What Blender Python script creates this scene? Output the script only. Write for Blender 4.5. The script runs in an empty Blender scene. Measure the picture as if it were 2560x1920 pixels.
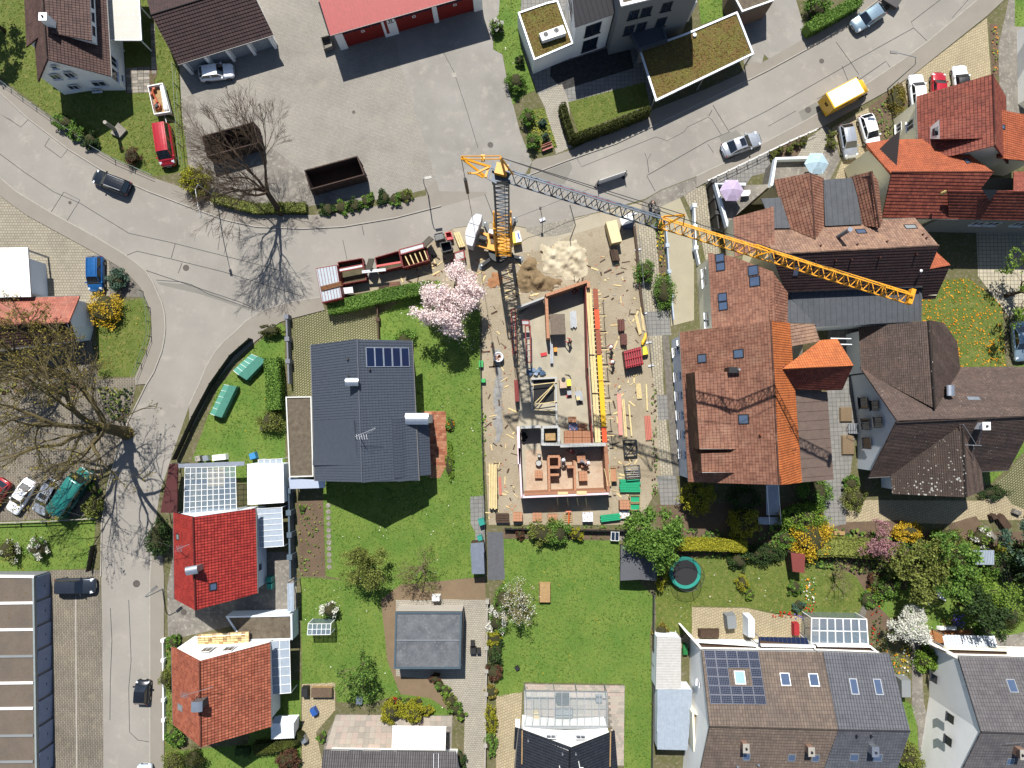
import bpy,math,random
from mathutils import Vector,Matrix,noise
sc=bpy.context.scene
col=sc.collection
R=math.radians
#camera, sky, sun, exposure
H=84.0
S=21.0
cam=bpy.data.objects.new('camera',bpy.data.cameras.new('camera'));col.objects.link(cam)
TILT=math.atan(85/(S*H))
CAM=Vector((0,-85/S,H));cam.location=CAM;cam.rotation_euler=(TILT,0,0)
cam.data.sensor_width=36;cam.data.lens=36*S*H/2560
cam.data.clip_start=1;cam.data.clip_end=2000
sc.camera=cam
SUN_EL,SUN_AZ=54.0,8.5
sd=Vector((-math.sin(R(SUN_AZ))*math.cos(R(SUN_EL)),math.cos(R(SUN_AZ))*math.cos(R(SUN_EL)),math.sin(R(SUN_EL))))
world=bpy.data.worlds.new('World');sc.world=world;world.use_nodes=True
wn=world.node_tree.nodes;wl=world.node_tree.links
sky=wn.new('ShaderNodeTexSky');sky.sky_type='NISHITA';sky.sun_disc=False
sky.sun_elevation=R(SUN_EL);sky.sun_rotation=R(-SUN_AZ);sky.air_density=1.0;sky.dust_density=0.6
wn['Background'].inputs[1].default_value=0.062
wl.new(sky.outputs[0],wn['Background'].inputs[0])
sun=bpy.data.objects.new('sun',bpy.data.lights.new('sun','SUN'));col.objects.link(sun)
sun.data.energy=4.5;sun.data.angle=R(0.53);sun.data.color=(1.0,0.965,0.905)
sun.rotation_euler=sd.to_track_quat('Z','Y').to_euler();sun.location=(0,0,60)
sc.view_settings.view_transform='Standard';sc.view_settings.look='None'
sc.view_settings.exposure=0.97;sc.view_settings.gamma=1.0
sc.render.film_transparent=False
#pixels of the photograph -> metres
_T=[0,0,2212/640]
def T(x0,y0,w=640):_T[0],_T[1],_T[2]=x0,y0,2212/w
_CT,_ST,_F=math.cos(TILT),math.sin(TILT),S*H
def W(px,py,z=0.0):
 a,b=(px-1280)/_F,(960-py)/_F
 dy,dz=b*_CT+_ST,b*_ST-_CT
 t=(z-H)/dz
 return Vector((CAM.x+a*t,CAM.y+dy*t,z))
def at(x,y,z=0.0):return W(_T[0]+x/_T[2],_T[1]+y/_T[2],z)
def ats(pts,z=0.0):return[at(p[0],p[1],p[2]if len(p)>2 else z)for p in pts]
rnd=random.Random(11)
U=rnd.uniform
#materials
MATS={}
def srgb(r,g,b,k=1.0):
 def f(c):
  c/=255.0
  return(c/12.92 if c<=0.04045 else((c+0.055)/1.055)**2.4)*k
 return(f(r),f(g),f(b),1)
def _new(name):
 m=bpy.data.materials.new(name);m.use_nodes=True
 nt=m.node_tree;b=nt.nodes['Principled BSDF']
 return m,nt.nodes,nt.links,b
def _mul(c,k):return(min(1,c[0]*k),min(1,c[1]*k),min(1,c[2]*k),1)
def ramp(N,stops):
 r=N.new('ShaderNodeValToRGB');e=r.color_ramp.elements
 e[0].position,e[0].color=stops[0];e[1].position,e[1].color=stops[-1]
 for p,c in stops[1:-1]:
  k=e.new(p);k.color=c
 return r
def noisetex(N,L,vec,scale,detail=4,rough=.55):
 n=N.new('ShaderNodeTexNoise');n.inputs['Scale'].default_value=scale
 n.inputs['Detail'].default_value=detail;n.inputs['Roughness'].default_value=rough
 if vec is not None:L.new(vec,n.inputs['Vector'])
 return n
def mixc(N,L,a,b,fac,mode='MIX'):
 m=N.new('ShaderNodeMix');m.data_type='RGBA';m.blend_type=mode
 for sock,v in((m.inputs[0],fac),(m.inputs[6],a),(m.inputs[7],b)):
  if hasattr(v,'links'):L.new(v,sock)
  else:sock.default_value=v
 return m.outputs[2]
def bumpn(N,L,b,h,strength,dist=.02):
 k=N.new('ShaderNodeBump');k.inputs['Strength'].default_value=strength;k.inputs['Distance'].default_value=dist
 L.new(h,k.inputs['Height']);L.new(k.outputs[0],b.inputs['Normal'])
def mat(name,c,rough=.8,var=.12,s1=.35,s2=9.0,c2=None,metal=0.0,bump=0.0,bs=30.0,c3=None,spec=.35,patch=.0):
 if name in MATS:return MATS[name]
 m,N,L,b=_new(name)
 g=N.new('ShaderNodeNewGeometry')
 n1=noisetex(N,L,g.outputs['Position'],s1,5,.6)
 n2=noisetex(N,L,g.outputs['Position'],s2,3,.6)
 c2=c2 or _mul(c,1-1.1*var)
 r1=ramp(N,[(.32,c2),(.68,c)]);L.new(n1.outputs[0],r1.inputs[0])
 r2=ramp(N,[(.25,(1-var,)*3+(1,)),(.75,(1+var*.6,)*3+(1,))]);L.new(n2.outputs[0],r2.inputs[0])
 o=mixc(N,L,r1.outputs[0],r2.outputs[0],1.0,'MULTIPLY')
 if c3:
  n3=noisetex(N,L,g.outputs['Position'],s1*4.3,6,.7)
  r3=ramp(N,[(.52+patch,(0,0,0,1)),(.66+patch,(1,1,1,1))]);L.new(n3.outputs[0],r3.inputs[0])
  o=mixc(N,L,o,c3,r3.outputs[0])
 L.new(o,b.inputs['Base Color'])
 b.inputs['Roughness'].default_value=rough;b.inputs['Metallic'].default_value=metal
 b.inputs['Specular IOR Level'].default_value=spec
 if bump:
  n4=noisetex(N,L,g.outputs['Position'],bs,4,.6);bumpn(N,L,b,n4.outputs[0],bump,.03)
 MATS[name]=m;return m
def plain(name,c,rough=.5,metal=0.0,spec=.5,coat=0.0,emit=None):
 if name in MATS:return MATS[name]
 m,N,L,b=_new(name)
 g=N.new('ShaderNodeNewGeometry');n=noisetex(N,L,g.outputs['Position'],2.5,3)
 r=ramp(N,[(.3,_mul(c,.9)),(.7,_mul(c,1.06))]);L.new(n.outputs[0],r.inputs[0]);L.new(r.outputs[0],b.inputs['Base Color'])
 b.inputs['Roughness'].default_value=rough;b.inputs['Metallic'].default_value=metal
 b.inputs['Specular IOR Level'].default_value=spec;b.inputs['Coat Weight'].default_value=coat;b.inputs['Coat Roughness'].default_value=.08
 MATS[name]=m;return m
def glassm(name,c=(.8,.9,.95,1),alpha=.35,rough=.05):
 if name in MATS:return MATS[name]
 m,N,L,b=_new(name)
 b.inputs['Base Color'].default_value=c;b.inputs['Roughness'].default_value=rough
 b.inputs['Alpha'].default_value=alpha;b.inputs['Specular IOR Level'].default_value=.6
 MATS[name]=m;return m
def paver(name,c1,c2,joint,bw=.2,bh=.1,rot=0.0,off=.5,jw=.012,var=.25,s1=.25,dirt=None,stones=None,bump=.4):
 if name in MATS:return MATS[name]
 m,N,L,b=_new(name)
 g=N.new('ShaderNodeNewGeometry');mp=N.new('ShaderNodeMapping');mp.inputs['Rotation'].default_value=(0,0,R(-rot))
 mp.vector_type='POINT';L.new(g.outputs['Position'],mp.inputs['Vector'])
 t=N.new('ShaderNodeTexBrick');t.offset=off;t.squash=1
 t.inputs['Scale'].default_value=1;t.inputs['Brick Width'].default_value=bw;t.inputs['Row Height'].default_value=bh
 t.inputs['Mortar Size'].default_value=jw;t.inputs['Mortar Smooth'].default_value=.2;t.inputs['Bias'].default_value=0
 t.inputs['Color1'].default_value=c1;t.inputs['Color2'].default_value=c2;t.inputs['Mortar'].default_value=joint
 L.new(mp.outputs[0],t.inputs['Vector'])
 n1=noisetex(N,L,g.outputs['Position'],s1,6,.65)
 r1=ramp(N,[(.3,(1-var,)*3+(1,)),(.5,(1,1,1,1)),(.72,(1+var*.8,1+var*.7,1+var*.55,1))]);L.new(n1.outputs[0],r1.inputs[0])
 o=mixc(N,L,t.outputs[0],r1.outputs[0],1.0,'MULTIPLY')
 if dirt:
  n3=noisetex(N,L,g.outputs['Position'],s1*2.7,7,.7)
  r3=ramp(N,[(.56,(0,0,0,1)),(.76,(.75,.75,.75,1))]);L.new(n3.outputs[0],r3.inputs[0])
  o=mixc(N,L,o,dirt,r3.outputs[0])
 L.new(o,b.inputs['Base Color']);b.inputs['Roughness'].default_value=.85;b.inputs['Specular IOR Level'].default_value=.25
 inv=N.new('ShaderNodeMath');inv.operation='SUBTRACT';inv.inputs[0].default_value=1;L.new(t.outputs[1],inv.inputs[1])
 bumpn(N,L,b,inv.outputs[0],bump,.02)
 MATS[name]=m;return m
def tilem(name,c,c2,uw=.3,vh=.36,wear=None,wearamt=.0,rough=.75,gap=.35,lich=None,lichamt=.62,colw=True,spec=.3):
 if name in MATS:return MATS[name]
 m,N,L,b=_new(name)
 uv=N.new('ShaderNodeUVMap');g=N.new('ShaderNodeNewGeometry')
 t=N.new('ShaderNodeTexBrick');t.offset=0;t.squash=1
 t.inputs['Scale'].default_value=1;t.inputs['Brick Width'].default_value=uw;t.inputs['Row Height'].default_value=vh
 t.inputs['Mortar Size'].default_value=.022;t.inputs['Mortar Smooth'].default_value=.6
 t.inputs['Color1'].default_value=c;t.inputs['Color2'].default_value=c2;t.inputs['Mortar'].default_value=_mul(c2,gap)
 L.new(uv.outputs[0],t.inputs['Vector'])
 n1=noisetex(N,L,g.outputs['Position'],.7,6,.7)
 r1=ramp(N,[(.3,(.72,.72,.74,1)),(.55,(1,1,1,1)),(.75,(1.12,1.08,1.02,1))]);L.new(n1.outputs[0],r1.inputs[0])
 o=mixc(N,L,t.outputs[0],r1.outputs[0],1.0,'MULTIPLY')
 if wear:
  n2=noisetex(N,L,g.outputs['Position'],.45,7,.75)
  r2=ramp(N,[(.5-wearamt,(0,0,0,1)),(.72-wearamt,(.8,.8,.8,1))]);L.new(n2.outputs[0],r2.inputs[0])
  o=mixc(N,L,o,wear,r2.outputs[0])
 if lich:
  v=N.new('ShaderNodeTexVoronoi');v.inputs['Scale'].default_value=2.6;v.inputs['Randomness'].default_value=1;L.new(g.outputs['Position'],v.inputs['Vector'])
  n3=noisetex(N,L,g.outputs['Position'],6,4,.7);nl=noisetex(N,L,g.outputs['Position'],.25,2,.5)
  sb=N.new('ShaderNodeMath');sb.operation='ADD';L.new(v.outputs[0],sb.inputs[0])
  mm=N.new('ShaderNodeMath');mm.operation='MULTIPLY';mm.inputs[1].default_value=.55;L.new(n3.outputs[0],mm.inputs[0]);L.new(mm.outputs[0],sb.inputs[1])
  sb2=N.new('ShaderNodeMath');sb2.operation='SUBTRACT';L.new(sb.outputs[0],sb2.inputs[0]);
  mm2=N.new('ShaderNodeMath');mm2.operation='MULTIPLY';mm2.inputs[1].default_value=lichamt;L.new(nl.outputs[0],mm2.inputs[0]);L.new(mm2.outputs[0],sb2.inputs[1])
  r3=ramp(N,[(.04,(.9,.9,.9,1)),(.09,(0,0,0,1))]);L.new(sb2.outputs[0],r3.inputs[0])
  o=mixc(N,L,o,lich,r3.outputs[0])
 L.new(o,b.inputs['Base Color']);b.inputs['Roughness'].default_value=rough;b.inputs['Specular IOR Level'].default_value=spec
 if colw:
  sx=N.new('ShaderNodeSeparateXYZ');L.new(uv.outputs[0],sx.inputs[0])
  mu=N.new('ShaderNodeMath');mu.operation='MULTIPLY';mu.inputs[1].default_value=2*math.pi/uw;L.new(sx.outputs[0],mu.inputs[0])
  si=N.new('ShaderNodeMath');si.operation='SINE';L.new(mu.outputs[0],si.inputs[0])
  bumpn(N,L,b,si.outputs[0],.45,.035)
 MATS[name]=m;return m
def leafm(name,dark,light,transl=.25,third=None,worn=None):
 if name in MATS:return MATS[name]
 m,N,L,b=_new(name)
 g=N.new('ShaderNodeNewGeometry')
 st=[(0,dark),(.55,_mul(tuple((a+c)/2 for a,c in zip(dark[:3],light[:3])),1)),(.9,light)]
 if third:st+=[(1.0,third)]
 r=ramp(N,st);L.new(g.outputs['Random Per Island'],r.inputs[0])
 oc=r.outputs[0]
 if worn:
  n1=noisetex(N,L,g.outputs['Position'],.16,5,.6);r1=ramp(N,[(.42,(0,0,0,1)),(.68,(.8,.8,.8,1))]);L.new(n1.outputs[0],r1.inputs[0]);oc=mixc(N,L,oc,worn,r1.outputs[0])
  n2=noisetex(N,L,g.outputs['Position'],.7,4,.7);r2=ramp(N,[(.35,(.72,.76,.7,1)),(.65,(1.12,1.1,1.05,1))]);L.new(n2.outputs[0],r2.inputs[0]);oc=mixc(N,L,oc,r2.outputs[0],1.0,'MULTIPLY')
 L.new(oc,b.inputs['Base Color']);b.inputs['Roughness'].default_value=.7;b.inputs['Specular IOR Level'].default_value=.25
 tr=N.new('ShaderNodeBsdfTranslucent');L.new(oc,tr.inputs[0])
 mx=N.new('ShaderNodeMixShader');mx.inputs[0].default_value=transl
 L.new(b.outputs[0],mx.inputs[1]);L.new(tr.outputs[0],mx.inputs[2]);L.new(mx.outputs[0],N['Material Output'].inputs[0])
 MATS[name]=m;return m
#mesh building
ORG={}
class MB:
 def __init__(s):s.v=[];s.f=[];s.m=[];s.uv=[]
 def poly(s,pts,mi=0,uv=None):
  i=len(s.v);s.v+=[tuple(p)for p in pts];s.f.append(tuple(range(i,i+len(pts))));s.m.append(mi)
  s.uv+=list(uv)if uv else[(0,0)]*len(pts)
  return s
 def prism(s,pts,z0,z1,mi=0,tmi=None,cap=True):
  n=len(pts);a=[Vector((p[0],p[1],z0))for p in pts];b=[Vector((p[0],p[1],z1))for p in pts]
  ar=sum(pts[i][0]*pts[(i+1)%n][1]-pts[(i+1)%n][0]*pts[i][1]for i in range(n))
  if ar<0:a.reverse();b.reverse()
  for i in range(n):s.poly([a[i],a[(i+1)%n],b[(i+1)%n],b[i]],mi)
  if cap:
   s.poly(b,mi if tmi is None else tmi);s.poly(a[::-1],mi)
  return s
 def hexa(s,lo,hi,mi=0):
  for i in range(4):s.poly([lo[i],lo[(i+1)%4],hi[(i+1)%4],hi[i]],mi)
  s.poly(hi,mi);s.poly(lo[::-1],mi);return s
 def box(s,c,d,rz=0.0,mi=0,rx=0.0,ry=0.0):
  c=Vector(c);M=Matrix.Rotation(rz,3,'Z')@Matrix.Rotation(ry,3,'Y')@Matrix.Rotation(rx,3,'X')
  x,y,z=d[0]/2,d[1]/2,d[2]/2
  q=[c+M@Vector(p)for p in((-x,-y,-z),(x,-y,-z),(x,y,-z),(-x,y,-z),(-x,-y,z),(x,-y,z),(x,y,z),(-x,y,z))]
  return s.hexa(q[:4],q[4:],mi)
 def bar(s,a,b,w,h=None,mi=0,up=Vector((0,0,1))):
  a,b=Vector(a),Vector(b);d=b-a
  if d.length<1e-6:return s
  d.normalize();h=h or w
  x=d.cross(up)
  if x.length<1e-3:x=d.cross(Vector((1,0,0)))
  x.normalize();y=x.cross(d);x*=w/2;y*=h/2
  return s.hexa([a-x-y,a+x-y,a+x+y,a-x+y],[b-x-y,b+x-y,b+x+y,b-x+y],mi)
 def tube(s,pts,r,n=6,mi=0,caps=True):
  pts=[Vector(p)for p in pts];rr=r if isinstance(r,(list,tuple))else[r]*len(pts)
  rings=[];px=None
  for i,p in enumerate(pts):
   d=(pts[min(i+1,len(pts)-1)]-pts[max(i-1,0)])
   if d.length<1e-7:d=Vector((0,0,1))
   d.normalize()
   x=d.cross(Vector((0,0,1))if abs(d.z)<.95 else Vector((1,0,0)))if px is None else px-d*px.dot(d)
   if x.length<1e-4:x=d.cross(Vector((0,1,0)))
   x.normalize();px=x;y=d.cross(x);i0=len(s.v)
   for k in range(n):
    t=2*math.pi*k/n;s.v.append(tuple(p+(x*math.cos(t)+y*math.sin(t))*rr[i]))
   rings.append(i0)
  for a,b in zip(rings,rings[1:]):
   for k in range(n):
    k2=(k+1)%n;s.f.append((a+k,a+k2,b+k2,b+k));s.m.append(mi);s.uv+=[(0,0)]*4
  if caps:
   s.f.append(tuple(rings[0]+k for k in range(n))[::-1]);s.f.append(tuple(rings[-1]+k for k in range(n)));s.m+=[mi,mi];s.uv+=[(0,0)]*(2*n)
  return s
 def cyl(s,c,r,z0,z1,n=16,r2=None,mi=0):
  c=Vector(c);return s.tube([(c.x,c.y,z0),(c.x,c.y,z1)],[r,r if r2 is None else r2],n,mi)
 def lathe(s,c,prof,n=16,mi=0):
  c=Vector(c);i0=len(s.v)
  for r,z in prof:
   for k in range(n):
    t=2*math.pi*k/n;s.v.append((c.x+r*math.cos(t),c.y+r*math.sin(t),c.z+z))
  for j in range(len(prof)-1):
   for k in range(n):
    k2=(k+1)%n;a=i0+j*n;b=a+n
    s.f.append((a+k,a+k2,b+k2,b+k));s.m.append(mi);s.uv+=[(0,0)]*4
  return s
 def build(s,name,mats,parent=None,smooth=False,local=False,kind=None,label=None):
  me=bpy.data.meshes.new(name)
  o0=ORG.get(parent.name,Vector((0,0,0)))if(parent and not local)else Vector((0,0,0))
  me.from_pydata([(x-o0.x,y-o0.y,z-o0.z)for x,y,z in s.v]if o0.length else s.v,[],s.f)
  for m in(mats if isinstance(mats,(list,tuple))else[mats]):me.materials.append(m)
  if any(s.m):me.polygons.foreach_set('material_index',s.m)
  if smooth:me.polygons.foreach_set('use_smooth',[True]*len(s.f))
  if any(u!=(0,0)for u in s.uv):
   lay=me.uv_layers.new(name='UVMap');lay.data.foreach_set('uv',[c for u in s.uv for c in u])
  me.update()
  o=bpy.data.objects.new(name,me);col.objects.link(o)
  if parent:o.parent=parent
  ORG[o.name]=o0
  if kind:o['kind']=kind
  if label:o['label']=label
  return o
def tag(o,label,cat,group=None):
 o['label']=label;o['category']=cat
 if group:o['group']=group
 return o
def thing(name,label,cat,loc=(0,0,0),group=None,rz=0.0):
 o=bpy.data.objects.new(name,None);o.empty_display_size=.3;col.objects.link(o)
 o.location=loc;o.rotation_euler=(0,0,rz);ORG[o.name]=Vector(loc)
 return tag(o,label,cat,group)
def dup(root,loc,rz,label=None,group=None,scale=None):
 def cp(o,par):
  c=o.copy();col.objects.link(c);c.parent=par
  for ch in KIDS.get(o.name,[]):cp(ch,c)
  return c
 if not KIDS.get('_'+root.name):
  KIDS['_'+root.name]=True
  def walk(o):
   KIDS[o.name]=list(o.children)
   for ch in o.children:walk(ch)
  walk(root)
 r=cp(root,None);r.location=loc;r.rotation_euler=(0,0,rz)
 if scale:r.scale=scale
 if label:r['label']=label
 if group:r['group']=group
 return r
KIDS={}
def patch(name,pts,m,z=0.004,kind='structure',z0=None):
 b=MB()
 if z0 is not None:b.prism(pts,z0,z)
 else:
  q=[Vector((p[0],p[1],z))for p in pts];n=len(q)
  if sum(q[i].x*q[(i+1)%n].y-q[(i+1)%n].x*q[i].y for i in range(n))<0:q.reverse()
  b.poly(q)
 o=b.build(name,m);o['kind']=kind;return o
def strip(pts,w,side=0.0):
 pts=[Vector((p[0],p[1]))for p in pts];L1,L2=[],[]
 for i,p in enumerate(pts):
  d=(pts[min(i+1,len(pts)-1)]-pts[max(i-1,0)]).normalized();n=Vector((-d.y,d.x))
  L1.append(p+n*(side+w/2));L2.append(p+n*(side-w/2))
 return L1+L2[::-1]
def band(b,pts,w,z0,z1,mi=0,side=0.0):
 o=strip(pts,w,side);n=len(pts)
 for i in range(n-1):b.prism([o[i],o[i+1],o[2*n-2-i],o[2*n-1-i]],z0,z1,mi)
 return b
def inpoly(x,y,P):
 c=False;j=len(P)-1
 for i in range(len(P)):
  if(P[i][1]>y)!=(P[j][1]>y)and x<(P[j][0]-P[i][0])*(y-P[i][1])/(P[j][1]-P[i][1])+P[i][0]:c=not c
  j=i
 return c
#ground, roads, lawns
def NW(pts,z=0.0):return[W(p[0],p[1],z)for p in pts]
G_ASPH=mat('asphalt',srgb(190,184,174,.44),.9,.12,.12,22,c2=srgb(174,168,159,.42),bump=.25,bs=45,c3=srgb(196,188,176,.43),patch=.02)
G_ASPH2=mat('asphalt_yard',srgb(190,185,177,.43),.9,.14,.16,18,c2=srgb(174,169,159,.40),bump=.25,bs=45,c3=srgb(194,188,177,.42))
G_DARK=mat('asphalt_patch',srgb(168,164,154,.40),.9,.10,.5,22,bump=.3)
G_SEAM=mat('tar_seam',srgb(84,84,84,.4),.7,.2,2,30)
G_WALK=mat('sidewalk_asphalt',srgb(184,175,162,.40),.9,.10,.4,20,bump=.2)
G_KERB=mat('kerb_stone',srgb(205,198,186,.45),.85,.15,1.5,12)
G_CONC=mat('old_concrete',srgb(176,168,156,.42),.9,.2,.5,8,c2=srgb(140,134,126,.4),bump=.3,c3=srgb(198,192,178,.42))
G_EARTH=mat('site_earth',srgb(208,194,168,.44),.95,.26,.25,7,c2=srgb(188,172,144,.42),bump=1,bs=9,c3=srgb(176,156,126,.42),patch=.03)
G_SOIL=mat('garden_soil',srgb(150,126,102,.36),.95,.25,.8,7,bump=.8,bs=12)
G_BEIGE=mat('bare_sandy_soil',srgb(166,142,112,.40),.95,.15,.8,9,bump=.6,bs=14)
G_SLAB=mat('site_concrete',srgb(212,202,178,.47),.85,.14,.7,10,c2=srgb(196,186,164,.44),bump=.15)
G_GRAVEL=mat('gravel_grey',srgb(170,162,150,.38),.95,.4,2,14,bump=1,bs=16)
G_GRAVELD=mat('gravel_dark',srgb(90,88,86,.4),.95,.5,2,12,bump=1,bs=14)
LAWN_A=mat('lawn_soil_bright',srgb(100,136,50,.5),.95,.25,.35,6,c2=srgb(128,150,64,.5),bump=1,bs=18,c3=srgb(142,146,76,.46),patch=.06)
LAWN_B=mat('lawn_soil_dry',srgb(124,136,60,.46),.95,.25,.4,6,c2=srgb(104,124,48,.46),bump=1,bs=18,c3=srgb(150,144,82,.46))
SEDUM=mat('sedum_soil',srgb(136,104,62,.46),.95,.35,.5,7,c2=srgb(124,120,58,.46),bump=1,bs=20,c3=srgb(128,130,60,.46))
PV_YARD=paver('yard_pavers',srgb(192,186,175,.45),srgb(181,175,165,.43),srgb(164,158,148,.4),.24,.17,8,.5,.025,.18,.2,srgb(196,188,166,.43),bump=.4)
PV_PARK=paver('parking_pavers',srgb(196,187,166,.44),srgb(186,176,156,.42),srgb(142,134,118,.36),.33,.33,0,.5,.025,.18,.25)
PV_DRIVE=paver('garage_drive_pavers',srgb(176,166,148,.40),srgb(162,152,136,.38),srgb(120,114,104,.34),.42,.2,90,.5,.03,.34,.2,srgb(196,184,156,.42))
PV_LIGHT=paver('light_pavers',srgb(204,196,178,.46),srgb(194,186,170,.44),srgb(150,144,132,.38),.3,.22,3,.5,.02,.12,.3)
PV_TAN=paver('tan_pavers',srgb(212,196,160,.46),srgb(200,184,150,.44),srgb(164,150,122,.38),.3,.3,20,.5,.025,.12,.3)
PV_PATH=paver('path_pavers',srgb(206,196,172,.46),srgb(192,182,160,.43),srgb(150,142,124,.36),.46,.3,94,.5,.03,.15,.3)
PV_GREY=paver('grey_path_slabs',srgb(170,168,162,.42),srgb(160,158,154,.40),srgb(112,110,106,.36),.5,.5,2,.0,.02,.12,.3)
PV_GRID=paver('grass_pavers',srgb(186,176,148,.44),srgb(174,166,138,.42),srgb(112,116,66,.36),.36,.24,40,.5,.07,.12,.3)
PV_DECK=paver('terrace_pavers',srgb(226,214,186,.46),srgb(214,204,180,.44),srgb(150,144,130,.36),.46,.46,0,0,.03,.1,.3)
o=MB().poly([(-300,-300,0),(300,-300,0),(300,300,0),(-300,300,0)]).build('ground',mat('weedy_ground',srgb(134,126,92,.42),.95,.25,.6,7,c2=srgb(112,116,64,.4),bump=.8,bs=12,c3=srgb(160,148,128,.42)));o['kind']='structure'
UP=[(-120,130),(0,231),(69,295),(171,373),(260,428),(370,478),(489,523),(560,549),(640,567),(756,572),(857,567),(987,545),(1103,515),(1213,483),(1309,443),(1425,399),(1540,359),(1627,318),(1770,250),(1920,176),(2047,107),(2122,58),(2195,0),(2300,-90)]
LOL=[(-120,350),(0,443),(43,480),(127,531),(246,596),(312,636),(345,660),(365,677),(382,703),(393,729),(405,756),(412,784),(414,821),(411,850),(405,879),(385,931),(367,960),(321,1053),(292,1134),(272,1206),(255,1307),(253,1440),(256,1600),(260,2040)]
LOR=[(376,2040),(376,1440),(385,1330),(400,1230),(440,1110),(474,1012),(498,960),(516,917),(538,879),(562,852),(590,828),(614,804),(640,787),(669,772),(727,755),(802,743)]
LOM=[(900,712),(1010,650),(1135,570),(1240,555),(1320,570),(1500,529),(1613,497),(1653,474),(1740,441),(1818,404),(1920,352),(2015,301),(2169,208),(2256,150),(2322,101),(2426,14),(2560,-100)]
patch('road',NW(UP+LOM[::-1]+LOR[::-1]+LOL[::-1]),G_ASPH,.012)
UPO=[(-120,92),(0,199),(58,243),(130,298),(237,373),(289,402),(388,446),(470,474),(489,492),(560,515),(640,535),(779,538),(860,532),(973,509),(1068,489),(1095,480)]
patch('pavement',NW(UP[:13]+UPO[::-1]),G_WALK,.11,z0=0)
patch('pavement',NW([(1325,437),(1425,399),(1540,359),(1627,318),(1770,250),(1920,176),(2047,107),(2122,58),(2195,0),(2300,-90),(2240,-100),(2180,-10),(2110,30),(2020,92),(1900,160),(1890,155),(1870,160),(1850,185),(1760,225),(1620,280),(1430,375),(1390,388),(1340,398),(1330,405)]),G_WALK,.11,z0=0)
patch('pavement',NW(LOL[:17]+[(340,962),(338,943),(367,879),(378,842),(379,798),(373,769),(353,720),(324,688),(295,665),(246,636),(162,590),(67,538),(0,489),(-120,400)]),G_WALK,.11,z0=0)
patch('pavement',NW(LOR[5:]+[(813,775),(727,797),(700,806),(640,853),(580,908),(538,955),(490,1050),(474,1080)]),G_WALK,.11,z0=0)
patch('pavement',NW([(376,2040),(376,1440),(385,1330),(404,1330),(411,1440),(411,2040)]),G_WALK,.11,z0=0)
patch('pavement',NW([(1740,441),(1818,404),(1920,352),(2015,301),(2169,208),(2256,150),(2322,101),(2426,14),(2560,-100),(2590,-60),(2510,0),(2467,40),(2285,185),(2227,223),(2060,315),(1969,359),(1885,395),(1795,441),(1763,457),(1740,470)]),G_WALK,.11,z0=0)
def kerb(pts,side=0):
 P=NW(pts);b=MB();band(b,P,.13,0,.125,0,side);o=b.build('kerb',G_KERB);o['kind']='structure'
 return o
kerb(UP[:13]);kerb(UP[14:]);kerb(LOL[:18]);kerb(LOR[5:]);kerb([(376,2040),(376,1440),(385,1330)]);kerb(LOM[8:])
kerb([(321,1053),(292,1134),(272,1206),(255,1307),(253,1440)])
b=MB()
def seam(pts,w=.05,z=.0205):band(b,NW(pts),w,.012,z)
for s in([(0,385),(60,430),(135,480),(200,508),(322,583),(430,607),(640,660),(700,677)],[(300,645),(343,628),(430,648),(560,680),(640,705),(760,742)],[(365,676),(430,698),(540,735),(600,755),(634,770)],[(390,700),(455,705),(480,712),(520,735),(640,775)],[(26,300),(0,285),(26,300),(52,318),(70,300)],[(112,365),(153,395),(170,373)],[(112,365),(124,345)],[(128,530),(160,480),(200,500),(167,553)],[(438,610),(428,646)],[(455,658),(446,682)],[(550,588),(545,625)],[(560,635),(568,607)],[(857,600),(868,650)],[(905,565),(910,588)],[(1212,485),(1235,545)],[(1443,397),(1454,417),(1640,342),(1668,352),(1710,330),(1718,318),(1770,293),(1780,300),(1803,337)],[(1782,263),(1823,330),(1770,352),(1626,434),(1618,438)],[(1780,275),(1772,290)],[(1823,325),(1920,276),(2125,159),(2129,156),(2284,70),(2278,55),(2350,0)],[(1618,400),(1622,432)],[(1612,383),(1618,400),(1628,384)],[(1769,360),(1784,382)],[(1617,440),(1638,478)],[(1920,316),(1990,277)],[(2042,248),(2072,231)],[(2284,70),(2318,103)],[(2380,45),(2420,0)],[(2105,165),(2120,202)],[(2090,105),(2128,158),(2147,187)],[(2147,200),(2215,153),(2226,170)],[(2349,87),(2363,102)],[(2415,37),(2428,53),(2380,84)],[(2186,200),(2210,225)],[(2200,192),(2222,212)],[(276,1520),(280,1600),(276,1700),(275,1800)],[(322,1500),(325,1570),(328,1650),(322,1720),(324,1830),(345,1850),(376,1855)]):seam(s,.055+rnd.random()*.03)
o=b.build('tar_seam',G_SEAM);o['kind']='structure'
patch('road_patch',NW([(1312,447),(1425,405),(1431,420),(1412,458),(1385,465),(1330,455)]),G_DARK,.017)
patch('road_patch',NW([(392,705),(480,712),(640,778),(620,775),(500,735),(400,712)]),G_DARK,.017)
patch('road_patch',NW([(1996,280),(2040,255),(2070,290),(2010,310)]),G_DARK,.017)
patch('road_patch',NW([(1805,345),(1840,325),(1860,345),(1820,365)]),G_DARK,.0165)
patch('road_patch',NW([(1795,340),(1825,328),(1850,360),(1815,375)]),G_DARK,.0168)
patch('yard_asphalt',NW([(975,-60),(1000,159),(1028,246),(1057,341),(1091,452),(1096,482),(1213,483),(1309,443),(1330,405),(1300,330),(1283,262),(1273,231),(1256,136),(1233,124),(1230,58),(1247,35),(1256,-60)]),G_ASPH2,.016)
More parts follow.
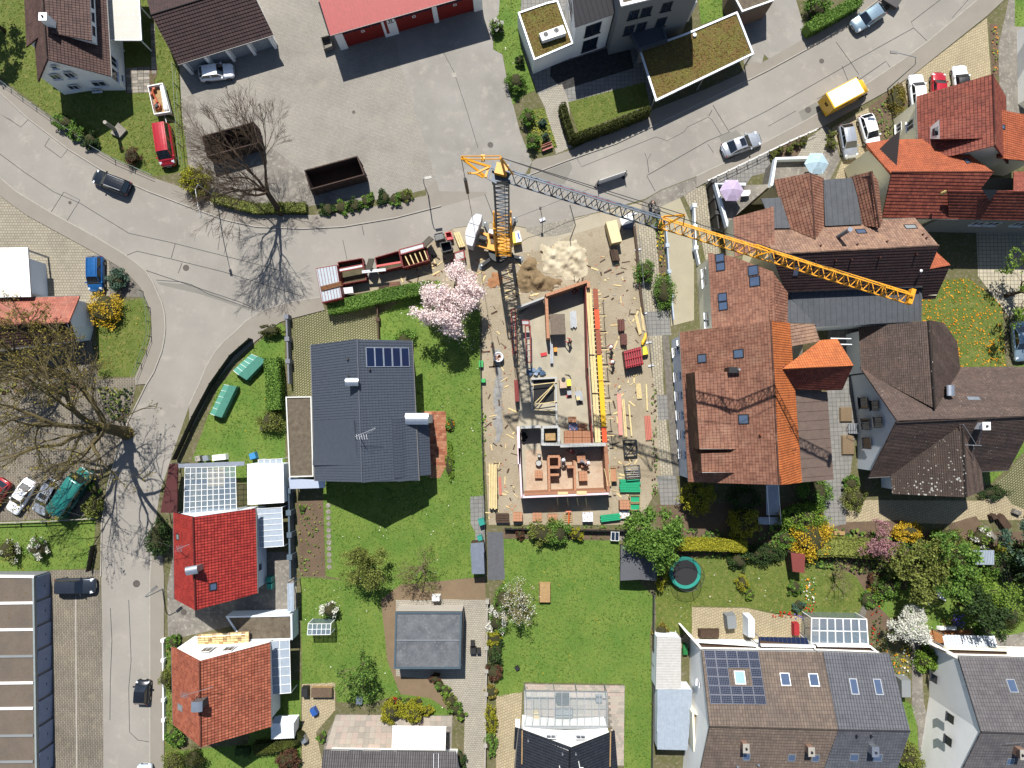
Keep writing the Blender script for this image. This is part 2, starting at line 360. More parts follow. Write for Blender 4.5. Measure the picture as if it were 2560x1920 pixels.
patch('yard_paving',NW([(446,100),(640,-60),(975,-60),(1000,159),(1028,246),(1057,341),(1091,452),(1060,475),(1000,490),(900,505),(760,515),(640,508),(560,500),(500,470),(474,430),(455,290)]),PV_YARD,.010)
patch('yard_concrete',NW([(452,250),(485,235),(500,330),(560,360),(640,340),(720,400),(800,470),(880,500),(760,515),(640,508),(560,500),(474,432)]),G_CONC,.0145)
for s in([(1108,130),(1135,180),(1165,270),(1195,370)],):patch('drain_seam',strip(NW(s),.06),G_SEAM,.021)
patch('yard_entrance',NW([(1066,470),(1092,452),(1098,478),(1215,480),(1213,487),(1103,517),(1066,492)]),G_WALK,.0195)
patch('drive',NW([(1862,90),(1860,-60),(2000,-60),(1990,0),(2018,95),(1925,150)]),G_ASPH2,.016)
patch('drive',NW([(1840,0),(1845,50),(1860,160),(1905,160),(1925,60),(1990,30),(1990,-40),(1840,-40)]),G_ASPH2,.013)
patch('house_paving',NW([(1290,0),(1300,110),(1345,235),(1398,212),(1422,255),(1625,280),(1640,130),(1560,100),(1500,0)]),PV_GREY,.008)
patch('gravel_bed',NW([(1377,165),(1570,103),(1585,170),(1408,225),(1375,190)]),G_GRAVELD,.012)
patch('house_path',NW([(1345,235),(1405,210),(1422,255),(1430,368),(1390,385),(1362,268)]),PV_LIGHT,.016)
patch('shrub_bed',NW([(1303,278),(1361,270),(1393,368),(1341,384)]),LAWN_B,.06,z0=0)
patch('building_site',NW([(800,750),(1010,640),(1135,572),(1240,556),(1320,572),(1500,531),(1605,505),(1618,640),(1640,900),(1655,1200),(1600,1300),(1580,1312),(1222,1312),(1205,1000),(1205,790),(1090,700)]),G_EARTH,.006)
patch('concrete_apron',NW([(1130,572),(1240,556),(1320,572),(1500,531),(1600,506),(1606,560),(1520,560),(1420,590),(1360,625),(1260,640),(1170,610)]),mat('apron_concrete',srgb(214,202,178,.44),.9,.12,.4,9,c2=srgb(200,188,164,.42),bump=.2),.0085)
patch('wet_patch',NW([(1310,560),(1345,548),(1400,530),(1438,545),(1430,580),(1390,590),(1350,592),(1318,580)]),mat('wet_concrete',srgb(176,168,150,.36),.55,.3,1.2,6,c3=srgb(214,202,178,.44)),.0115)
patch('lane_paving',NW([(1600,560),(1642,575),(1650,700),(1660,1000),(1690,1250),(1705,1262),(1655,1262),(1640,1000),(1612,780),(1592,620)]),PV_PATH,.013)
patch('lane_paving',NW([(1700,470),(1735,455),(1765,468),(1800,640),(1770,680),(1745,560)]),PV_PATH,.013)
patch('sloping_drive',NW([(1640,520),(1700,495),(1727,560),(1735,665),(1735,800),(1678,815),(1668,620)]),mat('drive_concrete',srgb(206,196,168,.44),.9,.1,.5,9),.016)
patch('lane_apron',NW([(1605,505),(1653,476),(1740,443),(1760,460),(1700,495),(1640,522),(1600,562)]),G_CONC,.0165)
patch('lane_slabs',NW([(1612,780),(1672,776),(1678,838),(1618,840)]),PV_GREY,.0175)
patch('lane_slabs',NW([(1643,988),(1680,986),(1685,1048),(1645,1050)]),PV_GREY,.0175)
patch('lane_slabs',NW([(1641,1190),(1690,1188),(1702,1262),(1652,1262)]),PV_GREY,.0175)
patch('gravel_strip',NW([(1655,840),(1672,840),(1700,1190),(1682,1190)]),G_GRAVEL,.0185)
patch('flower_strip',NW([(1641,575),(1660,580),(1668,760),(1652,760)]),G_SOIL,.0185)
patch('car_park',NW([(-120,400),(0,489),(67,538),(162,590),(246,636),(272,650),(275,745),(225,760),(225,830),(-120,830)]),PV_PARK,.010)
patch('car_park',NW([(-120,830),(225,830),(245,950),(338,943),(340,962),(321,1053),(292,1134),(250,1200),(240,1290),(-120,1310)]),PV_DRIVE,.009)
patch('gravel_bed',NW([(272,650),(295,665),(324,688),(353,720),(360,742),(275,745)]),G_GRAVEL,.012)
patch('garage_drive',NW([(122,1425),(250,1425),(256,1600),(260,2040),(120,2040)]),PV_DRIVE,.010)
patch('drain_channel',strip(NW([(189,1490),(192,1920),(192,2000)]),.16),G_KERB,.016)
patch('grass_paver_drive',NW([(735,800),(813,775),(950,800),(950,880),(735,1010)]),PV_GRID,.012)
patch('vegetable_bed',NW([(742,1255),(808,1250),(812,1440),(750,1440)]),G_SOIL,.02)
patch('bare_soil',NW([(952,1500),(1000,1462),(1212,1442),(1215,1520),(1210,1640),(1110,1700),(1130,1780),(1075,1745),(1000,1735),(968,1650),(960,1570)]),G_BEIGE,.014)
patch('garage_forecourt',NW([(1100,1498),(1218,1500),(1215,1560),(1212,2040),(1155,2040),(1162,1790),(1095,1685)]),PV_LIGHT,.018)
patch('garage_forecourt',NW([(990,1500),(1100,1500),(1100,1700),(990,1690)]),PV_LIGHT,.0165)
patch('side_path',NW([(755,1710),(838,1706),(838,1775),(790,1830),(805,1900),(805,2040),(755,2040)]),PV_TAN,.016)
patch('side_path',NW([(1240,1740),(1305,1730),(1300,1900),(1310,2040),(1240,2040)]),PV_TAN,.0145)
patch('garden_path',NW([(1175,1242),(1212,1238),(1212,1400),(1188,1400),(1188,1330),(1177,1310)]),PV_GREY,.02)
patch('back_court',NW([(660,1380),(740,1380),(742,1530),(420,1600),(418,1470),(430,1400),(640,1340)]),G_CONC,.008)
patch('play_strip',NW([(1218,1330),(1258,1330),(1262,1450),(1220,1450)]),mat('weed_mat',srgb(120,122,128,.42),.8,.2,2,12),.02)
patch('planting_bed',NW([(1258,1322),(1525,1322),(1525,1348),(1258,1346)]),G_SOIL,.03)
patch('side_strip',NW([(1548,1325),(1590,1325),(1590,1352),(1548,1352)]),G_CONC,.02)
patch('garden_soil',NW([(1640,1262),(2150,1250),(2200,1330),(2560,1330),(2600,1560),(2100,1580),(1650,1420)]),G_SOIL,.005)
patch('courtyard',NW([(2070,800),(2160,800),(2150,1000),(2110,1300),(2060,1320)]),PV_GREY,.011)
patch('courtyard',NW([(2065,980),(2107,980),(2115,1310),(2066,1320)]),PV_GREY,.014)
patch('courtyard',NW([(2115,1270),(2165,1250),(2460,1252),(2560,1180),(2600,1200),(2600,1300),(2450,1300),(2400,1310),(2115,1305)]),PV_TAN,.010)
patch('bark_bed',NW([(2120,1305),(2260,1300),(2240,1365),(2110,1370)]),G_SOIL,.013)
patch('bark_bed',NW([(2370,1310),(2440,1290),(2460,1320),(2390,1350)]),G_SOIL,.0135)
patch('grid_paving',NW([(2490,1210),(2570,1130),(2600,1130),(2600,1290),(2530,1260)]),PV_GRID,.016)
patch('terrace_paving',NW([(2440,570),(2600,540),(2600,780),(2520,790),(2445,690)]),PV_DECK,.012)
patch('patio',NW([(1730,1518),(1865,1520),(1935,1535),(2050,1545),(2050,1620),(1690,1620),(1712,1585),(1730,1585)]),PV_TAN,.018)
patch('garden_path',NW([(2175,1440),(2165,1490),(2145,1540),(2160,1545),(2180,1495),(2200,1440)]),G_GRAVEL,.02)
patch('alley',NW([(2280,1590),(2300,1590),(2310,1760),(2320,1800),(2322,2040),(2300,2040),(2295,1820),(2280,1770)]),G_CONC,.02)
patch('brick_patio',NW([(2325,1575),(2425,1575),(2425,1605),(2400,1615),(2325,1615)]),paver('orange_bricks',srgb(214,150,92,.46),srgb(196,128,76,.44),srgb(150,110,80,.36),.2,.1,0,.5,.012,.15,.4),.02)
patch('concrete_pad',NW([(2465,1600),(2560,1580),(2600,1640),(2490,1650)]),G_CONC,.0195)
patch('lane',NW([(2495,120),(2535,-60),(2600,-60),(2600,350),(2530,300),(2500,260)]),G_CONC,.013)
patch('parking_paving',NW([(2255,205),(2290,182),(2467,45),(2478,200),(2300,300),(2268,262)]),PV_TAN,.014)
patch('parking_paving',NW([(2080,320),(2170,270),(2200,360),(2170,480),(2080,470),(2105,400)]),PV_TAN,.014)
patch('shrub_bed',NW([(2172,268),(2255,206),(2270,260),(2225,300),(2230,350),(2200,355)]),G_SOIL,.02)
patch('entrance_slabs',NW([(1990,385),(2020,345),(2060,318),(2075,370),(2045,390),(2000,410)]),PV_LIGHT,.016)
patch('front_paving',NW([(1763,460),(1795,443),(1885,397),(1925,378),(1925,430),(1880,440),(1860,470),(1790,490)]),PV_GREY,.012)
patch('bush_bed',NW([(1922,382),(1985,350),(2020,338),(2000,380),(1990,395),(1925,398)]),G_SOIL,.02)
patch('front_paving',NW([(2060,310),(2085,330),(2100,400),(2060,480),(1940,480),(1930,400),(2000,400)]),G_CONC,.007)
patch('border_bed',NW([(2474,60),(2495,60),(2497,190),(2480,190)]),G_SOIL,.02)
LAWNS=[]
def lawn(pts,m,dens,z=.013,shade=0,zz=None):
 P=NW(pts);patch('lawn',P,m,z);LAWNS.append((P,dens,shade,z))
lawn([(-200,-200),(376,-200),(376,38),(446,162),(463,318),(469,428),(388,441),(289,398),(237,368),(130,290),(58,236),(0,192),(-200,30)],LAWN_B,1,.009,1)
lawn([(1253,-60),(1247,35),(1231,58),(1234,124),(1257,136),(1274,231),(1282,262),(1310,238),(1338,226),(1320,170),(1301,100),(1303,-60)],LAWN_A,1,.018,2)
lawn([(1420,256),(1612,205),(1625,262),(1445,330)],LAWN_B,1,.02,3)
lawn([(1740,-60),(1830,-60),(1818,38),(1752,62)],LAWN_A,1,.02)
lawn([(246,765),(360,745),(371,775),(377,800),(375,842),(364,879),(336,943),(246,940),(240,830)],LAWN_B,1,.0135,1)
lawn([(-120,1312),(0,1306),(240,1290),(232,1420),(0,1432),(-120,1436)],LAWN_A,1,.0125,1)
lawn([(640,860),(700,806),(712,815),(714,1250),(480,1150),(545,970)],LAWN_A,1,.011)
lawn([(945,790),(1050,720),(1095,700),(1200,780),(1203,1090),(1212,1240),(1175,1245),(1178,1310),(1190,1332),(1190,1400),(1212,1440),(952,1470),(815,1440),(808,1250),(800,1100),(960,1000)],LAWN_A,1.2,.0115,2)
lawn([(752,1442),(1000,1462),(952,1500),(960,1570),(968,1650),(1000,1735),(1075,1745),(1132,1785),(1075,1795),(1060,1770),(965,1745),(925,1760),(842,1755),(838,1706),(755,1710)],LAWN_A,1.2,.0105,2)
lawn([(640,1700),(752,1700),(752,2040),(420,2040),(420,1880),(620,1860)],LAWN_A,1,.0095)
lawn([(412,1596),(440,1590),(445,1640),(440,1840),(470,1920),(470,2040),(412,2040)],LAWN_B,1,.0092)
lawn([(1258,1347),(1550,1352),(1552,1400),(1640,1500),(1632,1530),(1625,1590),(1632,1900),(1632,2040),(1560,2040),(1560,1710),(1312,1705),(1305,1732),(1240,1745),(1232,1560),(1260,1440)],LAWN_A,1.3,.0125,0)
lawn([(1662,1400),(2000,1370),(2140,1440),(2170,1490),(2140,1545),(2050,1540),(1935,1532),(1865,1518),(1730,1516),(1728,1584),(1705,1585),(1640,1570),(1640,1450)],LAWN_B,1.2,.0115,4)
lawn([(2180,1500),(2290,1440),(2600,1400),(2600,1600),(2430,1572),(2330,1575),(2300,1575),(2280,1600),(2240,1560)],LAWN_A,1,.0118,4)
lawn([(2250,1740),(2290,1770),(2298,1900),(2298,2040),(2230,2040)],LAWN_A,1,.0128)
lawn([(2305,705),(2420,695),(2505,760),(2515,930),(2395,918),(2370,830),(2300,810)],LAWN_B,1.2,.0119,5)
lawn([(2470,1215),(2560,1130),(2600,1060),(2600,900),(2516,920),(2480,1100),(2440,1180)],LAWN_A,1,.0121)
lawn([(2560,-60),(2600,-60),(2600,70),(2537,66),(2537,-60)],LAWN_A,1,.0185)
#building helpers
WHITE=mat('white_render',srgb(240,239,235,.93),.85,.05,.6,20)
CREAM=mat('cream_render',srgb(232,226,200,.88),.85,.06,.6,20)
GREYW=mat('grey_render',srgb(150,154,156,.55),.85,.08,.6,20)
PALEW=mat('pale_blue_render',srgb(214,222,230,.92),.85,.06,.6,20)
BRICKW=mat('aggregate_wall',srgb(190,180,160,.45),.9,.3,1,10)
FRAME=plain('window_frame_white',srgb(230,232,235,.8),.5)
FRAMED=plain('window_frame_dark',srgb(60,62,66,.6),.5)
GLASS=plain('window_glass',srgb(40,52,70,.6),.06,0,.9)
GLASSB=plain('skylight_glass',srgb(92,110,140,.5),.05,0,1.0)
ZINC=plain('zinc_sheet',srgb(200,206,214,.8),.35,.85)
GUT=plain('gutter_metal',srgb(140,138,134,.6),.5,.5)
DKMET=plain('dark_metal',srgb(56,58,62,.5),.45,.4)
STEEL=plain('galvanised_steel',srgb(176,180,184,.7),.45,.7)
WOOD=mat('timber',srgb(196,160,110,.55),.8,.25,3,18)
WOODP=mat('pale_timber',srgb(228,205,150,.68),.75,.2,3,16)
WOODD=mat('dark_timber',srgb(98,74,56,.45),.8,.3,3,18)
WHITEP=plain('white_paint',srgb(238,238,236,.85),.5)
BLACKP=plain('black_rubber',srgb(28,28,30,.6),.6)
R_BROWN=tilem('brown_tiles',srgb(118,88,80,.42),srgb(96,70,64,.40),.3,.36,wear=srgb(150,120,112,.4),wearamt=-.04)
R_DBROWN=tilem('dark_brown_tiles',srgb(92,66,64,.40),srgb(76,54,54,.40),.32,.36)
R_CLAY=tilem('weathered_clay_tiles',srgb(182,130,106,.5),srgb(154,104,84,.46),.3,.36,wear=srgb(190,148,122,.48),wearamt=-.02)
R_CLAYG=tilem('greyed_clay_tiles',srgb(178,142,120,.5),srgb(150,116,98,.46),.3,.36,wear=srgb(196,156,126,.48),wearamt=.02)
R_RED=tilem('red_brown_tiles',srgb(176,94,74,.48),srgb(142,70,56,.44),.3,.36,wear=srgb(186,116,92,.46),wearamt=-.05)
R_ORANGE=tilem('orange_tiles',srgb(206,112,72,.50),srgb(188,98,62,.48),.25,.34)
R_BORANGE=tilem('bright_orange_tiles',srgb(220,128,70,.55),srgb(208,114,62,.52),.25,.34)
R_SCAR=tilem('scarlet_tiles',srgb(208,70,60,.48),srgb(180,52,46,.44),.3,.36,rough=.6,gap=.3,wear=srgb(168,64,56,.44),wearamt=-.06)
R_TERR=tilem('terracotta_tiles',srgb(208,122,92,.48),srgb(176,94,68,.44),.3,.36,wear=srgb(168,104,84,.4),wearamt=-.06)
R_PALE=tilem('faded_red_tiles',srgb(204,126,104,.52),srgb(182,106,88,.48),.3,.36,wear=srgb(196,140,120,.48))
R_SLATE=tilem('dark_brown_slates',srgb(126,106,96,.44),srgb(106,88,80,.42),.3,.2,wear=srgb(146,108,94,.44),wearamt=-.06,colw=False,lich=srgb(190,190,184,.5),lichamt=.5)
R_SLATEL=tilem('lichen_slates',srgb(108,90,80,.40),srgb(94,78,70,.40),.3,.2,colw=False,lich=srgb(200,200,192,.55),lichamt=.72)
R_GREYB=tilem('grey_brown_tiles',srgb(150,132,118,.44),srgb(132,116,104,.42),.3,.36,wear=srgb(120,108,100,.4),wearamt=.0,lich=srgb(206,200,190,.5),lichamt=.28)
R_GREY=tilem('grey_tiles',srgb(120,122,130,.42),srgb(108,110,118,.42),.3,.38,rough=.6)
R_GREYL=tilem('mid_grey_tiles',srgb(132,128,130,.42),srgb(118,114,116,.42),.3,.38)
R_BLACK=tilem('black_tiles',srgb(58,62,72,.40),srgb(46,50,60,.40),.3,.36,rough=.5)
R_ANTH=plain('anthracite_sheet',srgb(104,112,126,.42),.45,.25)
R_REDSH=plain('red_sheet',srgb(196,92,88,.50),.55,.1)
R_SEAM=mat('weathered_zinc',srgb(112,116,122,.45),.6,.18,1.2,6,metal=.25)
R_BSEAM=mat('brown_sheet',srgb(136,116,104,.45),.65,.2,1.2,6)
R_BLKSH=plain('black_sheet',srgb(58,56,60,.45),.5,.2)
GRAVROOF=mat('roof_gravel',srgb(150,136,116,.40),.95,.4,2,22,bump=1,bs=26)
TARROOF=mat('roof_felt',srgb(138,142,146,.42),.7,.18,.9,4,c2=srgb(108,112,118,.4),c3=srgb(170,172,170,.42),patch=.05)
def newell(pts):
 n=Vector((0,0,0))
 for i,p in enumerate(pts):
  q=pts[(i+1)%len(pts)]
  n+=Vector(((p.y-q.y)*(p.z+q.z),(p.z-q.z)*(p.x+q.x),(p.x-q.x)*(p.y+q.y)))
 n.normalize();return n if n.z>=0 else-n
def clipv(P,lo,hi):
 def half(P,f):
  out=[]
  for i,a in enumerate(P):
   b=P[(i+1)%len(P)];fa,fb=f(a),f(b)
   if fa>=0:out.append(a)
   if(fa>=0)!=(fb>=0):
    t=fa/(fa-fb);out.append((a[0]+(b[0]-a[0])*t,a[1]+(b[1]-a[1])*t))
  return out
 P=half(P,lambda p:p[1]-lo)
 return half(P,lambda p:hi-p[1])if len(P)>2 else P
FR={}
def roofplane(par,pts,m,pitch=.36,name='roof_slope',thick=.14,step=.055,ribs=0,ribm=None,ribw=.04,ribh=.05):
 pts=[Vector(p)for p in pts];n=newell(pts);o=pts[0]
 u=pts[1]-pts[0];u-=n*u.dot(n);u.normalize();v=n.cross(u)
 if v.z<-1e-4 or(abs(v.z)<1e-4 and sum((p-o).dot(v)for p in pts)<0):v=-v
 Q=[((p-o).dot(u),(p-o).dot(v))for p in pts]
 b=MB();P3=lambda q,k=0:o+u*q[0]+v*q[1]+n*k
 v0,v1=min(q[1]for q in Q),max(q[1]for q in Q)
 if pitch:
  nrow=max(1,round((v1-v0)/pitch));h=(v1-v0)/nrow
  for i in range(nrow):
   lo,hi=v0+i*h,v0+(i+1)*h
   C=clipv(Q,lo-1e-6,hi+1e-6)
   if len(C)<3:continue
   b.poly([P3(q,step*(hi-q[1])/h)for q in C],0,[(q[0],(q[1]-lo)/h*pitch+i*pitch)for q in C])
   e=[q for q in C if abs(q[1]-lo)<1e-4]
   if len(e)>=2:
    a,c=min(e),max(e);b.poly([P3(a,-.004),P3(c,-.004),P3(c,step),P3(a,step)],0,[(a[0],i*pitch+.01),(c[0],i*pitch+.01),(c[0],i*pitch+.02),(a[0],i*pitch+.02)])
 else:b.poly([P3(q)for q in Q],0,Q)
 nn=len(Q)
 for i in range(nn):
  a,c=Q[i],Q[(i+1)%nn];b.poly([P3(a,-thick),P3(c,-thick),P3(c,0),P3(a,0)],0,[a,c,c,a])
 b.poly([P3(q,-thick)for q in Q][::-1],0,Q[::-1])
 ob=b.build(name,m,par)
 if ribs:
  r=MB();u0,u1=min(q[0]for q in Q),max(q[0]for q in Q);k=u0+ribs*.5
  Qs=[(q[1],q[0])for q in Q]
  while k<u1:
   C=clipv(Qs,k-ribw/2,k+ribw/2)
   if len(C)>2:
    lo,hi=min(q[0]for q in C),max(q[0]for q in C);r.bar(P3((k,lo),ribh/2),P3((k,hi),ribh/2),ribw,ribh,0,n)
   k+=ribs
  r.build('seam_ribs',ribm or m,ob)
 fr=dict(o=o,u=u,v=v,n=n,ob=ob,Q=Q);return fr
def onplane(fr,x,y):
 c=CAM;d=at(x,y,0)-c;t=(fr['o']-c).dot(fr['n'])/d.dot(fr['n'])
 return c+d*t
def skylight(fr,x,y,w=.8,h=1.2,fm=None,gm=None,up=.09):
 p=onplane(fr,x,y);u,v,n=fr['u'],fr['v'],fr['n'];b=MB()
 def rect(w,h,k):return[p-u*w/2-v*h/2+n*k,p+u*w/2-v*h/2+n*k,p+u*w/2+v*h/2+n*k,p-u*w/2+v*h/2+n*k]
 t=.085
 for a,c,ww,hh in((-w/2+t/2,0,t,h),(w/2-t/2,0,t,h),(0,-h/2+t/2,w-2*t,t),(0,h/2-t/2,w-2*t,t)):
  q=p+u*a+v*c
  def rc(k):return[q-u*ww/2-v*hh/2+n*k,q+u*ww/2-v*hh/2+n*k,q+u*ww/2+v*hh/2+n*k,q-u*ww/2+v*hh/2+n*k]
  b.hexa(rc(-.02),rc(up))
 o=b.build('skylight',fm or DKMET,fr['ob'])
 g=MB().poly(rect(w-2*t+.004,h-2*t+.004,up-.025));g.build('pane',gm or GLASSB,o)
 return o
def chimney(par,p,z0,z1,w=.6,d=.6,m=None,rz=0,cap=None,pots=1,capz=.08):
 b=MB();b.box((p.x,p.y,(z0+z1)/2),(w,d,z1-z0),rz);o=b.build('chimney',m or GREYW,par)
 c=MB();c.box((p.x,p.y,z1+capz/2+.002),(w+.14,d+.14,capz),rz);c.build('chimney_cap',cap or WHITEP,par)
 c=MB()
 for i in range(pots):
  q=p+Matrix.Rotation(rz,3,'Z')@Vector(((i-(pots-1)/2)*.3,0,0));c.cyl((q.x,q.y,0),.11,z1+.08,z1+.28,10)
 c.build('chimney_pot',DKMET,par);return o
def vault_chimney(par,p,z0,z1,w,d,rz=0,m=None):
 b=MB();b.box((p.x,p.y,(z0+z1)/2),(w,d,z1-z0),rz);b.build('chimney',m or DKMET,par)
 c=MB();Mz=Matrix.Rotation(rz,3,'Z');n=8
 for i in range(n):
  t0,t1=-1.1+2.2*i/n,-1.1+2.2*(i+1)/n;q=[]
  for sx,t in((-1,t0),(1,t0),(1,t1),(-1,t1)):q.append(Vector((p.x,p.y,z1))+Mz@Vector((sx*(w/2+.12),math.sin(t)*(d/2+.14)/math.sin(1.1),.12+math.cos(t)*.4-.18)))
  c.poly(q)
 c.build('chimney_cover',ZINC,par)
def wallring(par,pts,m,name='wall',z0=0.0,close=True):
 b=MB();n=len(pts)
 for i in range(n if close else n-1):
  a,c=pts[i],pts[(i+1)%n];b.poly([(a[0],a[1],z0),(c[0],c[1],z0),(c[0],c[1],c[2]),(a[0],a[1],a[2])])
 return b.build(name,m,par)
def win(par,a,c,cen,u,z,w,h,fm=None,gm=None,sill=True,bars=1):
 a,c=Vector((a[0],a[1],0)),Vector((c[0],c[1],0));d=(c-a).normalized();n=Vector((d.y,-d.x,0))
 p=a+(c-a)*u
 if(p-Vector((cen[0],cen[1],0))).dot(n)<0:n=-n
 p.z=z;b=MB();t=.07
 for du,dz,ww,hh in((-w/2+t/2,0,t,h),(w/2-t/2,0,t,h),(0,h/2-t/2,w-2*t,t),(0,-h/2+t/2,w-2*t,t))+(((0,0,t*.8,h-2*t),)if bars and w>.9 else()):
  q=p+d*du+Vector((0,0,dz))+n*.015
  b.hexa([q+d*s*ww/2+n*k+Vector((0,0,-hh/2))for s,k in((-1,-.03),(1,-.03),(1,.03),(-1,.03))],[q+d*s*ww/2+n*k+Vector((0,0,hh/2))for s,k in((-1,-.03),(1,-.03),(1,.03),(-1,.03))])
 o=b.build('window',fm or FRAME,par)
 g=p+n*.012;MB().poly([g+d*s*(w/2-t)+Vector((0,0,k*(h/2-t)))for s,k in((-1,-1),(1,-1),(1,1),(-1,1))]).build('pane',gm or GLASS,o)
 if sill:
  q=p+n*.09+Vector((0,0,-h/2-.03));s=MB();s.hexa([q+d*k*(w/2+.08)+n*l+Vector((0,0,-.025))for k,l in((-1,-.09),(1,-.09),(1,.09),(-1,.09))],[q+d*k*(w/2+.08)+n*l+Vector((0,0,.025))for k,l in((-1,-.09),(1,-.09),(1,.09),(-1,.09))]);s.build('sill',fm or FRAME,o)
 return o
def gable(name,label,e,r,f,wm,rm,rm2=None,cat='house',oh=.45,og=.25,pitch=.36,ribs=0,ridge=True,gut=True,wins=(),fm=None,ribw=.04,ribh=.05,ribm=None,z0=0.0):
 e,r,f=[Vector(p)for p in e],[Vector(p)for p in r],[Vector(p)for p in f]
 loc=(e[0]+e[1]+f[0]+f[1])/4;loc.z=0
 t=thing(name,label,cat,loc)
 fa=roofplane(t,[e[0],e[1],r[1],r[0]],rm,pitch,ribs=ribs,ribw=ribw,ribh=ribh,ribm=ribm);fb=roofplane(t,[f[1],f[0],r[0],r[1]],rm2 or rm,pitch,ribs=ribs,ribw=ribw,ribh=ribh,ribm=ribm)
 def ins(E,k):
  s=(E[1]-E[0]).normalized()*og;p=E[k]+(s if k==0 else-s)
  rp=r[k]+((r[1]-r[0]).normalized()*og if k==0 else-(r[1]-r[0]).normalized()*og)
  d=rp-p;h=math.hypot(d.x,d.y);q=p+d*min(.9,oh/h);q.z-=.16;return q
 def rp(k):
  s=(r[1]-r[0]).normalized()*og;p=r[k]+(s if k==0 else-s);p.z-=.16;return p
 A0,A1,B0,B1=ins(e,0),ins(e,1),ins(f,0),ins(f,1);R0,R1=rp(0),rp(1)
 wallring(t,[A0,A1,R1,B1,B0,R0],wm,z0=z0)
 if ridge:
  b=MB();b.tube([r[0]+Vector((0,0,.03)),r[1]+Vector((0,0,.03))],.1,6);b.build('ridge_tiles',rm if ribs or not pitch else rm,t)
 if gut:
  for E,C in((e,f),(f,e)):
   out=(E[0]-r[0]);out.z=0;dd=(E[1]-E[0]).normalized();out-=dd*out.dot(dd);out.normalize()
   b=MB();b.tube([E[0]+out*.07+Vector((0,0,-.06)),E[1]+out*.07+Vector((0,0,-.06))],.065,6);b.build('gutter',GUT,t)
 sides={'a':(A0,A1),'b':(B0,B1),'s':(A0,B0),'e':(A1,B1)}
 for s,u,z,w,h in wins:win(t,sides[s][0],sides[s][1],loc,u,z,w,h,fm)
 return t,fa,fb,(A0,A1,B1,B0)
def flatbox(name,label,pts,z,wm,top,rim=None,cat='building',rimw=.18,rimh=.14,inset=.0,z0=0.0,t=None):
 loc=sum((Vector(p)for p in pts),Vector((0,0,0)))/len(pts);loc.z=z0
 t=t or thing(name,label,cat,loc)
 b=MB();n=len(pts)
 for i in range(n):
  a,c=pts[i],pts[(i+1)%n];b.poly([(a[0],a[1],z0),(c[0],c[1],z0),(c[0],c[1],z),(a[0],a[1],z)])
 if wm is not None:b.build('wall',wm,t)
 b=MB();b.prism([(p[0],p[1])for p in pts],z-.12,z);b.build('roof',top,t)
 if rim:
  P=[Vector((p[0],p[1]))for p in pts]
  cx=sum(p.x for p in P)/n;cy=sum(p.y for p in P)/n;b=MB()
  for i in range(n):
   a,c=P[i],P[(i+1)%n];ain=inner(P,i,rimw);cin=inner(P,(i+1)%n,rimw)
   b.prism([a,c,cin,ain],z-.16,z+rimh)
  b.build('roof_edge',rim,t)
 return t
def inner(P,i,w):
 n=len(P);ar=sum(P[k].x*P[(k+1)%n].y-P[(k+1)%n].x*P[k].y for k in range(n));s=1 if ar>0 else-1
 d0=(P[i]-P[i-1]).normalized();d1=(P[(i+1)%n]-P[i]).normalized()
 n0,n1=Vector((-d0.y,d0.x))*s,Vector((-d1.y,d1.x))*s
 b=n0+n1;k=b.dot(n0);return P[i]+b*(w/max(.3,k))
def at3(pts):return[at(*p)for p in pts]
#buildings
T(0,0)
e=at3([(960,660,4),(905,-220,4)]);r=at3([(408,513,8),(356,-220,8)]);f=at3([(338,706,4),(250,-220,4)])
hs,fa,fb,C=gable('white_house','white gabled house with brown tiled roof and long dormer in the upper left corner',e,r,f,WHITE,R_BROWN,wins=[('s',.28,2.0,1.6,1.1),('s',.72,1.6,1.2,1.0),('s',.55,4.4,1.0,1.2),('s',.78,4.3,1.0,1.1),('s',.62,6.3,.7,.6),('s',.45,.5,1.1,.5),('a',.06,2.4,1.4,1.4),('a',.2,2.4,1.2,1.3),('a',.1,.7,.9,.5)])
d0=at3([(795,352,6.3),(768,-220,6.3),(380,-220,7.9),(405,280,7.9)]);fr=roofplane(hs,d0,R_BROWN,name='dormer_roof')
b=MB();q=[onplane(fa,842,392),onplane(fa,812,-220)];b.poly([d0[0],d0[1],q[1],q[0]]);b.build('dormer_front',PALEW,hs)
b=MB();b.poly([d0[0],q[0],onplane(fa,520,300),d0[3]]);b.build('dormer_cheek',WHITE,hs)
for k in range(4):
 a=q[0].lerp(q[1],.1+k*.2);c=q[0].lerp(q[1],.24+k*.2);a2=d0[0].lerp(d0[1],.1+k*.2);c2=d0[0].lerp(d0[1],.24+k*.2);o3=Vector((.02,0,.02))
 MB().poly([a.lerp(a2,.3)+o3,c.lerp(c2,.3)+o3,c.lerp(c2,.85)+o3,a.lerp(a2,.85)+o3]).build('dormer_window',GLASS,hs)
pc=at(372,145,9.2);chimney(hs,pc,6.5,9.2,.75,.75,WHITE,0,WHITEP)
w0=at3([(232,402,4.2),(205,-220,4.2),(350,-220,6.4),(376,288,6.4)]);roofplane(hs,w0,R_BROWN,name='wing_roof')
b=MB();i1=w0[0]+Vector((.35,.3,-.15));i2=w0[3]+Vector((0,.3,-.15));i3=w0[1]+Vector((.35,0,-.15))
b.poly([(i1.x,i1.y,0),(i2.x,i2.y,0),i2,i1]);b.poly([(i1.x,i1.y,0),(i3.x,i3.y,0),i3,i1]);b.build('wing_wall',WHITE,hs)
cp=thing('carport','pale translucent flat-roofed carport beside the white house','carport',at(1080,200))
P=at3([(917,-220,3.0),(1190,-220,3.0),(1222,345,3.0),(946,345,3.0)])
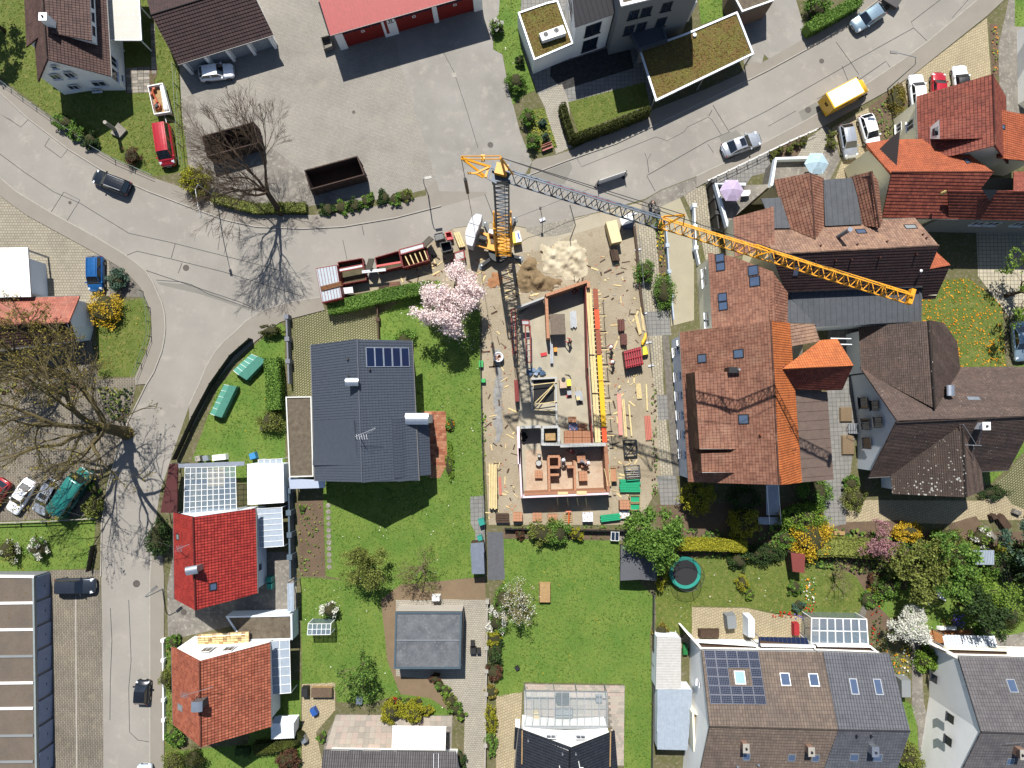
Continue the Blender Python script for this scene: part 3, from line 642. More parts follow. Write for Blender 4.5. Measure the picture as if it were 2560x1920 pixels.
b=MB();b.prism(P,2.94,3.0);b.build('roof_sheet',mat('polycarbonate',srgb(206,204,194,.62),.5,.08,.6,12),cp)
b=MB();band(b,[P[3],P[2]],.1,2.82,3.02);band(b,[P[1],P[2]],.1,2.82,3.025);b.build('edge_beam',WHITEP,cp)
for x,y in((1205,335),(1195,40),(960,335)):q=at(x,y,2.85);MB().bar((q.x,q.y,0),(q.x,q.y,2.85),.12).build('post',WHITEP,cp)
b=MB()
for i in range(7):
 for j in range(9):
  q=P[3].lerp(P[2],(i+.5)/7).lerp(P[0].lerp(P[1],(i+.5)/7),(j+.4)/9);b.cyl((q.x,q.y,0),.045,3.0,3.015,6)
b.build('screw_caps',WHITEP,cp,kind='stuff')
e0,e1=at(1535,555,3.0),at(2361,300,3.0);T(0,0)
r0=at(1306,130,5.2);dv=e1-e0;r1=r0+dv*1.0;f0=r0+(r0-e0);f0.z=3.0;f1=f0+dv
hs,fa,fb,C=gable('garage_building','low garage row with dark brown tiled roof and white piers',[e0,e1],[r0,r1],[f0,f1],WHITE,R_DBROWN,oh=.5,cat='garage')
A0,A1=C[0],C[1];nrm=Vector((dv.y,-dv.x,0)).normalized();
if nrm.y>0:nrm=-nrm
for k in range(4):
 a,c=A0.lerp(A1,.06+k*.235),A0.lerp(A1,.255+k*.235);b=MB()
 b.hexa([a+Vector((0,0,-a.z))+nrm*.02,c+Vector((0,0,-c.z))+nrm*.02,c+Vector((0,0,-c.z))-nrm*.05,a+Vector((0,0,-a.z))-nrm*.05],[p+Vector((0,0,2.3-p.z))+nrm*s for p,s in((a,.02),(c,.02),(c,-.05),(a,-.05))])
 b.build('garage_door',plain('garage_door_grey',srgb(170,178,184,.6),.6),hs)
for k in range(5):
 a=A0.lerp(A1,.03+k*.235);MB().box((a.x+nrm.x*.22,a.y+nrm.y*.22,1.3),(.35,.4,2.6),math.atan2(dv.y,dv.x)).build('pier',WHITE,hs)
T(640,0)
e0,e1=at(640,305,4.5),at(1982,-80,4.5);dv=(e1-e0).normalized();bk=Vector((-dv.y,dv.x,0));bk=bk if bk.y>0 else-bk
fs=thing('fire_station','fire station with red ribbed metal roof and three red folding doors','fire station',e0.lerp(e1,.5)*Vector((1,1,0))if False else Vector((e0.lerp(e1,.5).x,e0.lerp(e1,.5).y,0)))
roofplane(fs,[e0,e1,e1+bk*12+Vector((0,0,2.4)),e0+bk*12+Vector((0,0,2.4))],R_REDSH,None,ribs=.42,ribw=.05,ribh=.05)
b=MB();b.tube([e0+Vector((0,-.06,-.05)),e1+Vector((0,-.06,-.05))],.08,6);b.build('gutter',plain('dark_red_gutter',srgb(110,56,54,.5),.5),fs)
w0,w1=e0+dv*.35+bk*.55,e1-dv*.35+bk*.55;w0.z=w1.z=0
L=(w1-w0).length
def fwall(u0,u1,z0,z1,m,nm,k=0.0,t=.15,par=None):
 a,c=w0+dv*(u0*L)-bk*k,w0+dv*(u1*L)-bk*k
 return MB().hexa([a+Vector((0,0,z0)),c+Vector((0,0,z0)),c+bk*t+Vector((0,0,z0)),a+bk*t+Vector((0,0,z0))],[a+Vector((0,0,z1)),c+Vector((0,0,z1)),c+bk*t+Vector((0,0,z1)),a+bk*t+Vector((0,0,z1))]).build(nm,m,par or fs)
RED=plain('signal_red',srgb(168,44,34,.55),.5)
fwall(0,1,3.95,4.35,plain('dark_fascia',srgb(74,40,40,.5),.6),'fascia',-.02,.12)
for a,c in((0,.052),(.315,.41),(.66,.692),(.94,1.0)):fwall(a,c,0,3.95,WHITE,'pier',.03,.4)
for a,c in((.052,.315),(.41,.66),(.692,.94)):
 d=fwall(a,c,0,3.95,RED,'folding_door',-.2,.08)
 for k in range(4):
  x0=a+(c-a)*(k+.06)/4;x1=a+(c-a)*(k+.94)/4
  fwall(x0,x1,2.7,3.4,GLASS,'door_pane',-.19,.01,d);fwall(x0,x1,3.46,3.85,GLASS,'door_pane',-.19,.01,d)
 m0=(a+c)/2;w=.42/L
 fwall(m0-w/2,m0+w/2,2.05,2.47,WHITEP,'door_sign',-.17,.02,d);fwall(m0-w/4,m0+w/4,2.16,2.36,RED,'door_sign_square',-.16,.02,d)
fwall(.332,.35,.7,3.5,RED,'red_stripe',.05,.02)
b=MB();cx=.378
for k in range(14):
 t0,t1=math.pi*(-.15+1.3*k/14),math.pi*(-.15+1.3*(k+1)/14);pp=[]
 for t,rr in((t0,.62),(t1,.62),(t1,.5),(t0,.5)):pp.append(w0+dv*(cx*L+math.cos(t)*rr)+Vector((0,0,3.1+math.sin(t)*rr))-bk*.035)
 b.poly(pp)
for dx in(-.22,.02):b.hexa(*[[w0+dv*(cx*L+dx+s)-bk*k+Vector((0,0,z))for s,k in((0,.03),(.15,.03),(.15,.04),(0,.04))]for z in(2.85,3.4)])
b.hexa(*[[w0+dv*(cx*L+s)-bk*k+Vector((0,0,z))for s,k in((-.36,.03),(.36,.03),(.36,.04),(-.36,.04))]for z in(2.62,2.74)])
b.build('emblem',BLACKP,fs)
e2=w0+bk*11;e3=w1+bk*11
wallring(fs,[(w0.x+bk.x*.3,w0.y+bk.y*.3,4.4),(e2.x,e2.y,6.4),(e3.x,e3.y,6.4),(w1.x+bk.x*.3,w1.y+bk.y*.3,4.4)],WHITE,close=False)
sb=at(605,365,1.0);MB().hexa(*[[at(x,y,z)for x,y in((558,320),(635,300),(660,395),(585,425))]for z in(0.3,1.0)])
bx=thing('concrete_trough','open grey concrete box beside the fire station corner','trough',at(600,380))
P=[at(x,y,.9)for x,y in((560,322),(636,302),(658,392),(586,420))]
b=MB();b.prism(P,0,.1);
for i in range(4):band(b,[P[i],P[(i+1)%4]],.1,.1,.9)
b.build('trough_body',G_CONC,bx)
T(1280,0)
fl=thing('apartment_house','modern white apartment house with black seam roof and grey upper storey','apartment house',at(700,200))
za=7.0
A=at3([(555,230,za),(875,120,za),(870,-220,za),(495,-220,za)])
roofplane(fl,[A[0]+Vector((-.12,-.12,0)),A[1]+Vector((.0,-.12,0)),A[2]+Vector((0,0,1.6)),A[3]+Vector((-.12,0,1.6))],R_BLKSH,None,ribs=.55,ribw=.06,ribh=.06,name='seam_roof')
wl_=[A[0],A[1],A[2],A[3]];wallring(fl,[(p.x,p.y,za-.05)for p in wl_],WHITE)
cen=(A[0]+A[2])/2
win(fl,A[0],A[1],cen,.5,5.2,1.9,2.2,FRAMED);win(fl,A[0],A[1],cen,.5,1.9,1.9,2.4,FRAMED);win(fl,A[0],A[3],cen,.5,5,1.2,1.8,FRAMED);win(fl,A[0],A[3],cen,.78,5,1.2,1.8,FRAMED)
zb=10.0;B_=at3([(905,20,zb),(940,62,zb),(1640,-60,zb),(1640,-300,zb),(860,-300,zb)])
bt=flatbox('','',[B_[1],B_[2]+Vector((0,.6,0)),B_[3],B_[4]],zb,GREYW,GRAVROOF,WHITEP,t=fl,rimw=.3,rimh=.2)
g0,g1=B_[1],B_[2]+Vector((0,.6,0));cg=(g0+B_[3])/2
for u in(.2,.36,.62):win(fl,g0,g1,cg,u,7.9,1.2,1.6,FRAMED);win(fl,g0,g1,cg,u,4.8,1.2,1.8,FRAMED)
Cw=at3([(800,210,4.0),(1060,120,4.0),(1600,20,4.0),(1600,-200,4.0),(800,-200,4.0)])
wallring(fl,[(p.x,p.y,4.0)for p in Cw],WHITE)
win(fl,Cw[1],Cw[2],cg,.18,1.2,.8,2.0,FRAMED);win(fl,Cw[1],Cw[2],cg,.55,1.6,1.2,1.2,FRAMED)
for x in(850,1440):q=at(x,100 if x>1000 else 200,4);MB().tube([(q.x,q.y-.1,0),(q.x,q.y-.1,6.4)],.05,6).build('downpipe',DKMET,fl)
P=at3([(50,112,3.2),(300,25,3.2),(395,5,3.2),(530,380,3.2),(190,525,3.2)])
gr=flatbox('flat_roof_annex','low white annex with mossy green roof and pale metal rim',P,3.2,WHITE,SEDUM,plain('rim_metal',srgb(206,214,222,.75),.5,.3),cat='annex')
GREEN_ROOFS=[(P,3.2)]
ac=thing('heat_pump','white twin-fan outdoor unit standing on the annex roof','air conditioner',at(345,290,3.2))
P2=[at(x,y,4.0)for x,y in((236,288),(440,214),(468,285),(262,352))]
b=MB();b.prism(P2,3.35,4.0);b.build('casing',WHITEP,ac)
for x,y in((292,296),(384,262)):
 q=at(x,y,4.0);b=MB();b.cyl(q,.3,4.0,4.02,20);o=b.build('fan_grille',BLACKP,ac);b=MB();b.cyl(q,.09,4.02,4.04,10)
 for k in range(3):t=k*2.1;b.bar(q+Vector((0,0,.03)),q+Vector((math.cos(t)*.28,math.sin(t)*.28,.03)),.1,.02)
 b.build('fan_blade',GREYW,o)
for p in P2:MB().box((p.x*.98+at(350,290,4).x*.02,p.y,3.27),(.08,.08,.15)).build('foot',BLACKP,ac)
P=at3([(1095,430,3.0),(1240,880,3.0),(2090,470,3.0),(1945,102,3.0),(1500,290,3.0),(1345,345,3.0)])
cpt=flatbox('green_roof_carport','large carport with reddish green sedum roof and pale rim along the road',P,3.0,None,SEDUM,plain('rim_metal',srgb(206,214,222,.75),.5,.3),cat='carport',rimw=.22)
GREEN_ROOFS.append((P,3.0))
for x,y in((1232,860),(2075,470),(1935,120),(1110,440),(1650,680)):
 q=at(x,y,2.9);MB().bar((q.x,q.y,0),(q.x,q.y,2.86),.14).build('post',STEEL,cpt)
a,c=at(1115,450,2.8),at(1500,300,2.8);MB().hexa([(a.x,a.y,0),(c.x,c.y,0),(c.x,c.y+.2,0),(a.x,a.y+.2,0)],[(a.x,a.y,2.85),(c.x,c.y,2.85),(c.x,c.y+.2,2.85),(a.x,a.y+.2,2.85)]).build('back_wall',GREYW,cpt)
vq=at(1578,300,3.2);MB().cyl(vq,.22,3.0,3.25,12).build('vent',WHITEP,cpt)
P=at3([(985,215,3.9),(1260,112,3.9),(1345,350,3.9),(1095,430,3.9)])
flatbox('entrance_canopy','dark grey box canopy over the apartment house entrance',P,3.9,plain('slate_panel',srgb(82,92,104,.5),.6),plain('slate_top',srgb(70,76,84,.5),.7),plain('slate_panel',srgb(82,92,104,.5),.6),cat='canopy',z0=3.2)
P=at3([(1895,-60,3.6),(1985,108,3.6),(2260,10,3.6),(2260,-200,3.6),(1895,-200,3.6)])
flatbox('flat_outbuilding','flat-roofed brown outbuilding at the top edge beside the carport',P,3.6,mat('brown_render',srgb(150,128,112,.5),.9,.1),GRAVROOF,WHITEP)
T(1920,0)
e=at3([(1284,832,5.6),(1300,1260,5.6)]);r=at3([(1940,640,10.2),(1975,1640,10.2)]);f=at3([(2052,830,5.6),(2075,1620,5.6)])
dz=lambda p,q:p
r1=r[0].lerp(r[1],.62);e1=e[0]+(r1-r[0])*1.0;e1.z=5.6;f1=f[0]+(r1-r[0]);f1.z=5.6
hs,fa,fb,C=gable('tiled_house','tall cream house with red tiled roof beside the parked cars in the upper right',[e[0],e1],[r[0],r1],[f[0],f1],CREAM,R_RED,wins=[('a',.3,3.4,1.2,1.4),('a',.7,3.2,1.1,1.3),('a',.5,1.0,1.0,1.2),('a',.2,1.0,1.0,1.2)])
skylight(fa,1785,1096,.65,.75)
d0=at3([(1482,1030,8.2),(1485,1200,8.2),(1950,1195,9.9),(1880,955,9.9)]);roofplane(hs,[d0[0],d0[1],d0[2],d0[3]],R_RED,name='dormer_roof')
q0,q1=onplane(fa,1400,1100),onplane(fa,1400,1200);MB().poly([d0[0],d0[1],q1,q0]).build('dormer_front',WHITE,hs)
o3=Vector((-.03,0,.02));MB().poly([q0.lerp(d0[0],.25).lerp(q1.lerp(d0[1],.25),.3)+o3,q0.lerp(d0[0],.25).lerp(q1.lerp(d0[1],.25),.8)+o3,q0.lerp(d0[0],.85).lerp(q1.lerp(d0[1],.85),.8)+o3,q0.lerp(d0[0],.85).lerp(q1.lerp(d0[1],.85),.3)+o3]).build('dormer_window',GLASS,hs)
MB().poly([d0[0],q0,onplane(fa,1600,1010)]).build('dormer_cheek',R_RED,hs)
fr=roofplane(hs,at3([(2330,1010,5.2),(2330,1400,5.2),(1985,1365,7.6),(1970,945,7.6)]),R_ORANGE,name='side_roof');skylight(fr,2025,1097,.55,.7)
w_=at3([(2300,1000,5),(2300,1390,5),(1995,1360,5),(1990,960,5)]);wallring(hs,w_,CREAM)
e=[at(845,1232,6),at(1495,1178,6)];r=[at(1070,1488,8.8),at(1945,1486,8.8)]
T(1920,480);f=[at(985,216,6),at(1640,232,6)];T(1920,0)
hs,fa,fb,C=gable('cross_wing','cream wing with orange northern roof slope joined to the tall red-tiled house',[at(845,1262,6),at(1600,1215,6)],r,f,CREAM,R_ORANGE,R_RED,og=.2)
fr=roofplane(hs,at3([(845,1240,6.05),(1060,1188,6.05),(1490,1186,6.05),(1945,1487,8.83),(1070,1488,8.83)]),R_ORANGE,name='sunny_slope')
skylight(fr,1718,1392,.6,.8)
b=MB();p0=onplane(fr,1112,1440);p1=onplane(fr,1062,1190)+Vector((0,0,1.9));p2=onplane(fr,960,1290);p3=onplane(fr,1062,1190)
b.poly([p0,p1,p2]);b.poly([p1,p2,p3]);b.build('small_gable',R_DBROWN,hs)
T(1920,0);win(hs,C[0],C[3],(C[1]+C[2])/2,.45,4.2,1.2,1.4);win(hs,C[0],C[3],(C[1]+C[2])/2,.3,1.4,1.2,1.4)
T(1920,480)
r2=[at(1640,-75,8.75),at(2400,-75,8.75)]
fr=roofplane(hs,[at(1560,232,5.95),at(2800,262,5.95),at(2800,-5,8.7),at(1560,-6,8.7)],R_RED,name='long_slope')
fr2=roofplane(hs,[at(2800,-180,6.0),at(2120,-170,6.0),at(2120,-6,8.7),at(2800,-6,8.7)],R_RED,name='long_slope_far')
w_=[at(1500,225,5.8),at(2780,250,5.8),at(2780,-120,5.8),at(1500,-120,5.8)];wallring(hs,w_,GREYW)
for u in(.32,.42,.6,.8):win(hs,w_[0],w_[1],(w_[0]+w_[2])/2,u,4.0,1.4,1.3)
b=MB();b.poly(at3([(1850,-20,8.9),(1990,-20,8.9),(1915,75,8.2)]));b.build('valley_sheet',DKMET,hs)
p=at(1510,10,8.9);b=MB();b.lathe(p,[(.14,-.3),(.2,0),(.12,.25),(.2,.4),(.05,.75)],8);b.build('ridge_ornament',plain('straw_yellow',srgb(214,190,120,.6),.8),hs)
T(1920,0)
t=thing('white_end_house','white-walled house cut off by the right edge at the top','house',at(2260,500))
P=[at(2150,275,0),at(2400,150,0),at(2600,600,0),at(2300,1010,0),at(2160,900,0)]
wallring(t,[(p.x,p.y,6.0)for p in P],WHITE)
roofplane(t,[Vector((P[4].x-.3,P[4].y,6.0)),Vector((P[0].x-.3,P[0].y,6.0)),Vector((P[1].x+6,P[1].y,9.5)),Vector((P[2].x+6,P[2].y-8,9.5))],R_CLAY)
for u in(.45,.3):win(t,P[0],P[4],(P[1]+P[2])/2,u,2.2,1.6,1.4,FRAMED)
T(1920,480)
e=[at(-20,290,7.2),at(1270,230,7.2)];r=[at(30,540,10.5),at(1475,463,10.5)];f=[at(150,857,7.2),at(1335,812,7.2)]
hs,fa,fb,C=gable('long_tiled_house','long house with weathered tile roof and twin gabled dormers under the crane jib',e,r,f,CREAM,R_CLAYG,R_DBROWN,og=.1)
skylight(fa,803,343,1.1,.8);skylight(fa,1230,303,1.3,.8,gm=GREYW)
skylight(fb,242,680,.7,1.3)
p=onplane(fa,600,390);q=Vector((p.x,p.y,0));MB().tube([p,p+Vector((.05,.1,2.6))],.22,10).build('steel_flue',GREYW,hs);MB().cyl(p+Vector((.05,.1,0)),.26,p.z+2.6,p.z+2.8,10).build('flue_cap',ZINC,hs)
for x,y in((400,605),(575,600),(710,590),(955,570),(1270,545)):p=onplane(fb,x,y);MB().cyl(p,.09,p.z-.1,p.z+.45,8).build('vent_pipe',R_RED,hs)
for x,y in((1330,370),(1360,400),(450,465),(1020,430),(765,455)):p=onplane(fa,x,y);MB().cyl(p,.08,p.z-.1,p.z+.35,8).build('vent_pipe',R_RED,hs)
for(rx0,ry0,rx1,ry1,lx0,ly0,lx1,ly1,gx0,gy0,gx1,gy1,nm)in((365,-165,402,408,52,-105,165,300,478,-120,485,295,'west'),(888,-180,930,325,706,-130,800,290,962,-100,985,250,'east')):
 zr=10.3;R0,R1=at(rx0,ry0,zr),onplane(fa,rx1,ry1)
 L0,L1=at(lx0,ly0,8.0),onplane(fa,lx1,ly1);G0,G1=at(gx0,gy0,8.0),onplane(fa,gx1,gy1)
 R1=Vector((R1.x,R1.y,max(R1.z,9.2)))
 roofplane(hs,[L0,L1,R1,R0],R_CLAY,name='dormer_slope');roofplane(hs,[G1,G0,R0,R1],R_CLAY,name='dormer_slope')
 MB().tube([R0,R1],.11,6).build('dormer_ridge',R_CLAY,hs)
 yy=-.3;MB().poly([(L0.x+.2,L0.y+yy,0),(G0.x-.2,G0.y+yy,0),(G0.x-.2,G0.y+yy,7.9),(R0.x,R0.y+yy,10.1),(L0.x+.2,L0.y+yy,7.9)]).build('dormer_gable',CREAM,hs)
fr=roofplane(hs,[at(480,-105,8.2),at(745,-125,8.2),onplane(fa,800,285)+Vector((0,0,.3)),onplane(fa,483,300)+Vector((0,0,.3))],R_SEAM,None,name='zinc_dormer_roof',ribs=.6,ribw=.03,ribh=.04)
fr=roofplane(hs,[at(-60,55,8.0),at(105,48,8.0),onplane(fa,185,318)+Vector((0,0,.3)),onplane(fa,40,320)+Vector((0,0,.3))],R_SEAM,None,name='zinc_dormer_roof',ribs=.6,ribw=.03,ribh=.04)
T(1280,480)
roofplane(hs,at3([(1912,222,8.0),(1925,560,8.0),(2270,470,9.6),(2262,125,9.6)]),R_CLAY,name='corner_slope')
MB().poly([at(1830,260,0),at(1850,600,0),at(1935,560,7.9),at(1922,230,7.9)]).build('corner_wall',CREAM,hs)
T(1920,480)
roofplane(hs,at3([(1395,665,8.6),(1570,652,8.6),(1455,520,7.4),(1430,575,7.4)]),R_ORANGE,name='end_roof')
roofplane(hs,at3([(1340,928,5.8),(1445,922,5.8),(1565,655,8.55),(1335,668,8.55)]),R_DBROWN,name='end_slope')
MB().prism([at(1340,700,5.6),at(1430,690,5.6),at(1430,900,5.6),at(1340,900,5.6)],0,6.2).build('end_wall',CREAM,hs)
P=at3([(158,868,6.4),(1332,812,6.4),(1326,1116,6.0),(418,1166,6.0)])
z_=thing('zinc_roof_hall','hall with flat grey sheet-metal roof below the crane jib tip','building',at(800,1000))
roofplane(z_,[P[2],P[3],P[0],P[1]],R_SEAM,None,ribs=.62,ribw=.03,ribh=.05)
roofplane(z_,at3([(163,1130,6.3),(390,1132,6.3),(420,1160,6.25),(160,870,6.3)]),R_SEAM,None,ribs=.8,ribw=.03,ribh=.05)
wallring(z_,[at(1320,1105,5.9),at(425,1155,5.9),at(180,900,5.9),at(1320,830,5.9)],PALEW)
p=at(1325,680,9.0);MB().tube([at(1275,800,6.2),p],.05,6).build('aerial_pole',STEEL,z_);MB().lathe(p,[(.02,-.1),(.16,0),(.02,.1)],8).build('aerial_cap',WHITEP,z_)
T(1280,480)
e=[at(1695,525,6),at(1745,1200,6)]
t=thing('west_wing','tiled wing with paired roof windows above the sloping drive','house',at(1900,800))
fr=roofplane(t,at3([(1695,525,6),(1735,1230,6),(2275,1230,10.4),(2262,690,10.4),(1915,560,7.8)]),R_CLAY)
for x,y in((1798,605),(1820,945)):
 skylight(fr,x,y-36,.95,.95 if False else 1.05);skylight(fr,x+6,y+40,.95,1.05)
skylight(fr,2085,678,1.1,1.15);skylight(fr,2098,772,1.1,1.15)
wallring(t,[at(1712,560,5.9),at(1752,1180,5.9),at(2200,1180,8.5),at(2100,640,8.5)],CREAM)
a,c=at(1712,560,5.9),at(1752,1180,5.9)
for u in(.15,.3,.78,.88):win(t,a,c,(2*c+Vector((30,0,0)))/2,u,3.2,.9,1.5)
T(1920,480)
roofplane(t,at3([(0,1640,9.8),(165,1130,7.6),(160,870,7.6),(40,695,10.3),(15,1110,10.3)][::1])[1:4]+[at(15,1110,10.3)],R_CLAY,name='east_slope')
T(1280,480);e0=at(1450,1212,5.6);r0p=None
T(1920,480);r0=at(20,1010,14.0)
T(1280,960);e1=at(1530,846,5.6)
T(1920,960);r1=at(95,872,14.0);f1=at(292,850,9.1)
T(1920,480);f0=at(165,1135,9.1)
e0.x=e0.x;dv=(r1-r0)
hs,fa,fb,C=gable('long_apartment_block','long apartment block with red-brown tiles, dormers and a bright orange eastern slope',[e0,e1],[r0+Vector((0,-1.2,0)),r1],[f0,f1],PALEW,R_CLAY,R_BORANGE,oh=.3,wins=[('a',u,4.0,1.0,1.5)for u in(.06,.1,.28,.42,.56,.7,.84)]+[('a',u,1.4,1.0,1.5)for u in(.1,.28,.42,.56,.7,.84)])
T(1280,480);skylight(fa,1644,1438,.95,1.15);skylight(fa,1960,1397,.95,1.2)
T(1280,960);skylight(fa,2003,304,1.0,1.2)
for(x0,y0,x1,y1,zz)in((1578,-105,1620,562,10.5),(1632,602,1642,766,10.3)):
 p0,p1=at(x0,y0,zz),at(x1,y1,zz);q0,q1=onplane(fa,x0-22,y0),onplane(fa,x1-22,y1);t0,t1=onplane(fa,2150,y0-20),onplane(fa,1930 if y1>700 else 1940,y1)
 t0=onplane(fa,2000,y0)
 roofplane(hs,[p0,p1,t1,t0],R_CLAY,name='dormer_roof');MB().poly([p0,p1,Vector((p1.x,p1.y,q1.z)),Vector((p0.x,p0.y,q0.z))]).build('dormer_front',R_CLAY,hs)
 MB().poly([p1,Vector((p1.x,p1.y,q1.z-.3)),t1]).build('dormer_cheek',WHITE,hs)
T(1280,480);p=onplane(fa,1880,1545);MB().box((p.x,p.y,p.z+.5),(.9,.6,1.6)).build('chimney',DKMET,hs);q=onplane(fa,1940,1540);MB().tube([q,q+Vector((0,0,1.0))],.12,8).build('flue',STEEL,hs)
T(1280,960)
for x,y in((1840,15),(2138,440),(1845,55)):p=onplane(fa,x,y);MB().cyl(p,.1,p.z-.1,p.z+.4,8).build('vent_pipe',R_BORANGE,hs)
T(1920,960)
for x,y in((185,375),(205,570)):p=onplane(fb,x,y);MB().tube([p,p+Vector((.1,0,.4)),p+Vector((.3,.15,.45))],.04,5).build('snow_hook',DKMET,hs)
fr=roofplane(hs,at3([(568,826,7.6),(512,70,7.6),(225,40,8.5),(292,850,8.5)]),R_BSEAM,None,name='sheet_roof',ribs=1.0,ribw=.03,ribh=.05)
wallring(hs,at3([(555,810,7.4),(500,80,7.4),(240,60,7.4),(300,830,7.4)]),CREAM,name='annex_wall')
T(1920,480)
R0,R1=at(122,1530,12.2),at(738,1502,12.2)
roofplane(hs,[at(598,1270,10.0),at(450,1285,10.0),R0,R1],R_BORANGE,name='cross_slope')
T(1920,960);roofplane(hs,[at(225,38,9.4),at(512,72,9.4),at(648,66,9.4),R1,R0],R_RED,name='cross_slope')
T(1920,480);roofplane(hs,at3([(165,1340,8.8),(450,1290,8.5),(400,1140,8.5),(165,1135,8.8)]),R_CLAYG,name='patched_slope')
wallring(hs,at3([(470,1290,8.3),(720,1490,8.3),(640,1620,8.3),(300,1600,8.3),(300,1300,8.3)]),CREAM,name='cross_wall')
for x,y in((718,1270),(725,1320)):q=at(x,y,8.0);MB().tube([q+Vector((-2,.1,-.5)),q],.09,8).build('flue',STEEL,hs)
T(1920,960);r0=at(1105,335,9.3);r1=at(2330,275,9.3);f0,f1=at(870,806,3.6),at(2080,740,3.6)
T(1920,480);e0,e1=at(800,1520,3.6),at(2300,1530,3.6)
T(1920,960)
hs,fa,fb,C=gable('slate_house','big dark brown slate-roofed house with pale gable wall and lichen spots',[e0,e1],[r0,r1],[f0,f1],PALEW,R_SLATE,R_SLATE,pitch=.22,oh=.7,og=.5,wins=[('s',.3,2.6,1.3,2.0),('s',.52,2.6,1.3,2.0),('s',.72,2.6,1.3,2.0),('s',.5,5.4,1.2,1.8),('s',.33,5.0,1.1,1.8)],fm=FRAMED)
R0,R1=at(1680,352,8.9),at(1715,978,8.9);L0=at(1062,762,3.7);L1=at(1074,950,3.7);G1=at(1885,918,3.7);G0=at(1835,700,3.7)
roofplane(hs,[L1,L0,R0,R1],R_SLATEL,.22,name='cross_slope');roofplane(hs,[G0,G1,R1,R0],R_SLATE,.22,name='cross_slope')
MB().tube([R0,R1],.13,6).build('cross_ridge',R_SLATEL,hs)
a,c=L1+Vector((.7,.4,0)),G1+Vector((-.7,.4,0));m_=R1+Vector((0,.4,-.2));MB().poly([(a.x,a.y,0),(c.x,c.y,0),(c.x,c.y,4),m_,(a.x,a.y,4)]).build('cross_gable_wall',PALEW,hs)
MB().poly([(a.x,a.y,0),(a.x,a.y+3.5,0),(a.x,a.y+3.5,4),(a.x,a.y,4)]).build('cross_wall',PALEW,hs)
T(1920,480)
R0,R1=at(1388,1112,8.6),at(1420,1659,8.6);T(1920,960);R1=at(1445,215,8.9)
T(1920,480);L0,L1=at(780,1168,3.7),at(805,1540,3.7);G0,G1=at(1640,1330,3.7),at(1660,1700,3.7)
roofplane(hs,[L1,L0,R0,R1],R_SLATE,.22,name='north_slope');roofplane(hs,[at(1515,1130,6.6),at(1620,1300,4.2),at(1645,1530,3.8),R1,R0],R_SLATE,.22,name='north_slope')
MB().tube([R0,R1],.13,6).build('north_ridge',R_SLATEL,hs)
wallring(hs,at3([(800,1200,3.6),(820,1560,3.6),(1600,1560,3.6),(1480,1200,3.6)]),PALEW,name='north_wall')
T(1920,960);p=onplane(fa,1510,60);vault_chimney(hs,Vector((p.x,p.y,0)),p.z-.5,p.z+1.3,.9,.6,R(90))
p=onplane(fb,1820,362);chimney(hs,Vector((p.x,p.y,0)),p.z-.8,p.z+1.2,.7,.7,WHITE)
skylight(fa,1775,128,1.3,.5,ZINC,ZINC);p=at(1690,352,9.6);MB().tube([p,p-Vector((0,0,.8))],.05,6).build('aerial_pole',STEEL,hs)
b=MB()
for k in range(6):q=onplane(fa,1060+0*k,200);
mm=at(1775,530,9.0);b.bar(at(1700,525,8.2),at(1845,532,8.2),.06);b.tube([at(1775,700,5.2),at(1775,530,8.4)],.04,6);b.bar(at(1690,350,8.9),at(1800,525,8.2),.04);b.bar(at(1840,390,8.9),at(1825,525,8.2),.04);b.build('wire_bracket',STEEL,hs)
T(1920,960);st=thing('entrance_steps','grey metal porch steps by the slate house door','steps',at(760,385))
b=MB()
for k in range(4):b.box(at(705+k*22,385,.2+k*.18),(.3,1.2,.06))
b.build('tread',STEEL,st)
for s in(345,425):MB().tube([at(700,s,0),at(700,s,1.1),at(780,s,1.7),at(780,s,.6)],.03,5).build('railing',STEEL,st)
T(640,480);e0=at(475,1320,4.0);r0=at(875,1273,8.5);f0=at(1345,1285,4.8)
T(640,960);e1=at(512,838,4.0);r1=at(916,848,8.5);f1=at(1510,785,3.5)
f1u=at(1376,300,4.8)
hs,fa,fb,C=gable('anthracite_house','detached house with anthracite ribbed roof and solar collectors',[e0,e1],[r0,r1],[f0,Vector((f0.x+(f1u.x-f0.x)*1.9,f1u.y-6.9,4.8))],WHITE,R_ANTH,pitch=.36,oh=.6,og=.5,ribs=.0)
fe=roofplane(hs,[f1,at(1490,296,3.5),at(1180,300,6.55),at(1200,815,6.55)],R_ANTH,.36,name='east_slope')
wallring(hs,[Vector((f1.x-.6,f1.y+.5,3.4)),Vector((at(1490,296,3.4).x-.6,at(1490,296,3.4).y-.3,3.4)),Vector((f1u.x-1,at(1490,296,3.4).y-.3,4.4)),Vector((f1u.x-1,f1.y+.5,4.4))],WHITE,name='wing_wall')
def ribs_on(fr,par,st,w,h,m):
 r=MB();Q=[(q[1],q[0])for q in fr['Q']];u0,u1=min(q[1]for q in Q),max(q[1]for q in Q);k=u0+st/2
 while k<u1:
  Cc=clipv(Q,k-w/2,k+w/2)
  if len(Cc)>2:
   lo,hi=min(q[0]for q in Cc),max(q[0]for q in Cc);P3=lambda q:fr['o']+fr['u']*q[0]+fr['v']*q[1]+fr['n']*(h/2+.02)
   r.bar(P3((k,lo)),P3((k,hi)),w,h,0,fr['n'])
  k+=st
 r.build('seam_ribs',m,fr['ob'])
for fr in(fa,fb,fe):ribs_on(fr,hs,.3,.07,.05,R_ANTH)
T(640,480)
SOLF=plain('panel_frame',srgb(196,204,214,.7),.4,.6);SOLG=plain('collector_glass',srgb(26,38,72,.55),.12,0,.8)
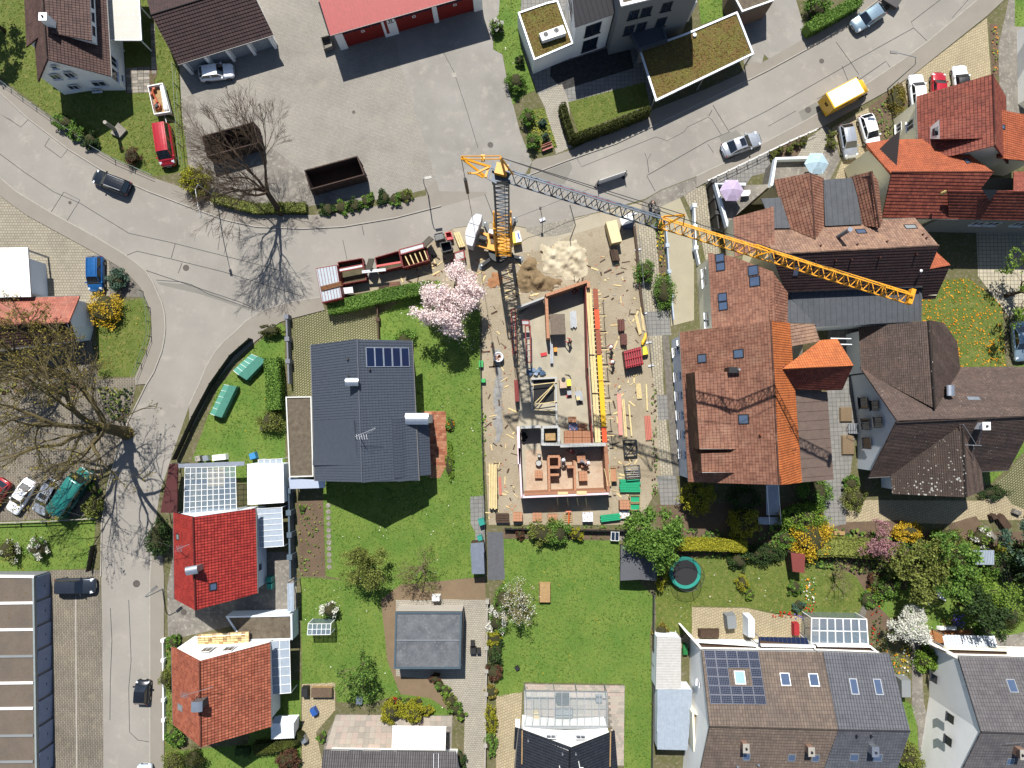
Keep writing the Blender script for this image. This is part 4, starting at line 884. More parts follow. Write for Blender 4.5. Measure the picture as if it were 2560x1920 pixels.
for k in range(5):
 x=985+k*75;p=onplane(fb,x,1428);u,v,n=fb['u'],fb['v'],fb['n']
 w,h=1.02,1.0
 ax=u if abs(u.y)>abs(u.x)else v;ay=v if ax is u else u
 def rc(a,c,k):return[p+ax*s*a/2+ay*t*c/2+n*k for s,t in((-1,-1),(1,-1),(1,1),(-1,1))]
 b=MB();b.hexa(rc(2.15,1.0,.06),rc(2.15,1.0,.14));o=b.build('solar_collector',SOLF,hs);MB().poly(rc(2.02,.86,.145)).build('collector_pane',SOLG,o)
p=onplane(fa,850,1645);vault_chimney(hs,Vector((p.x,p.y,0)),p.z-.4,p.z+1.0,1.15,.6,R(0))
for x,y in((795,1445),(800,1590),(985,1535)):q=onplane(fa if x<900 else fb,x,y);MB().cyl(q,.12,q.z-.1,q.z+.4,8).build('vent_pipe',BLACKP,hs)
T(640,960);p=at(1390,300,5.6);vault_chimney(hs,Vector((p.x,p.y,0)),0,5.5,2.3,1.0,R(0),WHITE)
p=at(905,455,10.2);b=MB();b.tube([at(905,470,8.5),p],.035,6)
for k in range(5):b.bar(p+Vector((-.5+k*.25,.25,-.1-k*.05)),p+Vector((-.35+k*.25,-.3,.05-k*.05)),.02)
b.bar(p+Vector((-.6,0,0)),p+Vector((1.5,.9,-.2)),.03)
for k in range(6):b.bar(p+Vector((.7+k*.15,.25+k*.09,-.1)),p+Vector((.6+k*.15,.55+k*.09,-.1)),.02)
b.build('aerial',STEEL,hs)
q=[onplane(fa,540,325),onplane(fa,850,318),onplane(fa,540,440)]
w=at(500,330,4.6);fr=roofplane(hs,at3([(500,322,4.9),(850,316,8.1),(885,316,8.45),(500,838,4.9)])[:1]+[onplane(fa,505,700),onplane(fa,880,700),at(858,318,8.15)],R_ANTH,None,name='dormer_roof')
P=at3([(258,110,3.0),(482,106,3.0),(500,800,3.0),(290,806,3.0)])
flatbox('flat_garage_annex','flat gravel-roofed annex along the west side of the anthracite house',P,3.0,WHITE,GRAVROOF,plain('rim_light',srgb(214,214,208,.7),.5),cat='garage',rimw=.14)
b=MB();lr=thing('lean_to_roof','pale blue-white lean-to roof below the gravel-roofed annex','lean-to',at(440,870))
roofplane(lr,at3([(292,907,2.3),(597,893,2.3),(597,842,2.7),(285,808,2.7)]),mat('pale_sheet',srgb(196,206,224,.75),.5,.05),None)
for x,y in((310,895),(585,885)):q=at(x,y,2.2);MB().bar((q.x,q.y,0),(q.x,q.y,2.25),.1).build('post',WOODD,lr)
T(0,960);e0,r0,f0=at(1500,1110,4.5),at(1670,1150,9.3),at(2208,1075,4.5)
T(0,1440);e1,r1,f1=at(1508,200,4.5),at(1690,297,9.3),at(2222,150,4.5)
hs,fa,fb,C=gable('red_house','house with bright scarlet tiled roof on the side street',[e0,e1],[r0,r1],[f0,f1],PALEW,R_SCAR,wins=[('b',.75,2.2,.9,1.1),('b',.3,2.2,1.2,1.2)])
skylight(fb,1840,92,.8,.8);T(0,960);skylight(fa,1540,1320,.7,.9,gm=GREYW)
p=onplane(fb,1700,1590);vault_chimney(hs,Vector((p.x,p.y,0)),p.z-.6,p.z+1.0,1.0,.6,R(10),STEEL)
p=at(1540,1425,9.6);b=MB();b.tube([onplane(fa,1560,1450),p],.035,6);b.bar(p,at(1635,1385,9.6),.04)
for k in range(5):b.bar(p+Vector((-.3+k*.15,-.35,-.1)),p+Vector((-.2+k*.15,.35,-.1)),.025)
b.build('aerial',STEEL,hs)
T(0,1440);e0,r0,e1,r1=at(1485,610,4.5),at(1725,737,9.3),at(1498,1282,4.5),at(1737,1477,9.3)
T(640,1440);f0,f1=at(122,575,4.5),at(130,1302,4.5)
hs,fa,fb,C=gable('terracotta_house','house with terracotta tiled roof and white gable balcony on the side street',[e0,e1],[r0,r1],[f0,f1],WHITE,R_TERR,wins=[('s',.62,5.2,1.1,1.7),('s',.38,5.2,1.1,1.7)])
T(0,1440);skylight(fa,1560,1135,.7,1.2,STEEL,GREYW)
p=onplane(fb,1745,1085);vault_chimney(hs,Vector((p.x,p.y,0)),p.z-.4,p.z+1.1,.8,.9,R(90),mat('chimney_slate',srgb(120,112,110,.5),.8))
p=at(1585,1030,10);b=MB();b.tube([onplane(fa,1690,1060),p+Vector((1.4,0,0))],.03,6);b.bar(p+Vector((-.3,-.15,0)),p+Vector((3,.85,0)),.04)
for k in range(6):b.bar(p+Vector((-.1+k*.12,-.3,0)),p+Vector((-.3+k*.12,.3,0)),.025)
b.build('aerial',STEEL,hs)
bp=at3([(1705,505,3.0),(2150,480,3.0),(2150,598,3.0),(1708,612,3.0)])
bal=MB();bal.prism(bp,2.8,3.0);bal.build('balcony_floor',WOOD,hs)
nb=14;b=MB()
for i in range(nb):
 for j in range(3):
  q0=bp[0].lerp(bp[1],(i+.05)/nb).lerp(bp[3].lerp(bp[2],(i+.05)/nb),(j+.05)/3);q1=bp[0].lerp(bp[1],(i+.95)/nb).lerp(bp[3].lerp(bp[2],(i+.95)/nb),(j+.95)/3)
  MB().box(((q0.x+q1.x)/2,(q0.y+q1.y)/2,3.015),(abs(q1.x-q0.x),abs(q1.y-q0.y),.03)).build('deck_tile',WOODP if(i*7+j*3)%4 else WOOD,hs)
b=MB();b.tube([p+Vector((0,0,1))for p in(bp[3],bp[0],bp[1],bp[2])],.03,5)
for i in range(9):q=bp[0].lerp(bp[1],i/8);b.tube([q,q+Vector((0,0,1))],.02,5)
b.build('balcony_railing',WHITEP,hs)
T(0,1440)
gr=thing('garage_row','long row of flat-roofed garages with pale blue doors in the lower left','garages',at(200,900))
P=at3([(-500,-5,2.8),(298,5,2.8),(330,2100,2.8),(-500,2100,2.8)])
G_MOSS=mat('mossy_roof_gravel',srgb(150,134,118,.40),.95,.35,.5,16,c2=srgb(134,122,110,.4),bump=1,bs=26,c3=srgb(128,104,50,.4),patch=.06)
b=MB();b.prism(P,2.6,2.8);b.build('roof',G_MOSS,gr)
b=MB();band(b,[P[0],P[1]],.25,2.6,2.95);b.build('roof_edge',WHITEP,gr)
b=MB();band(b,[P[1]+Vector((-.1,0,0)),P[2]+Vector((-.1,0,0))],.2,2.5,2.92);b.build('front_fascia',plain('grey_fascia',srgb(150,160,160,.6),.5),gr)
for i,y in enumerate((230,460,690,920,1140,1375,1600)):
 q0,q1=at(-500,y+10,2.8),at(290,y,2.8);MB().hexa(*[[Vector((p.x,p.y+s,z))for p,s in((q0,-.13),(q1,-.13),(q1,.13),(q0,.13))]for z in(2.8,2.93)]).build('party_kerb',WHITEP if i in(0,1,3,4)else GREYW,gr)
w0,w1=P[1]+Vector((-.12,0,0)),P[2]+Vector((-.12,0,0));b=MB();b.hexa([(w0.x-6,w0.y,0),(w0.x,w0.y,0),(w1.x,w1.y,0),(w1.x-6,w1.y,0)],[(w0.x-6,w0.y,2.55),(w0.x,w0.y,2.55),(w1.x,w1.y,2.55),(w1.x-6,w1.y,2.55)]);b.build('wall',GREYW,gr)
DOORB=plain('pale_blue_door',srgb(150,168,204,.62),.5)
ys=[5,225,440,650,870,1090,1310,1530,1750,1960]
for i in range(len(ys)-1):
 a,c=at(305,ys[i]+5,2.7),at(305,ys[i+1]-5,2.7);x=w0.x+(w1.x-w0.x)*(i+.5)/9
 o=MB().hexa([(x-.02,a.y-.06,.03),(x+.06,a.y-.06,.03),(x+.06,c.y+.06,.03),(x-.02,c.y+.06,.03)],[(x-.02,a.y-.06,2.45),(x+.06,a.y-.06,2.45),(x+.06,c.y+.06,2.45),(x-.02,c.y+.06,2.45)]).build('garage_door',DOORB,gr)
 MB().box((x+.08,(a.y+c.y)/2,1.0),(.04,.25,.05)).build('handle',BLACKP,o)
T(0,480)
fl=flatbox('white_canopy','white flat canopy roof at the left edge above the paved car park',at3([(-300,486,4),(242,480,4),(270,906,4),(-300,916,4)]),4.0,None,mat('white_membrane',srgb(224,220,210,.74),.6,.05),WHITEP,cat='canopy',rimw=.12,rimh=.06)
for x,y in((225,500),(250,880),(-200,500)):q=at(x,y,3.9);MB().bar((q.x,q.y,0),(q.x,q.y,3.86),.2).build('post',STEEL,fl)
q=at3([(20,560,3.8),(210,560,3.8),(230,880,3.8),(20,880,3.8)]);MB().prism(q,0,3.6).build('kiosk',PALEW,fl)
e,r,f=at3([(-300,935,3.2),(690,900,3.2)]),at3([(-300,1165,5.2),(592,1132,5.2)]),at3([(-300,1400,3.2),(655,1285,3.2)])
hs,fa,fb,C=gable('small_tiled_house','small house with red tiled roof half hidden by the bare tree at the left edge',e,r,f,PALEW,R_PALE,R_BROWN,og=.3)
T(640,1440)
P=at3([(1205,308,3.0),(1780,308,3.0),(1768,800,3.0),(1192,800,3.0)])
gz=flatbox('dark_flat_garage','double garage with weathered dark flat roof among the gardens',P,3.0,mat('beige_wall',srgb(206,198,186,.6),.8,.05),TARROOF,plain('slate_blue_rim',srgb(92,112,124,.5),.5,.2),cat='garage',rimw=.2)
q0,q1=P[0].lerp(P[3],.5),P[1].lerp(P[2],.5);b=MB();band(b,[q0,q1],.12,3.0,3.1);b.build('roof_joint',STEEL,gz)
MB().hexa([(P[1].x+.01,P[1].y-.3,.05),(P[2].x+.01,P[2].y+.3,.05),(P[2].x+.06,P[2].y+.3,.05),(P[1].x+.06,P[1].y-.3,.05)],[(P[1].x+.01,P[1].y-.3,2.4),(P[2].x+.01,P[2].y+.3,2.4),(P[2].x+.06,P[2].y+.3,2.4),(P[1].x+.06,P[1].y-.3,2.4)]).build('garage_door',plain('dark_door',srgb(70,80,92,.5),.5),gz)
e,r,f=at3([(1732,1520,3.1),(580,1506,3.1)]),at3([(1790,2150,5.6),(520,2150,5.6)]),at3([(1740,2700,3.1),(560,2700,3.1)])
hs,fa,fb,C=gable('grey_roof_bungalow','bungalow with grey ribbed roof cut off by the bottom edge',e,r,f,WHITE,R_GREYL,pitch=None,ribs=.25,ribw=.09,ribh=.05,oh=1.1,wins=[('a',u,1.3,1.6,1.6)for u in(.3,.55,.8)])
b=MB();rp=[onplane(fa,1555,1530+k*40)for k in range(8)]
b.bar(rp[0]+Vector((-.25,0,.12)),rp[-1]+Vector((-.25,0,.12)),.04);b.bar(rp[0]+Vector((.3,0,.12)),rp[-1]+Vector((.3,0,.12)),.04)
for q in rp:b.bar(q+Vector((-.25,0,.12)),q+Vector((.3,0,.12)),.04)
b.build('roof_ladder',STEEL,hs)
aw=thing('awning','wide white awning stretched over the slab terrace of the bungalow','awning',at(1400,1400))
roofplane(aw,at3([(1180,1298,2.2),(1642,1304,2.2),(1636,1508,2.85),(1172,1502,2.85)]),mat('awning_cloth',srgb(232,228,218,.78),.8,.04),None,name='awning_cloth',thick=.03)
b=MB();b.tube(at3([(1176,1297,2.3),(1646,1303,2.3)]),.05,6);b.build('front_bar',WHITEP,aw)
for x in(1260,1560):q=at(x,1306,2.3);MB().bar(q,at(x,1500,3.0),.05).build('folding_arm',WHITEP,aw)
T(1280,1440)
e,r,f=at3([(62,1318,4.6),(-40,2300,4.6)]),at3([(498,1490,8.0),(490,2300,8.0)]),at3([(872,1330,4.6),(960,2300,4.6)])
hs,fa,fb,C=gable('black_roof_house','white gabled house with black tiled roof at the bottom edge',e,r,f,WHITE,R_BLACK,wins=[('s',.32,5.6,1.1,.9),('s',.66,5.6,1.1,1.0)],og=.35)
for x,y in((435,1530),(550,1530),(140,1415)):fr=fa if x<500 else fb;q=onplane(fr,x,y);MB().cyl(q,.09,q.z-.1,q.z+.4,8).build('vent_pipe',STEEL,hs)
for x,y in((575,1600),(410,1640)):fr=fa if x<500 else fb;q=onplane(fr,x,y);MB().tube([q,q+Vector((0,0,1.5)),q+Vector((.35,.1,1.6))],.05,6).build('vent_mast',WHITEP,hs)
for x0,y0,x1,y1 in((88,1330,85,1620),(850,1345,845,1640)):
 fr=fa if x0<500 else fb;b=MB();b.bar(onplane(fr,x0,y0)+Vector((0,0,.15)),onplane(fr,x1,y1)+Vector((0,0,.15)),.12,.08);b.build('snow_guard',WOOD,hs)
gt=thing('glass_terrace','glazed terrace roof with slim white bars in front of the black-roofed house','conservatory',at(460,1150))
z0,z1=2.5,3.2;Pn=at3([(108,992,z0),(818,1000,z0)]);Ps=at3([(108,1308,z1),(822,1308,z1)])
GLZ=glassm('terrace_glass',(.3,.36,.38,1),.3)
for i in range(11):
 a0,a1,c0,c1=Pn[0].lerp(Pn[1],(i+.06)/11),Pn[0].lerp(Pn[1],(i+.94)/11),Ps[0].lerp(Ps[1],(i+.06)/11),Ps[0].lerp(Ps[1],(i+.94)/11)
 for s,t in((.0,.49),(.51,1)):MB().poly([a0.lerp(c0,s),a1.lerp(c1,s),a1.lerp(c1,t),a0.lerp(c0,t)]).build('glass_pane',GLZ,gt)
for i in range(12):MB().bar(Pn[0].lerp(Pn[1],i/11),Ps[0].lerp(Ps[1],i/11),.07,.1).build('glazing_bar',STEEL,gt)
b=MB();b.bar(Pn[0],Pn[1],.12,.14);b.bar(Ps[0],Ps[1],.3,.12);m0,m1=Pn[0].lerp(Ps[0],.5),Pn[1].lerp(Ps[1],.5);b.bar(m0,m1,.06,.08);b.build('frame_beam',STEEL,gt)
for i in(0,4,7,11):q=Pn[0].lerp(Pn[1],i/11);MB().bar((q.x,q.y,0),(q.x,q.y,z0),.09).build('post',STEEL,gt)
q=thing('porch_wing','low black-roofed porch with white walls at the left of the black-roofed house','porch',at(20,1450))
roofplane(q,at3([(15,1500,2.6),(60,1490,2.6),(62,1320,3.4),(25,1310,3.4)]),R_BLACK,None);wallring(q,at3([(20,1500,2.5),(70,1500,2.5),(70,1320,2.5),(30,1315,2.5)]),WHITE)
T(1280,1440);e0,r0,f0=at(1636,642,5.5),at(1706,1300,8.8),at(1560,2000,5.5)
T(1920,1440);e1,r1=at(472,655,5.5),at(605,1330,8.8);f1=at(340,2030,5.5)
hs,fa,fb,C=gable('brown_terrace_house','terraced house with grey-brown tiles and a field of solar panels',[e0,e1],[r0,r1],[f0,f1],WHITE,R_GREYB,og=.12,wins=[('s',.22,4.6,.6,.9)])
T(1280,1440)
PVG=plain('solar_cell_glass',srgb(48,54,74,.45),.15,0,.7);PVF=plain('solar_frame',srgb(120,128,146,.5),.4,.4)
u,v,n=fa['u'],fa['v'],fa['n']
xs0,xs1=1655,2128;ys0,ys1=640,1105
c00,c10,c01,c11=onplane(fa,1655,640),onplane(fa,2125,648),onplane(fa,1712,1105),onplane(fa,2198,1112)
b_cells=[]
for i in range(5):
 for j in range(6):
  if i in(2,3)and j in(2,3):continue
  def P5(s,t):return c00.lerp(c10,s).lerp(c01.lerp(c11,s),t)+n*.12
  s0,s1,t0,t1=(i+.02)/5,(i+.98)/5,(j+.025)/6,(j+.975)/6
  q=[P5(s0,t0),P5(s1,t0),P5(s1,t1),P5(s0,t1)]
  o=MB().hexa([p-n*.05 for p in q],q).build('solar_panel',PVF,hs)
  b=MB()
  for a in range(6):
   for c in range(4):
    def L5(x,y):return P5(s0+(s1-s0)*x,t0+(t1-t0)*y)+n*.004
    x0,x1,y0,y1=.035+a*.157,.035+a*.157+.145,.04+c*.232,.04+c*.232+.215;b.poly([L5(x0,y0),L5(x1,y0),L5(x1,y1),L5(x0,y1)])
  b.build('solar_cells',PVG,o)
skylight(fa,1968,878,1.15,1.35,FRAME,glassm('bright_pane',srgb(150,180,220,.7),1.0,.1))
T(1920,1440)
for x,y in((148,893),(395,898)):skylight(fa,x,y,1.05,1.3,FRAME);
for x,y in((203,1568),(410,1572)):skylight(fb,x,y,.8,.9,STEEL)
p=onplane(fb,340,1480);chimney(hs,Vector((p.x,p.y,0)),p.z-.6,p.z+1.0,.55,.8,mat('brick_banded',srgb(190,150,130,.5),.8,.3,6),0,G_KERB)
T(1280,1440);p=onplane(fb,1995,1450);chimney(hs,Vector((p.x,p.y,0)),p.z-.6,p.z+1.0,.55,.8,mat('brick_banded',srgb(190,150,130,.5),.8,.3,6),0,G_KERB)
skylight(fb,2025,1560,.8,.9,STEEL);
for x,y in((1945,1640),(2125,1625)):q=onplane(fb,x,y);MB().cyl(q,.14,q.z-.1,q.z+.25,8).build('vent_pipe',STEEL,hs)
a_,c_=C[0],C[3]
pb=at3([(1548,1160,2.9),(1650,1200,2.9),(1660,1500,2.9),(1560,1490,2.9)])
T(1920,1440);e0,r0,f0=at(474,655,5.5),at(607,1331,8.82),at(345,2030,5.5);e1,r1,f1=at(1048,676,5.5),at(1228,1340,8.82),at(980,2050,5.5)
h2,fa2,fb2,C2=gable('grey_terrace_house','terraced house with smooth blue-grey tiles and two tall roof windows',[e0,e1],[r0,r1],[f0,f1],WHITE,R_GREY,og=.05)
for x,y in((742,955),(950,958)):skylight(fa2,x,y,.85,1.6,STEEL)
for x,y in((742,1565),(945,1568)):skylight(fb2,x,y,.95,.95,STEEL)
p=onplane(fb2,885,1480);chimney(h2,Vector((p.x,p.y,0)),p.z-.6,p.z+1.0,.6,.9,ZINC,0,ZINC)
for x,y in((760,1375),(885,1375)):q=onplane(fb2,x,y);MB().cyl(q,.1,q.z-.1,q.z+.4,8).build('vent_pipe',BLACKP,h2)
e0,r0,f0=at(1642,697,5.5),at(1842,1347,9.3),at(1520,2000,5.5);e1,r1,f1=at(2700,720,5.5),at(2900,1385,9.3),at(2600,2020,5.5)
h3,fa3,fb3,C3=gable('white_terrace_house','white-walled terraced house with grey-brown ribbed tiles at the right bottom corner',[e0,e1],[r0,r1],[f0,f1],WHITE,R_GREYL,og=.1,wins=[('s',.22,1.5,.9,1.2),('s',.42,5.0,.9,1.2),('s',.58,5.0,.9,1.2)],fm=FRAMED)
skylight(fa3,2108,950,.95,1.35,STEEL);skylight(fb3,2090,1600,.8,.9,STEEL)
p=onplane(fb3,2140,1500);chimney(h3,Vector((p.x,p.y,0)),p.z-.6,p.z+1.1,.6,.9,mat('brick_banded',srgb(190,150,130,.5),.8,.3,6),0,G_KERB,2)
q=onplane(fb3,2055,1430);MB().bar(q+Vector((-.4,0,.5)),q+Vector((1.4,.35,.9)),.03).build('aerial',STEEL,h3)
def ledge(hs,pts,z,m,nm='balcony',th=.22):
 b=MB();b.prism(at3([(x,y,z)for x,y in pts]),z-th,z);return b.build(nm,m,hs)
T(1280,1440);ledge(hs,[(1605,555),(2108,598),(2108,635),(1640,632)],3.0,WOODD,'balcony_floor');
b=MB();band(b,at3([(1600,556,3),(2110,590,3)]),.2,3.0,3.5);b.build('balcony_parapet',WHITEP,hs)
b=MB();q0,q1=at(1535,530,5.4),at(1640,640,5.4);b.hexa([(q0.x,q0.y,0),(q1.x,q1.y,0),(q1.x+.25,q1.y,0),(q0.x+.25,q0.y,0)],[(q0.x,q0.y,3.2),(q1.x,q1.y,5.2),(q1.x+.25,q1.y,5.2),(q0.x+.25,q0.y,3.2)]);b.build('wing_wall',WHITE,hs)
T(1920,1440);ledge(hs,[(-70,560),(400,600),(395,650),(-70,640)],3.0,WOODD,'balcony_floor');b=MB();band(b,at3([(-70,590,3),(395,600,3)]),.2,3.0,3.5);b.build('balcony_parapet',WHITEP,hs)
ledge(h2,[(410,585),(880,590),(940,655),(415,652)],3.0,WOODD,'balcony_floor');b=MB();band(b,at3([(410,590,3),(870,598,3),(940,660,3)]),.2,3.0,3.5);b.build('balcony_parapet',WHITEP,h2)
ledge(h3,[(1520,612),(2060,622),(2060,690),(1600,688)],3.0,WOODD,'balcony_floor');b=MB();band(b,at3([(1515,612,3),(2060,630,3)]),.25,3.0,3.5);b.build('balcony_parapet',CREAM,h3)
b=MB();q0,q1=at(1405,590,3.6),at(1640,697,5.4);b.hexa([(q0.x,q0.y,0),(q1.x,q1.y,0),(q1.x+.25,q1.y,0),(q0.x+.25,q0.y,0)],[(q0.x,q0.y,3.4),(q1.x,q1.y,5.3),(q1.x+.25,q1.y,5.3),(q0.x+.25,q0.y,3.4)]);b.build('wing_wall',WHITE,h3)
ledge(h3,[(2062,620),(2500,640),(2500,690),(2070,690)],3.1,WHITEP,'canopy')
T(1280,1440);ob=thing('corner_balcony','narrow side balcony with orange floor beside the grey-brown terraced house','balcony',at(1600,1330))
P=at3([(1548,1160,3.0),(1655,1195,3.0),(1700,1300,3.0),(1655,1500,3.0),(1560,1485,3.0)])
MB().prism([P[0],P[1],P[3],P[4]],2.8,3.0).build('balcony_floor',mat('orange_floor',srgb(206,146,92,.5),.8,.15,2),ob)
b=MB();band(b,[P[1],P[0],P[4],P[3]],.22,0,3.9);b.build('parapet',CREAM,ob)
#vehicles
CARGLASS=plain('car_glass',srgb(26,32,40,.6),.05,0,.9,.5)
TYRE=plain('tyre_rubber',srgb(30,30,32,.6),.8);RIM=plain('wheel_rim',srgb(170,172,176,.7),.3,.8)
HEADL=plain('headlight_lens',srgb(220,226,232,.8),.1,0,.8);TAILL=plain('tail_light_lens',srgb(150,24,24,.6),.2,0,.8)
PLASTIC=plain('black_trim',srgb(36,37,40,.6),.5);PLATE=plain('number_plate',srgb(226,226,220,.8),.5)
def paint(name,c,metal=.3):return plain('paint_'+name,c,.28,metal,.5,.6)
CARS={'hatch':(4.2,1.78,1.48,.27,.43,.84,.97,.88,.95,.98),'sedan':(4.75,1.83,1.45,.29,.44,.70,.87,.86,.93,.96),'estate':(4.75,1.82,1.50,.27,.41,.90,.975,.86,.93,.96),'mpv':(4.3,1.80,1.64,.19,.38,.91,.975,.95,1.0,1.02),'suv':(4.4,1.84,1.62,.26,.40,.86,.97,1.0,1.05,1.06),'mini':(2.75,1.62,1.54,.2,.40,.84,.97,.92,.98,1.0),'van':(5.1,1.95,1.98,.14,.29,.965,.99,1.1,1.15,1.15),'cabrio':(4.0,1.75,1.38,.31,.45,.62,.80,.84,.9,.92)}
def car(typ,label,px,heading,pm,group=None,roofm=None,sun=False,name=None,cat='car',scale=1.0,rails=False,ribs=0):
 L,Wd,Hh,a,b_,c_,d_,hz,bz,dz=CARS[typ]
 p=at(px[0],px[1],.75);dx,dy=heading;rz=math.atan2(-dy,dx)
 t=thing(name or{'van':'van'}.get(typ,'parked_car'),label,cat,(p.x,p.y,.016),group,rz);t.scale=(scale,)*3
 X=lambda s:L*(.5-s);w=Wd/2
 st=[(0,.62,hz*.62),(.012,.78,hz*.74),(.04,.90,hz*.86),(.10,.97,hz*.94),(a*.75,1,hz),(a,1,bz),((a+d_)/2,1.0,bz),(min(d_,.93),.99,dz),(.955,.96,dz*.985),(.985,.88,dz*.93),(1,.74,dz*.72)]
 B=MB();rings=[]
 for s,k,z in st:
  y=w*k;x=X(s);lo=.22 if .02<s<.98 else .34
  ring=[(x,-y*.93,lo),(x,-y,.45),(x,-y,z*.72),(x,-y*.95,z*.93),(x,-y*.78,z),(x,0,z+.03),(x,y*.78,z),(x,y*.95,z*.93),(x,y,z*.72),(x,y,.45),(x,y*.93,lo)]
  rings.append(len(B.v));B.v+=ring
 n=11
 for r0,r1 in zip(rings,rings[1:]):
  for k in range(n-1):B.f.append((r0+k,r1+k,r1+k+1,r0+k+1));B.m.append(0);B.uv+=[(0,0)]*4
  B.f.append((r0+n-1,r1+n-1,r1,r0));B.m.append(0);B.uv+=[(0,0)]*4
 for r0,rev in((rings[0],1),(rings[-1],0)):B.f.append(tuple(range(r0,r0+n))[::-1 if rev else 1]);B.m.append(0);B.uv+=[(0,0)]*n
 body=B.build('body',pm,t,True,True)
 y0,y1=w*.90,w*.74;zb,zr=bz+.0,Hh
 F0,F1=[(X(a),-y0*.96,zb),(X(a),y0*.96,zb)],[(X(b_),y1,zr-.05),(X(b_),-y1,zr-.05)]
 Rb,Rt=[(X(d_),y0*.94,max(zb,dz)),(X(d_),-y0*.94,max(zb,dz))],[(X(c_),-y1,zr-.06),(X(c_),y1,zr-.06)]
 V=Vector
 def shr(q,k=.07):
  m=sum((V(p)for p in q),V((0,0,0)))/4;return[m+(V(p)-m)*(1-k)for p in q]
 cab=MB();ws=F0+F1;rw=Rb+Rt;ls=[F0[1],Rb[0],Rt[1],F1[0]];rs=[Rb[1],F0[0],F1[1],Rt[0]]
 for q in(ws,rw,ls,rs):cab.poly(q)
 N_=5
 for i in range(N_):
  for j in range(4):
   def RP(i,j):
    s,u=i/N_,j/4;x=X(b_)+(X(c_)-X(b_))*s;y=-y1+2*y1*u
    return(x,y,zr-.055+.06*(1-(2*u-1)**2)*(.6+.4*(1-(2*s-1)**2))+.02*(1-(2*s-1)**2))
   cab.poly([RP(i,j),RP(i+1,j),RP(i+1,j+1),RP(i,j+1)])
 cab.build('cabin',roofm or pm,t,False,True)
 cm=V((X((b_+c_)/2),0,(zb+zr)/2))
 def gl(q,nm,k=.08):
  q=shr(q,k);nn=(V(q[1])-V(q[0])).cross(V(q[3])-V(q[0])).normalized();m=sum(q,V((0,0,0)))/4
  if(m-cm).dot(nn)<0:nn=-nn
  MB().poly([p+nn*.012 for p in q]).build(nm,CARGLASS,t,False,True)
 gl(ws,'windscreen',.07);gl(rw,'rear_window',.12)
 for q in(ls,rs):
  A,Bq,Cq,D=[V(p)for p in q]
  for s0,s1 in((.02,.47),(.5,.97))if typ not in('mini','cabrio')else((.04,.95),):
   gl([A.lerp(Bq,s0),A.lerp(Bq,s1),D.lerp(Cq,s1),D.lerp(Cq,s0)],'side_window',.1)
 if sun:
  xs=X(b_+(c_-b_)*.3);MB().box((xs,0,zr+.03),(L*.13,y1*1.3,.03)).build('sunroof',CARGLASS,t,local=True)
 if rails:
  for s in(-1,1):MB().bar((X(b_+.03),s*y1*.95,zr+.03),(X(c_-.02),s*y1*.95,zr+.03),.05,.05).build('roof_rail',STEEL,t,local=True)
 for k in range(ribs):
  yy=-y1*.8+1.6*y1*k/(ribs-1);MB().bar((X(b_+.04),yy,zr+.02),(X(c_-.02),yy,zr+.02),.04,.03).build('roof_rib',pm,t,local=True)
 for s in(-1,1):
  MB().hexa([(X(.03),s*w*.55,hz*.62),(X(.03),s*w*.88,hz*.62),(X(.085),s*w*.955,hz*.66),(X(.1),s*w*.6,hz*.66)],[(X(.035),s*w*.56,hz*.84),(X(.045),s*w*.86,hz*.82),(X(.11),s*w*.93,hz*.97),(X(.11),s*w*.62,hz*.985)]).build('headlight',HEADL,t,local=True)
  MB().box((X(.972),s*w*.78,dz*.83),(.12,w*.26,.2),0).build('tail_light',TAILL,t,local=True)
  mm=MB();mm.box((X(a+.055),s*(w*.93+.1),bz+.03),(.16,.2,.13));mm.build('wing_mirror',pm,t,local=True)
  for xx in(.185,.80):
   W_=MB();W_.tube([(X(xx),s*(w-.2),.31),(X(xx),s*(w+.012),.31)],.315,16);o=W_.build('wheel',TYRE,t,local=True)
   W_=MB();W_.tube([(X(xx),s*(w+.0),.31),(X(xx),s*(w+.022),.31)],.2,12);W_.build('rim',RIM,o,local=True)
 MB().box((L/2-.01,0,.45),(.04,.5,.11)).build('number_plate',PLATE,t,local=True)
 MB().box((L/2-.012,0,hz*.66),(.05,w*.9,.12)).build('grille',PLASTIC,t,local=True)
 return t
C_WHITE=paint('white',srgb(232,234,238,.85),0);C_SILV=paint('silver',srgb(196,200,206,.75),.6);C_BLK=paint('black',srgb(34,38,46,.6),.3)
C_RED=paint('red',srgb(186,30,44,.6),.1);C_BLUE=paint('blue',srgb(38,108,176,.62),.4);C_DGREY=paint('dark_grey',srgb(70,78,90,.5),.5)
C_ICE=paint('ice_blue',srgb(164,188,202,.7),.6);C_TEAL=paint('teal',srgb(44,132,122,.55),.1);C_PALEB=paint('pale_blue',srgb(196,212,232,.75),.3)
T(0,0)
car('hatch','white compact car parked in the garage row shadow',(1867,622),(325,-42),C_WHITE)
v=car('van','red transporter van hitched to a white trailer on the garden drive',(1428,1258),(62,372),C_RED,cat='van',ribs=3)
car('estate','black estate car driving on the curved road beside the corner garden',(962,1575),(-335,-130),C_BLK,rails=True)
T(0,480);car('mpv','blue compact van parked at the edge of the paved car park',(825,706),(8,300),C_BLUE,ribs=3)
T(0,960)
car('hatch','red car half out of frame at the left edge of the car park',(-40,965),(-155,250),C_RED)
car('sedan','white saloon parked between the red car and the silver one',(178,972),(-152,250),C_WHITE,scale=.94)
car('suv','silver car with dark panoramic roof parked next to the teal van',(405,975),(-140,270),C_SILV,sun=True)
T(0,1440)
car('estate','dark grey estate car parked across the garage drive',(645,88),(390,-5),C_DGREY)
car('mini','tiny black two-seater car parked on the side street',(1228,1003),(8,-220),C_BLK)
